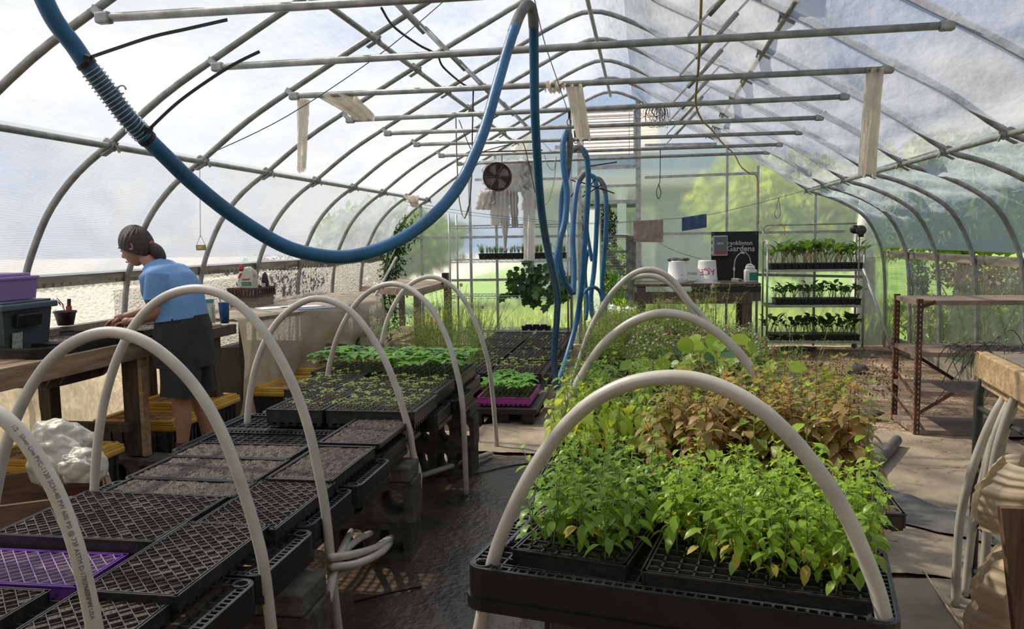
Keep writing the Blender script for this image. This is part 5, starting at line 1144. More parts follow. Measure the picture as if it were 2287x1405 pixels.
t = thing('sprayer_jug', 'white pump jug with green and red label in the basket', 'jug', jp); jug_at(t, jp, .23, .135, .10)
m = MB(); m.box((jp.x+.01, jp.y-.0515, jp.z+.105), (.09, .003, .03)); m.build('green_label', mat('green_label', (.02, .20, .09), .5), t)
rl = mat('red_label', (.45, .04, .04), .5)
for bx_, sz_, rt_ in (((jp.x+.01, jp.y-.0515, jp.z+.142), (.075, .003, .012), -.08), ((jp.x+.02, jp.y-.0515, jp.z+.035), (.06, .003, .014), -.3), ((jp.x-.045, jp.y-.0515, jp.z+.175), (.018, .003, .05), .55)): m = MB(); m.box(bx_, sz_, (0, rt_, 0)); m.build('red_label', rl, t)
m = MB(); put_text(m, 'Ready-to-use', .013, (jp.x-.03, jp.y-.0545, jp.z+.101), (1, 0, 0), (0, 0, 1)); m.build('label_text', mat('white_print', (.8, .8, .8), .5), t)
p = Vector((bx-.085, by-.0, cz+.012)); t = thing('squeeze_bottle', 'tall clear bottle with red cap behind the white jug', 'bottle', p)
m = MB(); m.lathe([(.028, 0), (.028, .19), (.018, .215)], 14, p); m.build('body', jug, t, True); m = MB(); m.lathe([(.022, .212), (.022, .225)], 12, p); m.build('black_ring', blk, t); m = MB(); m.lathe([(.02, .225), (.02, .245), (.012, .27), (0, .272)], 12, p); m.build('red_cap', mat('red_cap', (.45, .03, .05), .4), t)
p = Vector((bx-.065, by-.125, cz+.012)); t = thing('honey_jar', 'small jar of amber paste with pale lid in front of the jug', 'jar', p)
m = MB(); m.lathe([(.030, 0), (.034, .01), (.034, .06), (.03, .065)], 16, p); m.build('amber_body', mat('amber', (.40, .20, .03), .2), t, True); m = MB(); m.lathe([(.033, .064), (.033, .082), (0, .083)], 16, p); m.build('lid', mat('pale_lid', (.6, .58, .5), .4), t)
p = Vector((bx+.10, by+.06, cz+.012)); t = thing('dark_bottle', 'black bottle with small white label at the right of the jug', 'bottle', p)
m = MB(); m.lathe([(.03, 0), (.032, .12), (.022, .17), (.012, .20), (0, .2)], 14, p); m.build('body', mat('black_bottle', (.02, .015, .02), .3), t, True); m = MB(); m.box(p+Vector((.0, -.033, .085)), (.035, .003, .035)); m.build('label', mat('white_label', (.7, .7, .68), .6), t)
o = thing('basket_stand', 'low wooden block raising the basket', 'board', (bx, by, .93)); m = MB(); m.box((bx, by, (.945+cz)/2), (.25, .32, max(.012, cz-.945))); m.build('block', wood_g, o)
# yellow sticky block on a string
p = at(449, 553, y=5.3); t = thing('hanging_block', 'small wooden block in a wire sling hanging from the left purlin', 'hanging block', p)
m = MB(); m.box(p, (.062, .03, .038), bev=.003); m.build('block', mat('yellow_wood', (.42, .30, .10), .6, var=.3, scale=30), t)
m = MB(); m.box(p+Vector((0, -.017, 0)), (.036, .003, .018)); m.build('paper_patch', mat('cream_patch', (.6, .5, .28), .7), t)
top = at(446, 372, y=5.33); m = MB(); m.tube([p+Vector((0, 0, .075)), top], .0022, 4)
for s in (-1, 1): m.tube([p+Vector((0, 0, .085)), p+Vector((s*.032, 0, .02)), p+Vector((s*.032, 0, -.02))], .0018, 4)
m.build('wire', steel, t)
# ================================================================ the worker
PY = 4.55
def J(px, py, dy=0): return at(px, py, y=PY+dy)
skin_m = mat('skin', (.42, .22, .15), .55, var=.08, scale=5); skin_m.node_tree.nodes['Principled BSDF'].inputs['Subsurface Weight'].default_value = .0
hair_m = mat('dark_brown_hair', (.022, .012, .009), .45, 0, col2=(.06, .035, .025), scale=14, stretch=(2, 2, 16), bump=.5, bscale=60)
shirt = mat('light_blue_cotton', (.16, .31, .58), .85, var=.08, scale=5, bump=.25, bscale=200); shorts = mat('charcoal_shorts', (.030, .029, .032), .85, var=.25, scale=7, bump=.3, bscale=120)
wk = thing('person', 'person in light blue t-shirt and charcoal shorts bending over the potting table', 'person', (J(415, 700).x, PY, 0))
def skinned(name, verts, edges, material, parent, sub=2):
    me = bpy.data.meshes.new(name); me.from_pydata([v[0] for v in verts], edges, []); o = bpy.data.objects.new(name, me); C.objects.link(o)
    md = o.modifiers.new('s', 'SKIN'); 
    for i, v in enumerate(verts): r = v[1]; o.data.skin_vertices[0].data[i].radius = (r, r) if not isinstance(r, tuple) else r
    o.data.skin_vertices[0].data[0].use_root = True
    s = o.modifiers.new('u', 'SUBSURF'); s.levels = s.render_levels = sub
    bpy.context.view_layer.update(); ev = bpy.data.meshes.new_from_object(o.evaluated_get(bpy.context.evaluated_depsgraph_get()))
    bpy.data.objects.remove(o); w = Vector(parent['_w']); ev.transform(Matrix.Translation(-w))
    ev.materials.clear(); ev.materials.append(material); ev.polygons.foreach_set('use_smooth', [True]*len(ev.polygons)); ev.name = name
    q = bpy.data.objects.new(name, ev); C.objects.link(q); q.parent = parent; return q
pel = J(412, 745); wst = J(402, 705); ch = J(384, 650); nk0 = J(357, 608); nk1 = J(338, 585); hd = J(312, 562)
shL, shR = J(352, 622, -.15), J(372, 612, .15)
elL = J(352, 700, -.17); wrL = J(302, 718, -.10); elR = J(345, 690, .10); wrR = J(286, 706, .03)
hipL, hipR = J(404, 780, -.075), J(420, 775, .085); knL, knR = J(402, 895, -.09), J(442, 890, .10); anL, anR = J(408, 992, -.08), J(470, 1000, .12)
V = [(pel, .125), (wst, .105), (ch, .105), (nk0, .07), (nk1, .048), (hd, .052), (shL, .050), (elL, .042), (wrL, .026), (shR, .050), (elR, .042), (wrR, .026), (hipL, .088), (knL, .056), (anL, .036), (hipR, .088), (knR, .056), (anR, .036),
     (knL.lerp(anL, .35)+Vector((.02, 0, 0)), .054), (knR.lerp(anR, .35)+Vector((.02, 0, 0)), .054), (J(408, 1015, -.08), .034), (J(474, 1022, .12), .034), (wrL.lerp(J(278, 718, -.08), .6), .028), (wrR.lerp(J(266, 710, .02), .6), .028)]
Ed = [(0, 1), (1, 2), (2, 3), (3, 4), (4, 5), (2, 6), (6, 7), (7, 8), (2, 9), (9, 10), (10, 11), (0, 12), (12, 13), (13, 18), (18, 14), (0, 15), (15, 16), (16, 19), (19, 17), (14, 20), (17, 21), (8, 22), (11, 23)]
skinned('body', V, Ed, skin_m, wk)
# head in profile towards -x, tilted down
hc = J(304, 549); HM = Matrix.Rotation(math.radians(28), 3, 'Y').inverted()
HM = Matrix.Rotation(math.radians(-26), 3, 'Y')
def hp(x, y, z): return hc+HM @ Vector((x, y, z))
m = MB()
def headf(u, v):
    th = PI*v; a = 2*PI*u; d = Vector((math.sin(th)*math.cos(a), math.sin(th)*math.sin(a), math.cos(th))); x, y, z = d.x*.096, d.y*.074, d.z*.115
    if z < 0: k = 1+z*2.6; x = x*max(.5, k)+(-.018 if d.x < 0 else 0)*(-z/.115)-.02*(-z/.115); y *= max(.5, 1+z*3.2)
    fr = max(0, -d.x)
    if fr > 0:
        c = math.exp(-((z+.018)/.020)**2)*math.exp(-(y/.013)**2)*fr; x -= .026*c                      # nose
        x -= .007*math.exp(-((z+.055)/.008)**2)*math.exp(-(y/.024)**2)*fr; x -= .004*math.exp(-((z+.066)/.006)**2)*math.exp(-(y/.02)**2)*fr   # lips
        x -= .010*math.exp(-((z+.092)/.014)**2)*math.exp(-(y/.022)**2)*fr                             # chin
        for s in (-1, 1): x += .010*math.exp(-((z-.006)/.012)**2)*math.exp(-((y-s*.03)/.014)**2)*fr     # eye sockets
        x -= .004*math.exp(-((z-.026)/.008)**2)*math.exp(-(y/.05)**2)*fr
    return hp(x, y, z)
m.grid(headf, 72, 60)
ear = hp(.012, -.076, -.008)
def earf(u, v):
    a = 2*PI*u; b = 2*PI*v; R1 = .020; r = .006; q = Vector(((R1*.62+r*math.cos(b))*math.cos(a), r*math.sin(b)*.8, (R1+r*math.cos(b))*math.sin(a))); return ear+HM @ q
m.grid(earf, 16, 8)
m.lathe([(0, -.003), (.012, 0), (.0, .003)], 8, ear, Matrix.Rotation(PI/2, 3, 'X'))
m.build('head', skin_m, wk, True)
for s in (-1, 1):
    m = MB(); m.ball(hp(-.080, s*.030, .006), .011, 10, 6, (.7, 1.1, .8)); m.build('eye', mat('eye_white', (.6, .56, .52), .3), wk, True)
    m = MB(); m.tube([hp(-.089, s*.018, .010), hp(-.091, s*.030, .012), hp(-.084, s*.043, .008)], .0028, 5); m.tube([hp(-.094, s*.014, .030), hp(-.095, s*.030, .034), hp(-.084, s*.046, .028)], .0032, 5); m.build('eyelid_and_brow', hair_m, wk, True)
m = MB(); m.tube([hp(-.099, -.018, -.060), hp(-.105, 0, -.061), hp(-.099, .018, -.060)], .0035, 6); m.build('mouth', mat('lips', (.35, .13, .11), .5), wk, True)
# hair cap, strands running back to the tie
def hairf(u, v):
    th = PI*v*.62; a = 2*PI*u; d = Vector((math.sin(th)*math.cos(a), math.sin(th)*math.sin(a), math.cos(th)))
    rg = 1.10+.018*math.sin(a*22+th*3); T_ = Matrix.Rotation(math.radians(38), 3, 'Y'); q = T_ @ d
    return hp(q.x*.096*rg+.006, q.y*.074*rg, q.z*.115*rg+.003)
m = MB(); m.grid(hairf, 88, 26); m.build('hair', hair_m, wk, True)
tie = J(334, 545, 0)
m = MB(); m.tube(spline([J(322, 540), tie, J(347, 558), J(360, 572), J(370, 586)], 5), [.020, .022, .022, .024, .020, .019, .022, .028, .033, .037, .039, .040, .039, .037, .034, .030, .026, .020, .012, .006, .002], 14); m.build('ponytail', hair_m, wk, True)
m = MB(); m.lathe([(.022, -.008), (.028, -.004), (.028, .006), (.022, .01)], 14, tie+Vector((.004, 0, -.004)), Vector((.75, 0, -.66)).to_track_quat('Z', 'Y').to_matrix()); m.build('hair_tie', mat('coral_tie', (.50, .12, .09), .7), wk, True)
for k in range(0):
    m = MB(); a = hp(-.06, -.06+.01*k, .07-.004*k); m.tube(spline([a, a+Vector((-.018, -.004, -.02)), a+Vector((-.022, -.004, -.045-.006*k))], 3), .0012, 3); m.build('loose_strand', hair_m, wk)
# t-shirt: torso loft + sleeves
def loft(name, rings, material, parent, n=28, close=True, fold=0):
    m = MB(); vs = []
    for (c, rx, ry, ax) in rings:
        ax = Vector(ax).normalized(); yv = Vector((0, 1, 0)); xv = yv.cross(ax).normalized(); yv = ax.cross(xv)
        for k in range(n):
            a = 2*PI*k/n; f = 1+fold*noise.noise(Vector((math.cos(a)*2, math.sin(a)*2, c.z*9))); vs.append(c+(xv*math.cos(a)*rx+yv*math.sin(a)*ry)*f)
    fs = [[i*n+k, i*n+(k+1) % n, (i+1)*n+(k+1) % n, (i+1)*n+k] for i in range(len(rings)-1) for k in range(n)]
    m.add(vs, fs); return m.build(name, material, parent, True)
def smooth_rings(r, k=4):
    cs = spline([q[0] for q in r], k); out = []
    for i, c in enumerate(cs):
        s = i/k; j = min(int(s), len(r)-2); f = s-j; f = f*f*(3-2*f); out.append((c, lerp(r[j][1], r[j+1][1], f), lerp(r[j][2], r[j+1][2], f), Vector(r[j][3]).lerp(Vector(r[j+1][3]), f)))
    return out
up = Vector((-.12, 0, 1)); ln = Vector((-.45, 0, 1))
loft('tshirt', smooth_rings([(J(406, 712), .150, .183, up), (J(403, 700), .152, .180, up), (J(394, 668), .158, .185, ln), (J(380, 638), .150, .205, ln), (J(366, 612), .118, .200, ln), (J(354, 596), .085, .125, ln), (J(346, 586), .062, .068, ln)]), shirt, wk, 36, fold=.07)
for sh, el, nm in ((shL, elL, 1), (shR, elR, -1)):
    d_ = (el-sh); a = sh-d_*.12; e_ = sh+d_*.62; loft('sleeve', smooth_rings([(a, .070, .072, -d_), (sh+d_*.25, .074, .076, -d_), (e_, .078, .076, -d_)]), shirt, wk, 20, fold=.06)
# shorts
loft('shorts', smooth_rings([(J(407, 708), .146, .176, up), (J(409, 740), .162, .190, up), (J(412, 790), .172, .195, Vector((0, 0, 1))), (J(414, 815), .165, .185, Vector((0, 0, 1)))]), shorts, wk, 36, fold=.05)
for hp_, kn, s in ((hipL, knL, -1), (hipR, knR, 1)):
    a = hp_.lerp(kn, .10); b = hp_.lerp(kn, .90); loft('shorts_leg', smooth_rings([(a, .125, .100, hp_-kn), (hp_.lerp(kn, .5), .122, .104, hp_-kn), (b, .118, .104, hp_-kn)]), shorts, wk, 24, fold=.08)
loft('waistband', smooth_rings([(J(407, 712), .148, .178, up), (J(407, 726), .152, .182, up)], 2), mat('belt_fabric', (.018, .018, .018), .8), wk, 36)
m = MB()
for px in (385, 408, 428): p = J(px, 719, -.19 if px == 408 else -.17); m.box(p, (.012, .006, .035))
m.build('belt_loop', shorts, wk)
# hands: palm + five bent fingers, meeting over the tray
def hand(wr, tgt, side, par):
    d = (tgt-wr).normalized(); dn = Vector((0, 0, -1)); lat = d.cross(dn).normalized()*side
    pc_ = wr+d*.045; V = [(wr, .024), (wr+d*.03, .030), (pc_+d*.02, .033)]; E2 = [(0, 1), (1, 2)]
    skinned('palm', V, E2, skin_m, par, 2)
    for k in range(4):
        o_ = (k-1.5)*.019; L_ = (.026, .030, .028, .021)[k]; p0 = pc_+d*.015+lat*o_; p1 = p0+d*L_*1.2+dn*.006; p2 = p1+(d+dn*1.0).normalized()*L_; p3 = p2+(d*.3+dn).normalized()*L_*.7
        skinned('finger', [(p0, .0095), (p1, .009), (p2, .008), (p3, .0065)], [(0, 1), (1, 2), (2, 3)], skin_m, par, 1)
    p0 = wr+d*.028-lat*.024; p1 = p0+(d*.7-lat*.6+dn*.3).normalized()*.035; p2 = p1+(d+dn*.6+lat*.3).normalized()*.028
    skinned('thumb', [(p0, .012), (p1, .0105), (p2, .0075)], [(0, 1), (1, 2)], skin_m, par, 1)
hand(wrL.lerp(J(278, 718, -.08), .35), J(264, 722, -.07), 1, wk); hand(wrR.lerp(J(266, 710, .02), .35), J(254, 714, .0), -1, wk)
# boots and socks
for an, toe, yy in ((anL, J(385, 1040, -.08), -.08), (anR, J(455, 1048, .12), .12)):
    z = 0; x = an.x; y = an.y
    m = MB(); m.lathe([(.040, .18), (.042, .30)], 14, (x, y, 0)); m.build('sock', mat('dark_red_sock', (.10, .025, .03), .9), wk, True)
    m = MB(); m.grid(lambda u, v: Vector((x+.01, y, 0))+Vector((0, 0, 0))+Vector(((.055+.012*math.sin(8*u*6.28)*.2)*math.cos(2*PI*u), .052*math.sin(2*PI*u), lerp(.05, .23, v))), 20, 4)
    m.grid(lambda u, v: Vector((x-.06, y, .045))+Vector((.145*math.sin(PI*v)*math.cos(2*PI*u)*(1 if math.cos(2*PI*u) < 0 else .8), .052*math.sin(PI*v)*math.sin(2*PI*u), .052*math.cos(PI*v))), 20, 10); m.build('boot', mat('grey_boot', (.09, .085, .07), .8, var=.3), wk, True)
    m = MB(); m.box((x-.06, y, .012), (.29, .105, .024), bev=.01); m.build('boot_sole', blk, wk)
# ================================================================ ground covers
wf = mat('black_weed_fabric', (.011, .012, .015), .34, 0, col2=(.15, .105, .07), scale=1.4, bump=1, bscale=30, detail=12)
wf2 = mat('dusty_weed_fabric', (.19, .155, .12), .7, 0, col2=(.42, .335, .24), scale=2.2, bump=.7, bscale=20, detail=10)
wf3 = mat('grey_weed_fabric', (.07, .07, .072), .5, 0, col2=(.16, .15, .14), scale=3, bump=.6, bscale=26, detail=9)
def fabric(lab, quad, mt, z=.004, n=(40, 60), amp=.012, ed=.04, name='ground_fabric'):
    q = [Vector((*p, 0)) for p in quad]
    def f(u, v):
        e1 = noise.noise(Vector((v*7, quad[0][0]*3, 1)))*ed; e2 = noise.noise(Vector((u*7, quad[0][1]*3, 2)))*ed
        p = (q[0]*(1-u)+q[1]*u)*(1-v)+(q[3]*(1-u)+q[2]*u)*v; w_ = noise.noise(Vector((p.x*3, p.y*3, 7)))*amp+abs(noise.noise(Vector((p.x*9+p.y*4, p.y*5, 3))))*amp*.8
        return Vector((p.x+e1, p.y+e2, z+abs(w_)+.008))
    m = MB(); m.grid(f, *n); o = m.build(name, mt, None, True); return tag(o, lab, 'ground cloth', 'weed fabric sheets on the floor')
fabric('black crinkled weed fabric covering the aisle between the two benches', [(-1.5, .3), (.1, .3), (-.1, 5.45), (-1.3, 5.35)], wf, n=(70, 160))
fabric('dusty grey weed fabric on the floor right of the right bench', [(.3, 1.0), (2.4, 1.0), (2.3, 3.6), (.3, 3.6)], wf2, .002, n=(60, 80))
fabric('dusty brown weed fabric strip in front of the rusty shelves', [(.95, 3.65), (2.7, 3.65), (2.6, 6.4), (1.3, 6.4)], wf2, .001, n=(60, 80))
a, b, c_, d_ = at(1960, 1165, z=0), at(2230, 1245, z=0), at(2130, 1165, z=0), at(1960, 1090, z=0)
fabric('narrow dark grey fabric strip running across the dusty floor', [(a.x, a.y), (b.x+.3, b.y-.12), (b.x+.25, b.y+.12), (d_.x, d_.y+.0)], wf3, .012, n=(50, 16), amp=.02, ed=.01)
fabric('dusty weed fabric on the floor beyond the left bench', [(-1.3, 5.5), (-.1, 5.5), (-.4, 7.0), (-1.3, 6.3)], wf2, .001)
# rolled up end of fabric
def roll(u, v):
    p0 = at(1990, 1045, z=0); a = at(1895, 1000, z=0); L0 = at(1985, 992, z=.0); L1 = at(1890, 1108, z=0)
    base0 = at(1855, 985, z=0); base1 = at(1850, 1120, z=0); e0 = at(2000, 1000, z=0); e1 = at(1925, 1098, z=0)
    A = base0.lerp(base1, v); B = e0.lerp(e1, v); 
    if u < .6: p = A.lerp(B, u/.6); return p+Vector((0, 0, .015+.02*(u/.6)**2))
    t = (u-.6)/.4*5.2; r = .05-.006*t; d = (B-A).normalized(); return B+d*math.sin(t)*r+Vector((0, 0, .035+.045-math.cos(t)*r-.02))
m = MB(); m.grid(roll, 50, 30); tag(m.build('rolled_fabric', wf3, None, True), 'dark weed fabric strip curled up at its end beside the right bench', 'ground cloth')
# debris: leaves, straw, stones, torn cloth
t = []
straw = mat('straw', (.40, .30, .16), .9)
m = MB()
for _ in range(2600):
    x, y = R.uniform(-.2, 3.1), R.uniform(3.8, 11.2); a = R.uniform(0, 3.14); l = R.uniform(.02, .07); d = Vector((math.cos(a), math.sin(a), 0))*l; s = Vector((-d.y, d.x, 0))*.035
    z = R.uniform(.004, .016); p = Vector((x, y, z)); m.add([p-d-s, p+d-s, p+d+s, p-d+s+Vector((0, 0, .004))], [[0, 1, 2, 3]])
tag(m.build('straw_litter', straw, kind='stuff'), 'loose straw and dry leaf litter over the bare soil at the right', 'litter', kind='stuff')
m = MB(); rr = random.Random(8); cloud(m, (1.75, 9.2, .02), (1.1, 1.8, .03), 1600, .02, rr, 0); tag(m.build('dry_leaf_litter', lmat('litter_leaf', (.10, .06, .03), (.26, .17, .08), .1), kind='stuff'), 'brown leaf litter near the metal cart', 'litter', kind='stuff')
crumple('cloth_scrap', 'dark crumpled scrap lying on the soil between cart and shelves', 'scrap', at(1917, 825, z=.04), .075, wf3, 21, .6, sc=(1.3, .8, .7))
crumple('cloth_scrap', 'flat torn black scrap in front of the metal cart', 'scrap', at(1800, 778, z=.02), .13, wf3, 22, .6, sc=(1.7, .6, .28))
crumple('cloth_scrap', 'black scrap of fabric beside the reddish plants', 'scrap', at(1925, 922, z=.03), .11, wf, 23, .5, sc=(1.3, .7, .35))
crumple('stone', 'small reddish brown clod on the soil beyond the nasturtium', 'stone', at(1827, 815, z=.03), .04, mat('clod', (.22, .12, .08), .9, var=.3), 24, .3, sc=(1.4, 1, .7))
for i, (px, py) in enumerate(((1770, 765), (1950, 793), (1722, 762))):
    crumple('stone', ('pale stone by the foot of the metal cart', 'round stone near the end of the diagonal brace', 'small stone left of the cart wheel')[i], 'stone', at(px, py, z=.015), .03, mat('pale_stone', (.35, .30, .24), .9, var=.3), 30+i, .25, grp=None)
m = MB(); P = [at(2060, 1270, z=.02), at(2105, 1340, z=.02), at(2150, 1405, z=.02)]; m.tube(spline(P, 5), .004, 4); tag(m.build('string', mat('tan_string', (.5, .42, .26), .9)), 'tan string lying on the dusty fabric at the lower right', 'string')
m = MB(); m.tube(spline([at(1000, 1075, z=.03), at(1120, 1045, z=.02), at(1180, 1035, z=.02)], 5), .004, 4); tag(m.build('string', mat('black_string', (.02, .02, .02), .9)), 'thin black cord across the aisle fabric', 'string')
m = MB(); m.tube(spline([at(790, 1345, z=.02), at(870, 1325, z=.03), at(940, 1310, z=.02)], 5), .005, 4); tag(m.build('string', MATS['black_string']), 'thin dark root lying on the aisle floor near the camera', 'string')
# spare pvc pipes under the left bench and in the aisle
m = MB(); m.tube([at(925, 1068, z=.10), at(1098, 1012, z=.04)], .0165, 10); tag(m.build('pipe', pvc, None, True), 'straight white pipe lying in the aisle, sticking out from the block stack', 'pipe', 'spare white pipes')
for i, (pts) in enumerate([[(738, 1246, 2.45), (780, 1240, 2.6), (835, 1225, 2.9), (872, 1205, 3.4)], [(738, 1266, 2.45), (795, 1260, 2.6), (850, 1235, 2.9), (872, 1212, 3.45)], [(738, 1262, 2.5), (765, 1235, 2.7), (800, 1205, 3.0), (830, 1190, 3.5)], [(733, 1345, 2.42), (748, 1270, 2.5), (770, 1215, 2.8), (786, 1185, 3.5)], [(740, 1292, 2.5), (790, 1262, 2.65), (850, 1215, 3.2), (875, 1200, 3.5)]]):
    m = MB(); m.tube(spline([at(px, py, y=y+.05) for px, py, y in pts], 5), .0145, 10); tag(m.build('pipe', pvc, None, True), '%s bent white pipe of the bundle stuck through the block holes' % ('uppermost', 'second', 'third', 'steepest', 'lowest')[i], 'pipe', 'spare white pipes')
# small wood offcut at the foot of the right bench
m = MB(); m.box(at(1195, 1404, z=.35), (.06, .08, .05), (0, 0, -.2), bev=.004); 
# ================================================================ wooden table at the back left
t = thing('wooden_table', 'old wooden slatted table in the back left corner', 'table', (-3.1, 10, 0))
c1, c2, c3, c4 = at(808, 640, y=9.2), at(933, 650, y=8.6), at(1003, 628, y=10.3), at(895, 620, y=10.9); z_ = c1.z
zz = (c1.z+c2.z+c3.z+c4.z)/4; c1.z = c2.z = c3.z = c4.z = zz
redw = mat('reddish_old_board', (.26, .17, .12), .8, 0, col2=(.42, .33, .27), scale=3, stretch=(3, 3, 1), bump=.4, bscale=20)
for i in range(5):
    a, b = c1.lerp(c2, i/5+.004), c1.lerp(c2, (i+1)/5-.006); c_, d_ = c4.lerp(c3, (i+1)/5-.006), c4.lerp(c3, i/5+.004); m = MB(); m.prism([a, b, c_, d_][::-1], (0, 0, -.035)); m.build('plank', redw, t)
m = MB(); m.bar(c1+Vector((0, 0, -.05)), c2+Vector((0, 0, -.05)), .02, .055); m.bar(c2+Vector((0, 0, -.05)), c3+Vector((0, 0, -.05)), .02, .055); m.build('apron', redw, t)
for c_ in (c1, c2, c3, c4):
    p = c_.lerp((c1+c3)/2, .06); m = MB(); m.box((p.x, p.y, zz/2-.02), (.07, .07, zz-.04)); m.build('leg', wood_g, t)
s_ = [c.lerp((c1+c3)/2, .08) for c in (c1, c2, c3, c4)]
for q in s_: q.z = .33
for i in range(4):
    a, b = s_[0].lerp(s_[1], i/4+.004), s_[0].lerp(s_[1], (i+1)/4-.006); c_, d_ = s_[3].lerp(s_[2], (i+1)/4-.006), s_[3].lerp(s_[2], i/4+.004); m = MB(); m.prism([a, b, c_, d_][::-1], (0, 0, -.03)); m.build('shelf_board', redw, t)
m = MB(); m.box(at(995, 622, y=9.9), (.07, .10, .14)); tag(m.build('black_post_cap', blk), 'small black box at the right corner of the back table', 'box')
m = MB(); m.tube([at(885, 575, y=9.0), at(805, 720, y=7.4)], .015, 8); m.tube([at(862, 600, y=9), at(888, 545, y=9.2)], .004, 4); tag(m.build('diagonal_brace', steel, None, True), 'grey diagonal brace pipe at the left before the back table', 'pipe')
# ================================================================ chrome wire shelving against the end wall
t = thing('wire_shelving', 'chrome wire shelving unit standing against the left part of the end wall', 'shelving', (-1.8, 11.0, 0))
chrome = mat('chrome_wire', (.40, .41, .40), .3, .8)
X0, X1, Y0, Y1 = at(1005, 600, y=10.75).x, at(1268, 600, y=10.75).x, 10.75, 11.2
for x in (X0, X1):
    for y in (Y0, Y1): m = MB(); m.tube([(x, y, 0), (x, y, 1.86)], .013, 8); m.build('post', chrome, t, True)
SZ = [at(1130, py, y=Y0).z for py in (502, 580, 661, 740)]
for z in SZ:
    m = MB()
    for y in (Y0, Y1): m.tube([(X0, y, z), (X1, y, z)], .005, 5); m.tube([(X0, y, z-.035), (X1, y, z-.035)], .004, 5); n = 34; m.tube([(lerp(X0, X1, k/n), y, z-(.035 if k % 2 else 0)) for k in range(n+1)], .0028, 4)
    for x in (X0, X1): m.tube([(x, Y0, z), (x, Y1, z)], .005, 5); m.tube([(x, Y0, z-.035), (x, Y1, z-.035)], .004, 5)
    for k in range(26): x = lerp(X0, X1, (k+.5)/26); m.tube([(x, Y0, z), (x, Y1, z)], .0025, 4)
    m.build('wire_shelf', chrome, t)
# trays of pots with seedlings on the second shelf
zsh = SZ[1]+.006
def pot_tray(lab, x0, x1, y0, y1, z, n, h=.075):
    t = thing('pot_tray', lab, 'tray', ((x0+x1)/2, (y0+y1)/2, z), 'black pot trays on the shelves')
    for i in range(n):
        for j in range(3):
            m = MB(); x = lerp(x0, x1, (i+.5)/n); y = lerp(y0, y1, (j+.5)/3); m.box((x, y, z+h/2), ((x1-x0)/n*.93, (y1-y0)/3*.93, h), taper=.86, bev=0); m.build('pot_cell', blk, t)
    m = MB(); m.box(((x0+x1)/2, (y0+y1)/2, z+h-.004), (x1-x0+.01, y1-y0+.01, .008)); m.build('rim', blk, t)
    m = MB(); m.box(((x0+x1)/2, (y0+y1)/2, z+h+.001), (x1-x0-.02, y1-y0-.02, .004)); m.build('soil', soil_dk, t); return z+h
q0, q1, q2, q3 = (at(px, 580, y=Y0+.05).x for px in (1068, 1228, 1235, 1268))
zt1 = pot_tray('row of black pot cells with bushy seedlings on the second wire shelf', q0, q1, Y0+.06, Y1-.1, zsh, 8); pot_tray('short black pot tray at the right end of the second wire shelf', q2, q3-.03, Y0+.06, Y1-.1, zsh, 2)
Sh = [fine('leafy_seedling', 'bright bushy seedling in the pot cells on the second wire shelf', 'seedlings on the wire shelf', .09, .03, 8, lmat('shelf_leaf', (.12, .26, .06), (.25, .42, .12)), 500+k) for k in range(3)]
scatter(Sh, cells(q0, q1, Y0+.06, Y1-.1, 12, 3, .4, .8)+cells(q2, q3-.04, Y0+.06, Y1-.1, 2, 2, .4, 1), zt1, .8, 1.3)
# big leafy plant hanging over the third shelf
big = lmat('big_dark_leaf', (.02, .07, .02), (.06, .15, .04), .3, .35)
def bigleaf(mb, p, d, s):
    p = Vector(p); d = Vector(d).normalized(); n_ = Vector((R.gauss(0, .4), -1, R.gauss(.2, .4))).normalized(); d = (d-n_*d.dot(n_)).normalized(); sd = d.cross(n_)
    o = [(0, 0), (.35, .10), (.62, .32), (.42, .42), (.55, .72), (.25, .72), (0, 1.05), (-.25, .72), (-.55, .72), (-.42, .42), (-.62, .32), (-.35, .10)]
    vs = [p+(sd*a*.8+d*b+n_*(abs(a)*.18))*s for a, b in o]+[p+d*s*.45]; mb.add(vs, [[12, k, (k+1) % 12] for k in range(12)])
for nm, lab, cx, n_, wd in (('squash_plant', 'large dark lobed leaf plant spilling over the third wire shelf', 1195, 90, 34), ('squash_plant', 'dark leafy plant behind the blue hoses on the third wire shelf', 1250, 34, 14)):
    pz = SZ[2]; c = at(cx, 652, y=Y0+.1); t = thing(nm, lab, 'plant', (c.x, Y0+.15, pz), 'dark leafy plants on the wire shelf'); m = MB(); m.lathe([(.06, 0), (.075, .09), (.06, .09), (0, .07)], 12, (c.x+.05, Y0+.18, pz)); m.build('pot', blk, t); st = MB()
    for _ in range(n_):
        p = at(R.gauss(cx-5, wd), min(700, R.gauss(635, 24)), y=Y0+R.uniform(-.15, .25)); m = MB(); bigleaf(m, p, (R.gauss(0, .6), 0, -1), R.uniform(.09, .15)); m.build('leaf', big, t, False)
        st.tube([(c.x, Y0+.18, pz+.08), (p+Vector((c.x, Y0+.18, pz+.2)))/2, p], .002, 3)
    st.build('stem', stemg, t)
m = MB(); m.box((at(1250, 653, y=Y0).x, Y0+.12, SZ[2]+.045), (.12, .2, .085)); m.box((at(1222, 655, y=Y0).x, Y0+.12, SZ[2]+.04), (.10, .2, .07)); tag(m.build('black_pot_row', blk), 'black square pots on the right end of the third wire shelf', 'pot')
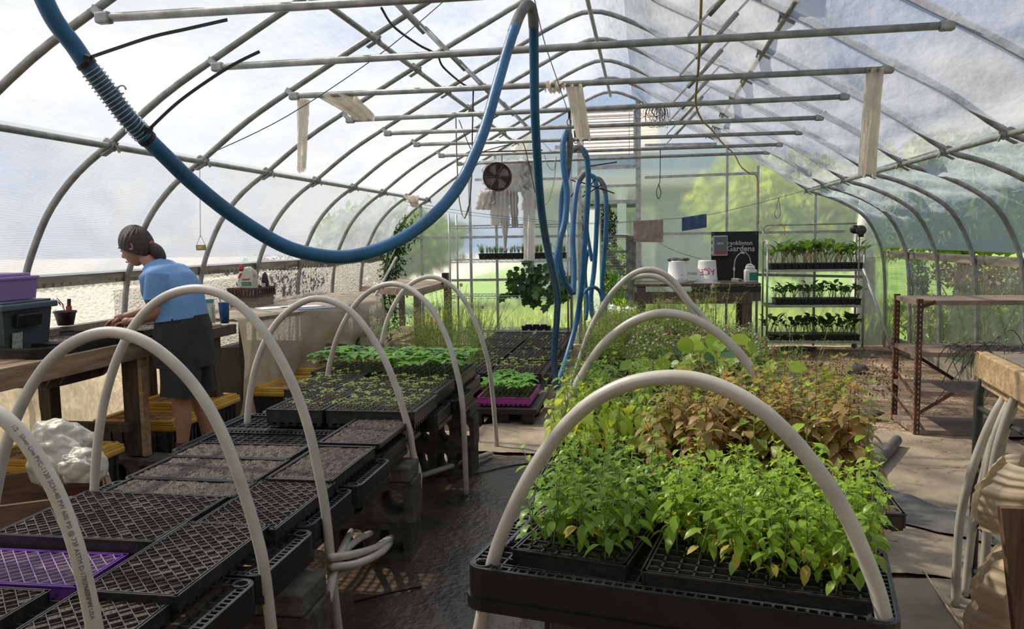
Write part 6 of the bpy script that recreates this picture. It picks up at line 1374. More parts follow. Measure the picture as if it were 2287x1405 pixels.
# fan hanging in front of white netting
fc = at(1111, 395, y=10.0); fr_ = .177
t = thing('hanging_fan', 'round brown caged fan hanging from a bracket below the roof', 'fan', fc)
fanm = mat('rusty_fan', (.045, .030, .024), .6, .3, col2=(.11, .08, .065), scale=20)
AX = Matrix.Rotation(PI/2, 3, 'X')
m = MB(); m.lathe([(fr_*.93, -.05), (fr_, -.05), (fr_, .05), (fr_*.93, .05), (fr_*.93, -.05)], 36, fc, AX); m.build('shroud', fanm, t, True)
m = MB()
for k in range(9): r = fr_*(.18+.085*k); m.tube([fc+Vector((r*math.cos(a), -.055, r*math.sin(a))) for a in [2*PI*i/28 for i in range(28)]], .0028, 4, closed=True)
for k in range(6): a = k*PI/3; m.bar(fc+Vector((.03*math.cos(a), -.058, .03*math.sin(a))), fc+Vector((fr_*.95*math.cos(a), -.055, fr_*.95*math.sin(a))), .006)
m.build('wire_guard', mat('guard_wire', (.16, .13, .11), .5, .5), t)
m = MB(); m.lathe([(.0, .02), (.03, .02), (.03, -.06), (0, -.062)], 16, fc, AX); m.build('hub', fanm, t, True)
for k in range(4):
    a = .5+k*PI/2; u = Vector((math.cos(a), 0, math.sin(a))); v_ = Vector((-math.sin(a), 0, math.cos(a))); m = MB(); P = [fc+u*.03+Vector((0, -.01, 0)), fc+u*.14-v_*.06+Vector((0, -.02, 0)), fc+u*.155+v_*.01, fc+u*.12+v_*.055+Vector((0, .02, 0)), fc+u*.03+v_*.02+Vector((0, .01, 0))]; m.prism(P, (0, .004, 0)); m.build('blade', mat('fan_blade', (.30, .27, .24), .5, var=.3, scale=14), t)
m = MB(); m.bar(fc+Vector((.06, 0, fr_)), Vector((fc.x+.06, 10.0, at(1125, 345, y=10).z)), .018, .012); m.build('hanger', steel, t)
# board on top of the pipe that carries the fan
a, b = at(1075, 343, y=9.9), at(1212, 339, y=9.9); m = MB(); m.bar(a, b, .045, .05); tag(m.build('wooden_batten', mat('red_brown_batten', (.14, .07, .045), .8, var=.2)), 'reddish brown wooden batten lying along the farthest cross pipes above the fan', 'board')
# white netting bundle
wn = mat('white_netting', (.80, .78, .76), .8, trans=.5, tcol=(.95, .93, .90), bump=.5, bscale=40)
def drape(lab, px0, px1, py0, py1, y, folds, amp, taper=1.0, skew=0, name='white_netting', knots=True, grp='white netting hung up behind the fan', mt=None, rag=0, bulge=.0, n=(44, 30)):
    A = at(px0, py0, y=y); B = at(px1, py0, y=y); zb = at((px0+px1)/2, py1, y=y).z; cx = (A.x+B.x)/2; w = (B.x-A.x)/2
    def f(u, v):
        tp_ = lerp(1, taper, v); s = (u-.5)*2; kn = (1-.22*abs(math.sin(v*PI*3+folds))**6) if knots else 1
        x = cx+s*w*tp_*kn*(1+bulge*math.sin(PI*v))+skew*v; z = lerp(A.z, zb, v)+rag*(noise.noise(Vector((u*5, folds, 0))))*v; yy = y+amp*math.sin(u*folds*PI+v*2.5)+amp*.9*noise.noise(Vector((u*6, v*5, folds)))+.02*abs(noise.noise(Vector((u*9, v*14, 2))))
        return Vector((x, yy, z))
    m = MB(); m.grid(f, *n)
    # back layer so that the cloth has body
    m.grid(lambda u, v: f(1-u, v)+Vector((0, .025, 0)), n[0]//2, n[1]//2)
    return tag(m.build(name, mt or wn, None, True), lab, 'netting', grp)
drape('broad upper bunch of white netting right behind the fan', 1072, 1192, 358, 432, 10.35, 13, .03, .95, rag=.05)
drape('left flounce of white netting below the fan', 1068, 1108, 425, 468, 10.28, 7, .03, 1.15, -.05, rag=.06)
drape('middle curtain of white netting below the fan', 1094, 1136, 420, 503, 10.3, 9, .02, 1.05, rag=.06, knots=False)
drape('knotted white netting right of the fan', 1130, 1158, 425, 508, 10.28, 7, .03, .55, .03, rag=.04)
drape('narrow pointed tail of white netting below the knot', 1118, 1136, 492, 560, 10.3, 5, .02, .25, .0, knots=False)
drape('long plain strip of white netting hanging lowest', 1168, 1194, 425, 582, 10.3, 4, .010, .95, -.01, knots=False)
drape('right bunch of white netting beside the blue hose', 1160, 1200, 360, 470, 10.38, 7, .03, .9, rag=.05)
# tan rags hung over the pipes
rag_m = mat('tan_rag', (.72, .66, .56), .8, trans=.6, alpha=.85, tcol=(.92, .86, .76), bump=.4, bscale=30)
for lab, a in (('long tan rag hanging from the left end of the third cross pipe', (662, 688, 222, 382, 5.28, 3, .012, .75, -.03)), ('short tan rag draped beside the long one on the third cross pipe', (700, 790, 212, 268, 5.28, 5, .03, .5, .22)),
               ('tan rag hanging from the third cross pipe near the middle', (1262, 1300, 190, 310, 5.28, 4, .02, .85, .06)), ('small tan rag wrapped on the third cross pipe beside the blue hose', (1208, 1268, 182, 204, 5.27, 5, .03, .7, 0)),
               ('long pale rag hanging from the right end of the third cross pipe', (1937, 1975, 152, 390, 5.27, 4, .012, 1.05, -.03)), ('little tan rag tied to the left purlin before the end wall', (900, 935, 437, 462, 10.0, 5, .04, .5, .05))):
    drape(lab, *a, name='rag', knots=False, grp='tan rags on the roof pipes', mt=rag_m, rag=.05)
# towels and clothesline
line_m = mat('blue_cord', (.10, .13, .20), .7)
def wire(lab, pts, r=.003, m_=None, cat='cord', name='cord', grp=None, n=6):
    m = MB(); m.tube(spline([at(px, py, y=y) for px, py, y in pts], n), r, 5); o = m.build(name, m_ or line_m, None, True); return tag(o, lab, cat, grp)
wire('thin blue clothesline crossing in front of the end wall', [(905, 450, 9.6), (1080, 478, 9.6), (1300, 498, 9.6), (1416, 494, 9.6), (1480, 490, 9.6), (1575, 481, 9.6), (1700, 452, 9.9), (1835, 415, 10.3)], .003)
wire('second thin line just below the clothesline', [(905, 458, 9.7), (1080, 484, 9.7), (1290, 500, 9.7), (1420, 496, 9.7)], .0022)
def towel(lab, px0, px1, py0, py1, py0b, py1b, y, mt, seed):
    A, B = at(px0, py0, y=y), at(px1, py0b, y=y); A2, B2 = at(px0, py1, y=y), at(px1, py1b, y=y)
    def f(u, v):
        t_ = abs(v*2-1) if v < .5 else v*2-1; side = -1 if v < .5 else 1; k = t_*(.72 if v < .5 else 1); T = A.lerp(B, u); Bt = A2.lerp(B2, u); p = T.lerp(Bt, k)
        return p+Vector((0, -side*.012+noise.noise(Vector((u*5, v*4, seed)))*.02, .004*math.cos(t_*2)))
    m = MB(); m.grid(f, 30, 40); o = m.build('towel', mt, None, True); tag(o, lab, 'towel', 'towels on the clothesline'); return o
towel('brownish pink towel hanging on the clothesline', 1415, 1481, 494, 540, 491, 541, 9.58, mat('taupe_towel', (.34, .26, .235), .95, var=.15, scale=20, bump=.6, bscale=160), 3)
towel('small dark blue towel hanging on the clothesline', 1523, 1578, 487, 516, 478, 508, 9.58, mat('blue_towel', (.045, .085, .20), .95, 0, col2=(.10, .16, .30), scale=30, stretch=(1, 1, 6), bump=.6, bscale=160), 5)
# ================================================================ workbench with buckets and sign
wy0, wy1 = 10.35, 11.15; zb = at(1560, 634, y=10.35).z; bx0, bx1 = at(1416, 640, y=wy0).x, at(1700, 640, y=wy0).x
t = thing('workbench', 'dark weathered timber workbench against the right part of the end wall', 'workbench', ((bx0+bx1)/2, 10.75, 0))
planks(t, bx0, bx1, wy0, wy1, zb, 5, .035, wood_d, 'x')
m = MB(); m.box(((bx0+bx1)/2, wy0+.02, zb-.16), (bx1-bx0, .04, .12), bev=.004); m.build('front_rail', wood_d, t)
m = MB(); m.box(((bx0+bx1)/2, wy0+.02, zb-.235), (bx1-bx0-.2, .04, .03)); m.build('lower_rail', wood_d, t)
m = MB(); m.box((bx1-.42, wy0+.01, zb-.07), (.84, .03, .07)); m.build('dark_fascia', mat('dark_fascia', (.02, .02, .02), .8), t)
for x in (bx0+.09, bx1-.16):
    for y in (wy0+.06, wy1-.06): m = MB(); m.box((x, y, (zb-.04)/2), (.11, .10, zb-.04), bev=.004); m.build('leg', wood_d, t)
m = MB(); m.box(((bx0+bx1)/2, wy0+.02, .17), (bx1-bx0-.2, .04, .10)); m.build('stretcher', wood_d, t)
bk = mat('bucket_white', (.72, .72, .72), .4); red = mat('bucket_red', (.55, .03, .06), .5)
def bucket(lab, px, lid, lettering):
    c = at(px, 627, y=10.6); c.z = zb; t = thing('bucket', lab, 'bucket', c, 'upturned white buckets on the workbench')
    s = .128/.15
    m = MB(); m.lathe([(.152*s, 0), (.158*s, .015), (.152*s, .03), (.158*s, .05), (.150*s, .055), (.130*s, .27), (.125*s, .285), (0, .287)], 36, c); m.build('body', bk, t, True)
    m = MB(); m.tube([c+Vector((.152*s*math.cos(a), .152*s*math.sin(a), .04)) for a in [2*PI*k/30 for k in range(30)]], .004, 4, closed=True); m.build('rib', bk, t)
    def wrap(txt, size, zc, ang0, flip, mt, name, shear=0):
        vs, fs = text_geo(txt, size, .01); w = max(v.x for v in vs); m = MB(); out = []
        for v in vs:
            x = (v.x-w/2)*(1 if not flip else -1); z = v.y*(1 if not flip else -1)+zc; r = lerp(.150, .130, min(1, max(0, (z-.055)/.215)))*s+.0012; x += shear*(z-zc); a = ang0+x/r; out.append(c+Vector((r*math.cos(a), r*math.sin(a), z)))
        m.add(out, fs); m.build(name, mt, t)
    if lettering:
        wrap('ACE', .112, .178, -PI/2-.1, True, red, 'red_lettering', -.25); wrap('Hardware', .018, .192, -PI/2-.1, True, red, 'small_lettering'); wrap('ACE', .030, .058, -PI/2-.1, True, red, 'lower_lettering')
    else:
        wrap('ACE', .034, .060, -PI/2+.3, True, red, 'red_lettering')
        m = MB(); m.tube([c+Vector((.138*s*math.cos(a), .138*s*math.sin(a), .035+.10*math.sin((a+2.6)/1.9*PI))) for a in [-2.6+1.9*k/14 for k in range(15)]], .004, 5); m.build('bail_handle', bk, t, True)
        m = MB(); a = -PI/2+.45; m.box(c+Vector((.142*s*math.cos(a), .142*s*math.sin(a), .09)), (.03, .006, .04), (0, 0, .45)); m.build('embossed_mark', mat('emboss_grey', (.4, .42, .45), .5), t)
    if lid: crumple('cloth_scrap', 'black crumpled cloth lying on the left upturned bucket', 'cloth', c+Vector((.01, 0, .30)), .05, wf, 41, .6, sc=(1.9, 1.6, .55))
bucket('plain upturned white bucket at the left of the workbench', 1513, True, False); bucket('upturned white bucket with big red lettering on the workbench', 1579, False, True)
m = MB(); c = at(1580, 632, y=10.42); m.box((c.x, 10.45, zb+.006), (.32, .05, .012)); tag(m.build('white_strip', bk), 'thin white strip lying in front of the lettered bucket', 'strip')
# sign board
sy = 11.2; s0, s1 = at(1589, 518, y=sy), at(1693, 626, y=sy)
t = thing('sign_board', 'black board sign lettered in white, standing at the back of the workbench', 'sign', ((s0.x+s1.x)/2, sy, s1.z))
m = MB(); m.box(((s0.x+s1.x)/2, sy, (s0.z+s1.z)/2), (s1.x-s0.x, .02, s0.z-s1.z)); m.build('board', mat('chalk_black', (.012, .012, .014), .6), t)
chalk = mat('white_lettering', (.62, .62, .60), .7)
m = MB(); put_text(m, 'Franklinton', .078, at(1619, 547, y=sy-.013), (1, 0, -.012), (0, 0, 1), bold=.012); m.build('upper_lettering', chalk, t)
m = MB(); put_text(m, 'Gardens', .106, at(1623, 561, y=sy-.013), (1, 0, -.012), (0, 0, 1), bold=.012); m.build('lower_lettering', chalk, t)
m = MB()
for px, py in ((1593, 522), (1689, 522)): m.lathe([(.008, 0), (.008, .006)], 8, at(px, py, y=sy-.012), AX)
m.build('screw', steel, t)
p = at(1608, 549, y=sy-.056); t = thing('control_box', 'grey wall controller box with red stripe hanging before the black sign', 'control box', p); w_, h_ = .195, .27
m = MB(); m.box(p, (w_, .09, h_), bev=.012); m.build('housing', mat('pale_grey_housing', (.42, .42, .42), .5), t)
m = MB(); m.box(p+Vector((.004, -.047, .01)), (w_*.84, .006, h_*.82)); m.build('face_plate', mat('slate_face', (.13, .15, .17), .5), t)
m = MB(); m.box(p+Vector((.004, -.049, -h_*.33)), (w_*.84, .006, h_*.14)); m.build('red_stripe', mat('dull_red', (.34, .07, .07), .5), t)
m = MB(); m.box(p+Vector((0, -.052, .03)), (.07, .005, .026)); m.build('button_panel', mat('button_white', (.6, .6, .6), .5), t)
m = MB()
for k in range(3): m.box(p+Vector((-.018+.018*k, -.056, .03)), (.012, .004, .012))
m.build('button', mat('button_dark', (.1, .12, .13), .5), t)
m = MB()
for k in range(3): m.box(p+Vector((-w_*.52, -.02, -.09+.09*k)), (.012, .04, .04))
m.build('clip', bk, t)
# white jug with tube and power block
p = at(1676, 628, y=10.55); p.z = zb; t = thing('white_jug', 'white plastic jug with green label and a tube in its neck on the workbench', 'jug', p)
jug2 = mat('jug_white', (.66, .66, .62), .4)
m = MB(); m.box(p+Vector((0, 0, .085)), (.155, .12, .17), bev=.02); m.box(p+Vector((-.005, 0, .185)), (.11, .10, .05), bev=.015, taper=1.3); m.build('body', jug2, t, True)
m = MB(); m.tube(spline([p+Vector((-.055, -.02, .16)), p+Vector((-.045, -.02, .215)), p+Vector((.0, -.02, .225)), p+Vector((.05, -.02, .19))], 4), .012, 7); m.lathe([(.02, .2), (.02, .235)], 10, p); m.build('handle', jug2, t, True)
m = MB(); m.box(p+Vector((.03, -.061, .08)), (.10, .003, .10)); m.build('green_label', mat('teal_label', (.02, .20, .13), .5), t)
m = MB(); m.tube(spline([p+Vector((.005, 0, .23)), p+Vector((-.015, 0, .32)), p+Vector((-.07, 0, .38)), p+Vector((-.14, 0, .36)), p+Vector((-.19, 0, .28)), p+Vector((-.20, 0, .14)), p+Vector((-.20, 0, .03))], 6), .006, 6); m.build('tube', mat('grey_tube', (.35, .36, .37), .4), t, True)
m = MB(); m.box(p+Vector((-.10, 0, .375)), (.045, .02, .02), (0, .2, 0), bev=.004); m.box(p+Vector((-.20, 0, .17)), (.022, .02, .045), bev=.004); m.box(p+Vector((-.19, -.02, .03)), (.09, .06, .05), bev=.008); m.build('fitting', mat('pale_fitting', (.5, .5, .48), .5), t)
m = MB(); m.tube(spline([p+Vector((-.2, -.04, .03)), p+Vector((-.14, -.06, .05)), p+Vector((-.09, -.06, .02)), p+Vector((-.06, -.07, .012))], 5), .006, 5); m.build('power_cord', mat('white_cord', (.55, .55, .5), .5), t)
# ================================================================ metal plant cart
cy0, cy1 = 10.75, 11.15
L0, L1 = at(1714, 600, y=cy0).x, at(1930, 600, y=cy0).x
zc = [at(1815, py, y=cy0).z for py in (602, 682, 762)]; ztp = at(1815, 500, y=cy0).z
t = thing('metal_cart', 'three tier grey steel pipe plant cart by the back right corner', 'cart', ((L0+L1)/2, 10.95, 0))
cs = mat('cart_steel', (.42, .43, .40), .4, .4, var=.2, scale=12)
for y in (cy0, cy1):
    hgt = ztp if y == cy1 else at(1712, 552, y=cy0).z
    for x in (L0, L1):
        m = MB(); m.tube([(x, y, .06), (x, y, ztp-.06 if y == cy1 else hgt)], .013, 8); m.build('post', cs, t, True)
m = MB(); m.tube(spline([(L0, cy1, ztp-.08), (L0+.015, cy1, ztp-.02), (L0+.07, cy1, ztp), (L0+.2, cy1, ztp)], 5)+[Vector((L1, cy1, ztp))], .013, 8); m.build('top_rail', cs, t, True)
m = MB(); m.tube(spline([(L0, cy1, ztp-.35), (L0-.01, cy1-.1, ztp-.22), (L0, cy0+.05, ztp-.215), (L0, cy0, ztp-.26)], 5), .013, 8); m.build('handle_bend', bk, t, True)
for z in zc:
    m = MB()
    for y in (cy0, cy1): m.box(((L0+L1)/2, y, z-.012), (L1-L0, .012, .03))
    for x in (L0, L1): m.box((x, (cy0+cy1)/2, z-.012), (.012, cy1-cy0, .03))
    for k in range(24): m.box((lerp(L0, L1, (k+.5)/24), (cy0+cy1)/2, z-.005), (.006, cy1-cy0, .006))
    m.build('shelf_frame', cs, t)
for x in (L0, L1):
    for y in (cy0, cy1): m = MB(); m.lathe([(.035, -.012), (.035, .012)], 14, (x, y, .035), AX); m.build('caster', mat('grey_caster', (.25, .25, .24), .6), t, True)
for k, (z, a, b) in enumerate(zip(zc, (1722, 1733, 1720), (1928, 1926, 1925))):
    xa, xb = at(a, 600, y=cy0+.03).x, at(b, 600, y=cy0+.03).x; zt_ = pot_tray('row of black pot cells on the %s tier of the metal cart' % ('top', 'middle', 'bottom')[k], xa, xb, cy0+.03, cy1-.03, z+.002, 13, .075)
    def upleaf(seed, h, leaf, st):
        rr = random.Random(seed); t = local('chard_plant', 'upright leafy green start on the %s tier of the metal cart' % ('top', 'middle', 'bottom')[k], 'plant', 'leafy starts on the %s tier of the cart' % ('top', 'middle', 'bottom')[k]); s_ = MB(); lv = MB()
        for _ in range(rr.randint(4, 6)):
            a = rr.uniform(0, 6.28); ln_ = rr.uniform(.1, .35); tip = Vector((math.cos(a)*ln_*h, math.sin(a)*ln_*h, h*rr.uniform(.45, .8))); s_.tube([(0, 0, 0), tip*.5+Vector((0, 0, .01)), tip], .0022, 4); lv.leaf(tip, (math.cos(a)*.7, math.sin(a)*.7, 1.1), h*rr.uniform(.35, .55), h*.28, rr.uniform(.5, 1.5), .15, n=4)
        s_.build('stem', st, t); lv.build('leaves', leaf, t, True); return t
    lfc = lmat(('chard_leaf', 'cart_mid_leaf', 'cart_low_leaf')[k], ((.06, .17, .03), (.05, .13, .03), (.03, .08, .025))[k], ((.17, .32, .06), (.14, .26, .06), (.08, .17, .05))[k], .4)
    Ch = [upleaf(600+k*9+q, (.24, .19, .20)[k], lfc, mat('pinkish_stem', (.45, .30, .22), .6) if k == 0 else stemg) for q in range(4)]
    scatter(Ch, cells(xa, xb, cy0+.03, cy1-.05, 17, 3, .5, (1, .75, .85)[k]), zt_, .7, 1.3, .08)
# yellow cord hook and black roll up motor
wire('yellow looped cord hanging at the top of the metal cart', [(1698, 505, 10.9), (1712, 513, 10.8), (1725, 507, 10.8), (1745, 500, 10.8), (1752, 510, 10.8), (1752, 525, 10.8)], .006, mat('yellow_cord', (.50, .36, .05), .6))
p = at(1922, 514, y=10.6); t = thing('rollup_motor', 'black round roll up motor fixed at the right rib above the cart', 'motor', p)
m = MB(); m.lathe([(0, -.05), (.055, -.05), (.06, -.04), (.06, .04), (.05, .05), (0, .05)], 22, p, AX); m.build('drum', mat('motor_grey', (.06, .06, .065), .45), t, True)
m = MB(); m.lathe([(0, -.05), (.05, -.05), (.055, .04), (0, .05)], 22, p+Vector((-.06, .03, .01)), AX); m.box(p+Vector((.01, .02, -.06)), (.06, .06, .05), bev=.01); m.build('gearbox', blk, t, True)
m = MB(); m.tube([p+Vector((.0, .05, -.05)), p+Vector((.0, .05, -.62))], .010, 6); m.build('guide_rod', steel, t)
m = MB(); m.tube([at(1928, 600, y=10.6), at(1992, 780, y=10.3)], .017, 8); tag(m.build('corner_brace', steel_l, None, True), 'pale diagonal brace pipe leaning at the back right corner', 'pipe')
m = MB(); m.tube([at(905+45, 330+200, y=9.9), at(958, 535, y=9.95)], .002, 3)
# dirty clear curtain in the back right corner
def cur(u, v): z = lerp(.02, 1.2, v); x = lerp(3.02, 3.12, u)+.0; y = lerp(10.9, 11.35, u); return Vector((2.72+u*.38, 11.05+.02*math.sin(u*20)+.05*noise.noise(Vector((u*4, v*5, 0))), z))
m = MB(); m.grid(cur, 40, 30); tag(m.build('plastic_curtain', film('dirty_curtain', (.45, .47, .42), .45, .2, (14, 14, 5), bump=.6, bsc=2, tl=.5), None, True), 'dirty mottled plastic curtain hanging behind the cart at the right corner', 'curtain')
# ================================================================ rusty slotted angle shelves
t = thing('rusty_shelves', 'rusty slotted angle shelving with four empty metal shelves at the right', 'shelving', (2.4, 6.55, 0))
rust = mat('rusty_angle', (.055, .032, .024), .6, .4, col2=(.20, .085, .04), scale=10, bump=.2); shelfm = mat('rusted_shelf', (.20, .15, .125), .7, .2, col2=(.34, .24, .19), scale=6, bump=.15); slot_lit = mat('slot_light', (.55, .52, .46), .7)  # slots are pale boxes: light through them is put into the colour
fx0, fx1, fy, ry = at(2045, 850, y=6.28).x, 2.98, 6.28, 6.82
tl = .05
def slot(x, y, sx):
    m = MB(); m.box((x+sx*.018, y, .51), (.038, .003, 1.02)); m.box((x, y+.018, .51), (.003, .038, 1.02)); m.build('angle_post', rust, t)
    m = MB()
    for k in range(26): m.box((x+sx*.020, y-.0025, .03+k*.038), (.006, .002, .014)); m.box((x-sx*.0025, y+.018, .03+k*.038), (.002, .006, .014))
    m.build('slot_row', slot_lit, t, kind='stuff')
for x, sx in ((fx0, 1), (fx1, -1)):
    for y in (fy, ry): slot(x, y, sx)
for z in (1.005, .625, .335, .045):
    m = MB(); m.box(((fx0+fx1)/2, (fy+ry)/2, z), (fx1-fx0-.004, ry-fy-.004, .004)); m.box(((fx0+fx1)/2, fy+.004, z-.016), (fx1-fx0-.006, .003, .032)); m.box(((fx0+fx1)/2, ry-.004, z-.016), (fx1-fx0-.006, .003, .032))
    for x in (fx0+.004, fx1-.004): m.box((x, (fy+ry)/2, z-.016), (.003, ry-fy-.006, .032))
    m.build('shelf', shelfm, t)
for a, b in (((fx0+.03, ry, .62), (fx0+.45, ry, .34)), ((fx0+.03, fy, .96), (fx0+.12, fy, 1.0)), ((fx0+.02, fy, .17), (fx0+.26, fy, .33)), ((fx0, fy, .12), (fx0, ry, .22)), ((fx1-.3, ry, .33), (fx1-.03, ry, .12)), ((fx0, fy, .30), (fx0, ry, .42))):
    m = MB(); m.bar(a, b, .025, .004, (0, 1, 0)); m.build('brace', rust, t)
# ================================================================ timber bench with pipe bundle at the far right
by_ = 3.3; t = thing('timber_bench', 'thick rough timber top on grey pipe legs at the right edge of the picture', 'bench', (1.7, by_, 0))
rw = mat('rough_tan_timber', (.42, .27, .13), .75, 0, col2=(.62, .45, .26), scale=3, stretch=(1.2, 9, 9), bump=.5, bscale=9)  # tan timber with paler streaks along the grain
p0 = at(2190, 812, y=by_+.1); p1 = at(2300, 868, y=by_-.45); 
m = MB(); d = (p1-p0); d.z = 0; d.normalize(); q0 = Vector((p0.x, p0.y, p0.z)); m.bar(q0, q0+d*1.0, .09, .04, (0, 0, 1)); m2 = MB(); A_ = math.atan2(d.y, d.x)
m = MB(); m.box(q0+d*.5+Vector((0, 0, .0)), (1.0, .045, .10), (0, 0, A_), bev=.006); m.build('front_beam', rw, t)
nr = Vector((-d.y, d.x, 0))
m = MB(); m.box(q0+d*.5+nr*.02+Vector((0, 0, -.075)), (1.0, .03, .03), (0, 0, A_), bev=.003); m.build('lower_batten', rw, t)
for k in range(3): m = MB(); m.box(q0+d*.5+nr*(.13+k*.2)+Vector((0, 0, .035)), (1.0, .19, .03), (0, 0, A_), bev=.004); m.build('top_plank', wood_g, t)
lx = at(2182, 1000, y=by_+.15); zt_ = q0.z-.03
for off in (Vector((0, 0, 0)), nr*.5, d*.8+nr*.05, d*.8+nr*.5):
    m = MB(); pts = [Vector((lx.x, by_+.15, 0))+off, Vector((lx.x, by_+.15, zt_-.10))+off, Vector((lx.x+.01, by_+.14, zt_-.03))+off, Vector((lx.x+.05, by_+.12, zt_-.01))+off]; m.tube(pts, .018, 10); m.build('pipe_leg', mat('dark_grey_pipe', (.07, .075, .07), .5, .3), t, True)
for z in (.80, .55, .33, .14):
    m = MB(); a = Vector((lx.x, by_+.15, z)); m.tube([a, a+d*.8+nr*.05], .011, 8); m.build('rung', MATS['dark_grey_pipe'], t, True)
crumple('cloth_heap', 'grey mat folded on the timber bench top', 'mat', q0+d*.42+nr*.28+Vector((0, 0, .10)), .17, mat('grey_mat', (.12, .115, .10), .95, var=.2, scale=20), 51, .3, sc=(1.5, 1.1, .45))
t = thing('root_tangle', 'tangle of dry grey roots hanging from the corner of the timber bench', 'roots', q0)
rr = random.Random(12); m = MB()
for k in range(45):
    p = q0+Vector((rr.gauss(.03, .07), rr.gauss(0, .05), .06)); q = p+Vector((rr.gauss(-.04, .06), rr.gauss(0, .04), rr.gauss(-.08, .06))); m.tube(spline([p, (p+q)/2+Vector((rr.gauss(0, .02), 0, .03)), q], 3), .0018, 3, False)
m.build('root_strands', mat('grey_root', (.07, .065, .055), .95), t, kind='stuff')
# pvc hoops leaning there
for i, pts in enumerate([[(2135, 1302, 3.35), (2142, 1180, 3.3), (2165, 1070, 3.25), (2205, 960, 3.2), (2250, 880, 3.15), (2285, 850, 3.1)], [(2157, 1296, 3.45), (2172, 1180, 3.4), (2200, 1050, 3.35), (2230, 950, 3.3), (2262, 890, 3.2), (2300, 850, 3.1)], [(2190, 1305, 3.2), (2205, 1190, 3.15), (2212, 1100, 3.1), (2228, 1000, 3.05), (2262, 900, 3.0), (2300, 840, 2.9)], [(2196, 1150, 3.25), (2205, 1060, 3.2), (2228, 960, 3.15), (2270, 870, 3.1)], [(2222, 1110, 3.3), (2232, 1020, 3.2), (2255, 930, 3.1), (2290, 860, 3.0)]]):
    P = [at(a, b, y=c) for a, b, c in pts]
    if i < 3: P[0].z = max(.0, min(P[0].z, .02))
    m = MB(); m.tube(spline(P, 6), .016, 10); tag(m.build('leaning_pipe', pvc, None, True), ('leftmost bent white pipe leaning on the timber bench', 'second bent white pipe leaning on the timber bench', 'bent white pipe whose foot stands right of the bench leg', 'short bent white pipe behind the bench leg', 'rearmost bent white pipe against the timber bench')[i], 'pipe', 'white pipes leaning on the timber bench')
sheet = mat('cream_plastic_sheet', (.62, .50, .35), .45, 0, col2=(.72, .66, .56), scale=4, trans=.3, bump=.4, bscale=16)
def folded(lab, pts, y0, seed, depth=.10, name='plastic_sheet'):
    """loose sheet bunched into sharp folds between a left and a right outline"""
    rr = random.Random(seed); FL = [(Vector((rr.gauss(0, 1), rr.gauss(0, .55))).normalized(), rr.uniform(-.9, .9), rr.uniform(.25, 1)) for _ in range(26)]
    def hgt(a, b, s0): q = Vector((a, b)); return sum(w_*abs(q.dot(n_)-c0)*(1 if k % 2 else -1) for k, (n_, c0, w_) in enumerate(FL))
    def f(u, v):
        t_ = v*(len(pts)-1); k = min(int(t_), len(pts)-2); g = t_-k; l = lerp(pts[k][0], pts[k+1][0], g); r = lerp(pts[k][1], pts[k+1][1], g); py = lerp(pts[k][2], pts[k+1][2], g)
        a, b = (u-.5)*2, (v-.5)*2; h = hgt(a+.15*noise.noise(Vector((a*2, b*2, seed))), b, seed)*.035; e1 = noise.noise(Vector((b*5, seed, 0)))*.02
        p = at(lerp(l, r, u), py, y=y0); rnd = depth*(1-a*a)
        return Vector((p.x+e1*(1-u)+h*.15, y0-rnd-h+.06*b, max(.012, p.z+h*.3)))
    m = MB(); m.grid(f, 70, 60); m.grid(lambda u, v: f(1-u, v)+Vector((0, .05+depth*1.6*(1-(2*u-1)**2), 0)), 24, 20)
    return tag(m.build(name, sheet, None, False), lab, 'sheet')
folded('crumpled cream plastic sheet at the lower right corner', [(2245, 2300, 1210), (2190, 2310, 1250), (2168, 2320, 1300), (2178, 2330, 1350), (2170, 2330, 1400), (2185, 2340, 1470)], 2.55, 61)
folded('translucent crumpled sheet stuffed behind the leaning plank at the right edge', [(2275, 2330, 1020), (2245, 2335, 1060), (2222, 2335, 1100), (2225, 2335, 1150), (2240, 2335, 1200)], 2.6, 63, .08)
a = at(2236, 1135, y=2.2); m = MB(); m.prism([a, at(2300, 1138, y=2.2), at(2330, 1420, y=2.2), at(2268, 1420, y=2.2)], (0, .025, 0)); tag(m.build('plank', mat('brown_rough_plank', (.09, .05, .028), .8, 0, col2=(.19, .11, .065), scale=5, stretch=(8, 8, 1), bump=.7, bscale=10)), 'rough brown plank standing upright at the lower right corner', 'plank')
# ================================================================ blue watering hose
hb = mat('blue_hose', (.018, .12, .27), .42, 0, var=.22, scale=6, bump=.15, bscale=60); hg = mat('grey_sleeve', (.15, .155, .15), .7, var=.2, scale=20)
def dpath(pts, n=8): return spline([atd(px, py, d) for px, py, d in pts], n)
t = thing('blue_hose', 'thick blue hose looping down from the roof across the left of the greenhouse', 'hose', atd(1242, 868, 6.2))
A_ = [(55, -95, 2.0), (90, -20, 2.03), (122, 45, 2.06), (165, 102, 2.1), (193, 143, 2.12), (238, 202, 2.16), (282, 260, 2.2), (322, 303, 2.25), (372, 352, 2.32), (430, 408, 2.40), (520, 480, 2.5), (625, 545, 2.62), (700, 568, 2.72), (775, 573, 2.82), (850, 555, 2.92), (915, 522, 3.0), (975, 475, 3.08), (1025, 415, 3.16), (1060, 345, 3.24), (1085, 280, 3.32), (1105, 210, 3.4), (1128, 130, 3.5), (1150, 60, 3.6)]
P = dpath(A_); m = MB(); m.tube(P, .0232, 18); m.build('hose_run', hb, t, True)
m = MB(); m.tube(dpath([(1146, 72, 3.6), (1160, 35, 3.65), (1176, 12, 3.7), (1188, 22, 3.75), (1192, 60, 3.8)]), .0250, 16); m.build('grey_sleeve', hg, t, True)
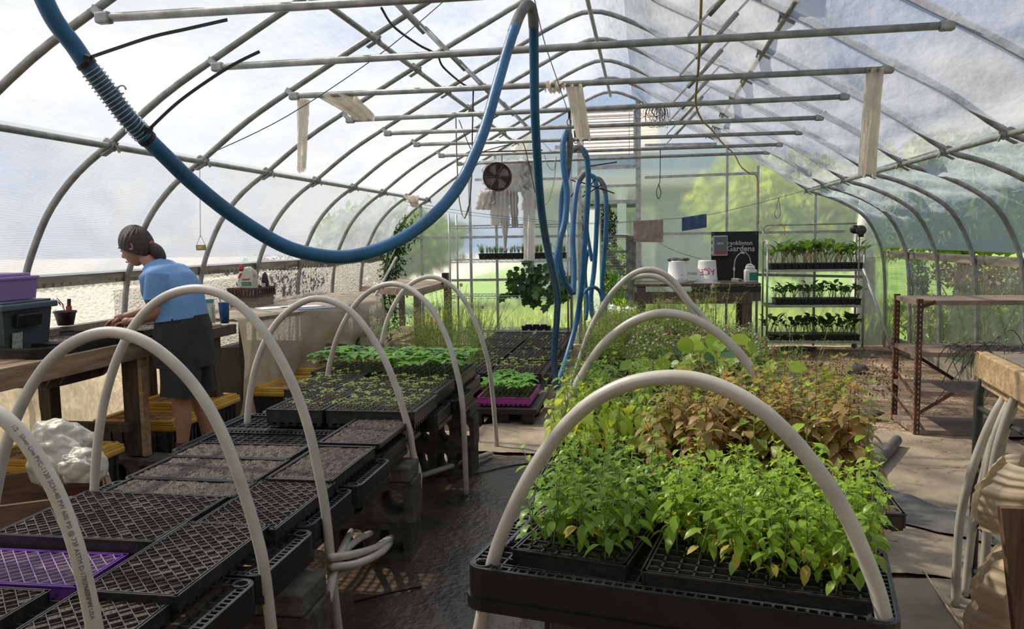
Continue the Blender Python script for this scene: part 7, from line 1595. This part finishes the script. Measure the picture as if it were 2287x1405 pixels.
m = MB(); m.tube(dpath([(1192, 50, 3.8), (1193, 150, 3.95), (1195, 260, 4.1), (1201, 370, 4.35), (1208, 460, 4.6), (1220, 540, 4.95), (1235, 610, 5.3), (1245, 660, 5.6), (1243, 720, 5.9), (1238, 800, 6.1), (1242, 868, 6.3)]), .0232, 16); m.build('hose_drop', hb, t, True)
# coil spring, ring, zip ties
def helix(P, i0, i1, turns, r, rw, mt, name):
    Q = P[i0:i1]; L_ = [0]
    for a, b in zip(Q, Q[1:]): L_.append(L_[-1]+(b-a).length)
    out = []; N_ = turns*14
    for k in range(N_+1):
        s = k/N_*L_[-1]; i = 0
        while i < len(L_)-2 and L_[i+1] < s: i += 1
        f = (s-L_[i])/max(1e-6, L_[i+1]-L_[i]); p = Q[i].lerp(Q[i+1], f); tg = (Q[i+1]-Q[i]).normalized(); x = tg.cross(Vector((0, 1, 0))).normalized(); y = tg.cross(x); a = 2*PI*k/14; out.append(p+(x*math.cos(a)+y*math.sin(a))*r)
    m = MB(); m.tube(out, rw, 6); return m.build(name, mt, t, True)
def near(px, py):
    best = 0; bd = 1e9
    for i, p in enumerate(P):
        d = p-CP; w = d.dot(cF); u = 1143.5+FOC*d.dot(cX)/w; v = 702.5-FOC*d.dot(cY)/w; q = (u-px)**2+(v-py)**2
        if q < bd: bd = q; best = i
    return best
i0, i1 = near(200, 160), near(322, 300); helix(P, i0, i1+1, 19, .0268, .0022, mat('spring_steel', (.35, .38, .40), .35, .6), 'coil_spring')
m = MB(); c = atd(272, 200, 2.16); m.tube([c+cX*.011*math.cos(a)+cY*.011*math.sin(a) for a in [k*PI/6 for k in range(11)]], .0022, 6); m.build('spring_ring', MATS['spring_steel'], t, True)
zt_m = mat('black_zip_tie', (.012, .010, .012), .4)
for idx, pts, nm in ((near(190, 145), [(196, 130, 2.08), (260, 108, 2.07), (340, 82, 2.06), (420, 64, 2.06), (508, 44, 2.05)], 0), (i1+1, [(332, 290, 2.22), (390, 235, 2.2), (450, 190, 2.2), (520, 145, 2.2), (580, 115, 2.2)], 1)):
    q = P[idx]; tg = (P[idx+1]-P[idx]).normalized(); m = MB(); m.tube([q-tg*.006, q+tg*.006], .0262, 16); Q = dpath(pts, 5)
    m.box(Q[0], (.016, .016, .016), (.3, .4, .2)); 
    for a, b in zip(Q, Q[1:]): m.bar(a, b, .0085, .002, tuple(cF))
    m.build('zip_tie', zt_m, t)
labs = ['blue hose strand looped down in front of the doorway, left pair', 'blue hose strand hanging just right of the nearest drop', 'long blue hose strand dropping to the far end of the aisle', 'blue hose strand hanging before the left door jamb', 'blue hose loop hanging in the middle of the doorway', 'blue hose loop at the right side of the doorway', 'short arch of blue hose between the hanging strands', 'thin blue hose strand behind the doorway loops']
HS = [[(1246, 655, 5.7), (1240, 600, 5.75), (1250, 540, 5.8), (1262, 490, 5.85), (1266, 430, 5.9), (1259, 370, 5.9), (1258, 320, 5.95), (1266, 292, 6.0)],
      [(1268, 290, 6.0), (1273, 320, 6.0), (1268, 380, 6.05), (1256, 440, 6.1), (1253, 510, 6.1), (1250, 580, 6.15), (1262, 630, 6.2), (1278, 656, 6.25)],
      [(1280, 334, 6.5), (1296, 330, 6.5), (1310, 350, 6.5), (1314, 400, 6.55), (1311, 470, 6.6), (1305, 560, 6.65), (1298, 650, 6.7), (1287, 720, 6.75), (1268, 790, 6.6), (1250, 845, 6.35), (1243, 870, 6.3)],
      [(1280, 656, 6.4), (1282, 600, 6.5), (1279, 530, 6.6), (1284, 450, 6.7), (1292, 405, 6.8), (1306, 388, 6.8), (1318, 392, 6.8)],
      [(1318, 392, 7.2), (1328, 400, 7.2), (1334, 440, 7.2), (1332, 520, 7.25), (1327, 600, 7.3), (1320, 660, 7.3), (1322, 700, 7.3), (1330, 718, 7.3)],
      [(1328, 398, 7.6), (1342, 404, 7.6), (1352, 430, 7.6), (1354, 500, 7.6), (1349, 580, 7.65), (1345, 640, 7.7), (1352, 690, 7.7), (1356, 722, 7.7)],
      [(1306, 655, 7.1), (1314, 645, 7.1), (1328, 642, 7.15), (1340, 652, 7.2), (1345, 672, 7.2)],
      [(1310, 455, 7.4), (1312, 520, 7.4), (1322, 580, 7.4), (1314, 560, 7.45), (1307, 610, 7.5), (1312, 680, 7.5), (1308, 715, 7.5)]]
HO = []
for i, (lab, pts) in enumerate(zip(labs, HS)):
    t2 = thing('blue_hose', lab, 'hose', atd(*pts[0]), 'hanging loops of blue hose'); m = MB(); HO.append(t2); m.tube(dpath(pts), .0225 if i < 6 else .016, 12); m.build('hose_run', hb, t2, True)
    if i in (1, 2, 3, 5): Q = dpath(pts[:3] if i != 3 else pts[4:]); m = MB(); m.tube(Q, .0245, 12); m.build('grey_sleeve', hg, t2, True)
for i, (a, b) in enumerate((((1312, 372), (1378, 362)), ((1292, 405), (1350, 425)), ((1340, 420), (1372, 432)), ((1330, 400), (1305, 430)), ((1300, 400), (1275, 440)), ((1345, 412), (1300, 440)), ((1276, 402), (1298, 410)))):
    m = MB(); m.bar(atd(*a, 6.9), atd(*b, 6.9), .010, .003, tuple(cF)); m.build('zip_tie', zt_m, HO[3 if i in (4, 5, 6) else 5])
# trolley line with hooks
m = MB(); m.tube(dpath([(1192, -10, 4.0), (1215, 90, 4.3), (1245, 180, 4.8), (1270, 255, 5.4), (1276, 290, 5.8)], 4), .003, 5); tag(m.build('cord', steel), 'thin suspension cord running down from the roof beside the hose', 'cord')
for i, (a, b) in enumerate((((1272, 250), (1271, 278)), ((1284, 292), (1286, 318)))):
    t2 = thing('snap_hook', ('upper', 'lower')[i]+' dark snap hook on the suspension cord', 'hook', atd(*a, 5.4), 'snap hooks'); m = MB(); m.bar(atd(*a, 5.4), atd((a[0]+b[0])/2, (a[1]+b[1])/2, 5.4), .018, .014); m.build('swivel', mat('dark_iron', (.03, .025, .022), .5, .5), t2); c = atd(b[0], b[1]-5, 5.4); m = MB(); m.tube([c+cX*.014*math.cos(k)+cY*.022*math.sin(k) for k in [j*PI/6 for j in range(12)]], .003, 5, closed=True); m.build('ring', MATS['dark_iron'], t2)
# cables and cords
ycab = mat('ochre_cable', (.34, .24, .07), .5); dkc = mat('dark_cable', (.03, .028, .025), .6); tanc = mat('tan_cable', (.42, .36, .20), .6)
def dwire(lab, pts, r, mt, name='cable'): m = MB(); m.tube(dpath(pts, 6), r, 6); return tag(m.build(name, mt, None, True), lab, 'cable')
dwire('ochre electric cable hanging from the roof and strung along the cross pipes', [(1567, -30, 4.2), (1564, 60, 4.4), (1560, 150, 4.9), (1554, 230, 5.6), (1568, 268, 6.2), (1590, 290, 7.0), (1612, 318, 8.0), (1640, 345, 9.2), (1655, 372, 10.2), (1675, 388, 10.3), (1690, 395, 10.5), (1694, 440, 10.5), (1694, 500, 10.5)], .008, ycab)
dwire('dark cable sagging between the first and third cross pipes', [(852, 18, 4.0), (880, 60, 4.4), (935, 100, 4.9), (975, 122, 5.0), (990, 150, 5.2), (1030, 185, 5.8), (1058, 200, 5.9)], .007, dkc)
dwire('dark cable dropping from the third cross pipe to the fan board', [(1057, 200, 5.9), (1055, 300, 7.4), (1053, 400, 8.6), (1048, 460, 9), (1038, 488, 9)], .006, dkc)
dwire('tan cable looped down left of the fan', [(1018, 262, 7.5), (1020, 340, 8), (1024, 430, 8.6), (1030, 470, 9), (1037, 487, 9), (1046, 460, 9)], .006, tanc)
dwire('dark cord looped between two cross pipes above the fan', [(1025, 268, 8), (1050, 330, 8), (1063, 345, 8), (1090, 335, 8.2), (1140, 322, 8.6), (1165, 318, 9), (1175, 340, 9.2), (1195, 430, 9.6)], .005, dkc)
dwire('cable with a plug hanging right of the white netting', [(1215, 345, 9.4), (1225, 372, 9.4), (1237, 378, 9.4), (1242, 350, 9.4), (1238, 400, 9.4), (1228, 440, 9.4), (1220, 455, 9.4), (1205, 455, 9.4)], .005, tanc)
dwire('thin wire strung from the second purlin bracket to the left purlin', [(1000, -5, 5), (850, 120, 5), (640, 260, 4.9), (465, 345, 5.1)], .003, dkc)
dwire('small black cable coil hanging before the right of the end wall', [(1475, 330, 9), (1474, 400, 9), (1471, 412, 9), (1466, 430, 9), (1471, 444, 9), (1476, 430, 9), (1471, 412, 9)], .005, dkc)
dwire('thin cord loop tied to the clothesline near the purlin', [(1740, 441, 10), (1735, 460, 10), (1730, 478, 10), (1736, 488, 10), (1743, 478, 10), (1741, 455, 10), (1739, 441, 10)], .003, dkc)
dwire('thin cord sagging from the doorway to the left bucket', [(1425, 490, 10.4), (1470, 540, 10.4), (1520, 565, 10.5), (1565, 578, 10.6)], .003, dkc)
rr = random.Random(77); t2 = thing('wire_bundle', 'tangled bundle of thin dark wire hanging beside the gable louvre', 'wire', atd(1462, 232, 7.6)); 
c = atd(1460, 235, 7.5)
for k in range(26):
    w_ = rr.uniform(.02, .09); h2 = rr.uniform(.10, .22); o = cX*rr.gauss(0, .05); m = MB(); m.tube([c+o+cX*w_*math.sin(2*PI*j/16)+cY*(-h2/2+h2/2*math.cos(2*PI*j/16))+cF*.03*math.sin(j+k) for j in range(16)], .0022, 3, closed=True); m.build('wire_loop', mat('thin_dark_wire', (.03, .03, .035), .5, .3), t2)
# printed letters along the nearest hoop
S_ = 0; tot = [0]
for a, b in zip(P1, P1[1:]): tot.append(tot[-1]+(b-a).length)
def arc_at(px, py):
    bd = 1e9; bi = 0
    for i, p in enumerate(P1):
        d = p-CP; w = d.dot(cF); u = 1143.5+FOC*d.dot(cX)/w; v = 702.5-FOC*d.dot(cY)/w; q = (u-px)**2+(v-py)**2
        if q < bd: bd = q; bi = i
    return tot[bi]
pipe_text(h1, P1, .0165, arc_at(22, 962), '1/2', .012); pipe_text(h1, P1, .0165, arc_at(38, 985), 'Silver-Line', .012)
pipe_text(h1, P1, .0165, arc_at(68, 1025), 'PVC-1120 SCH-40 PW 600 PSI @ 73F ASTM D-1785 NSF-PW', .0125)
pipe_text(h1, P1, .0165, arc_at(183, 1310), 'MADE IN USA', .012)
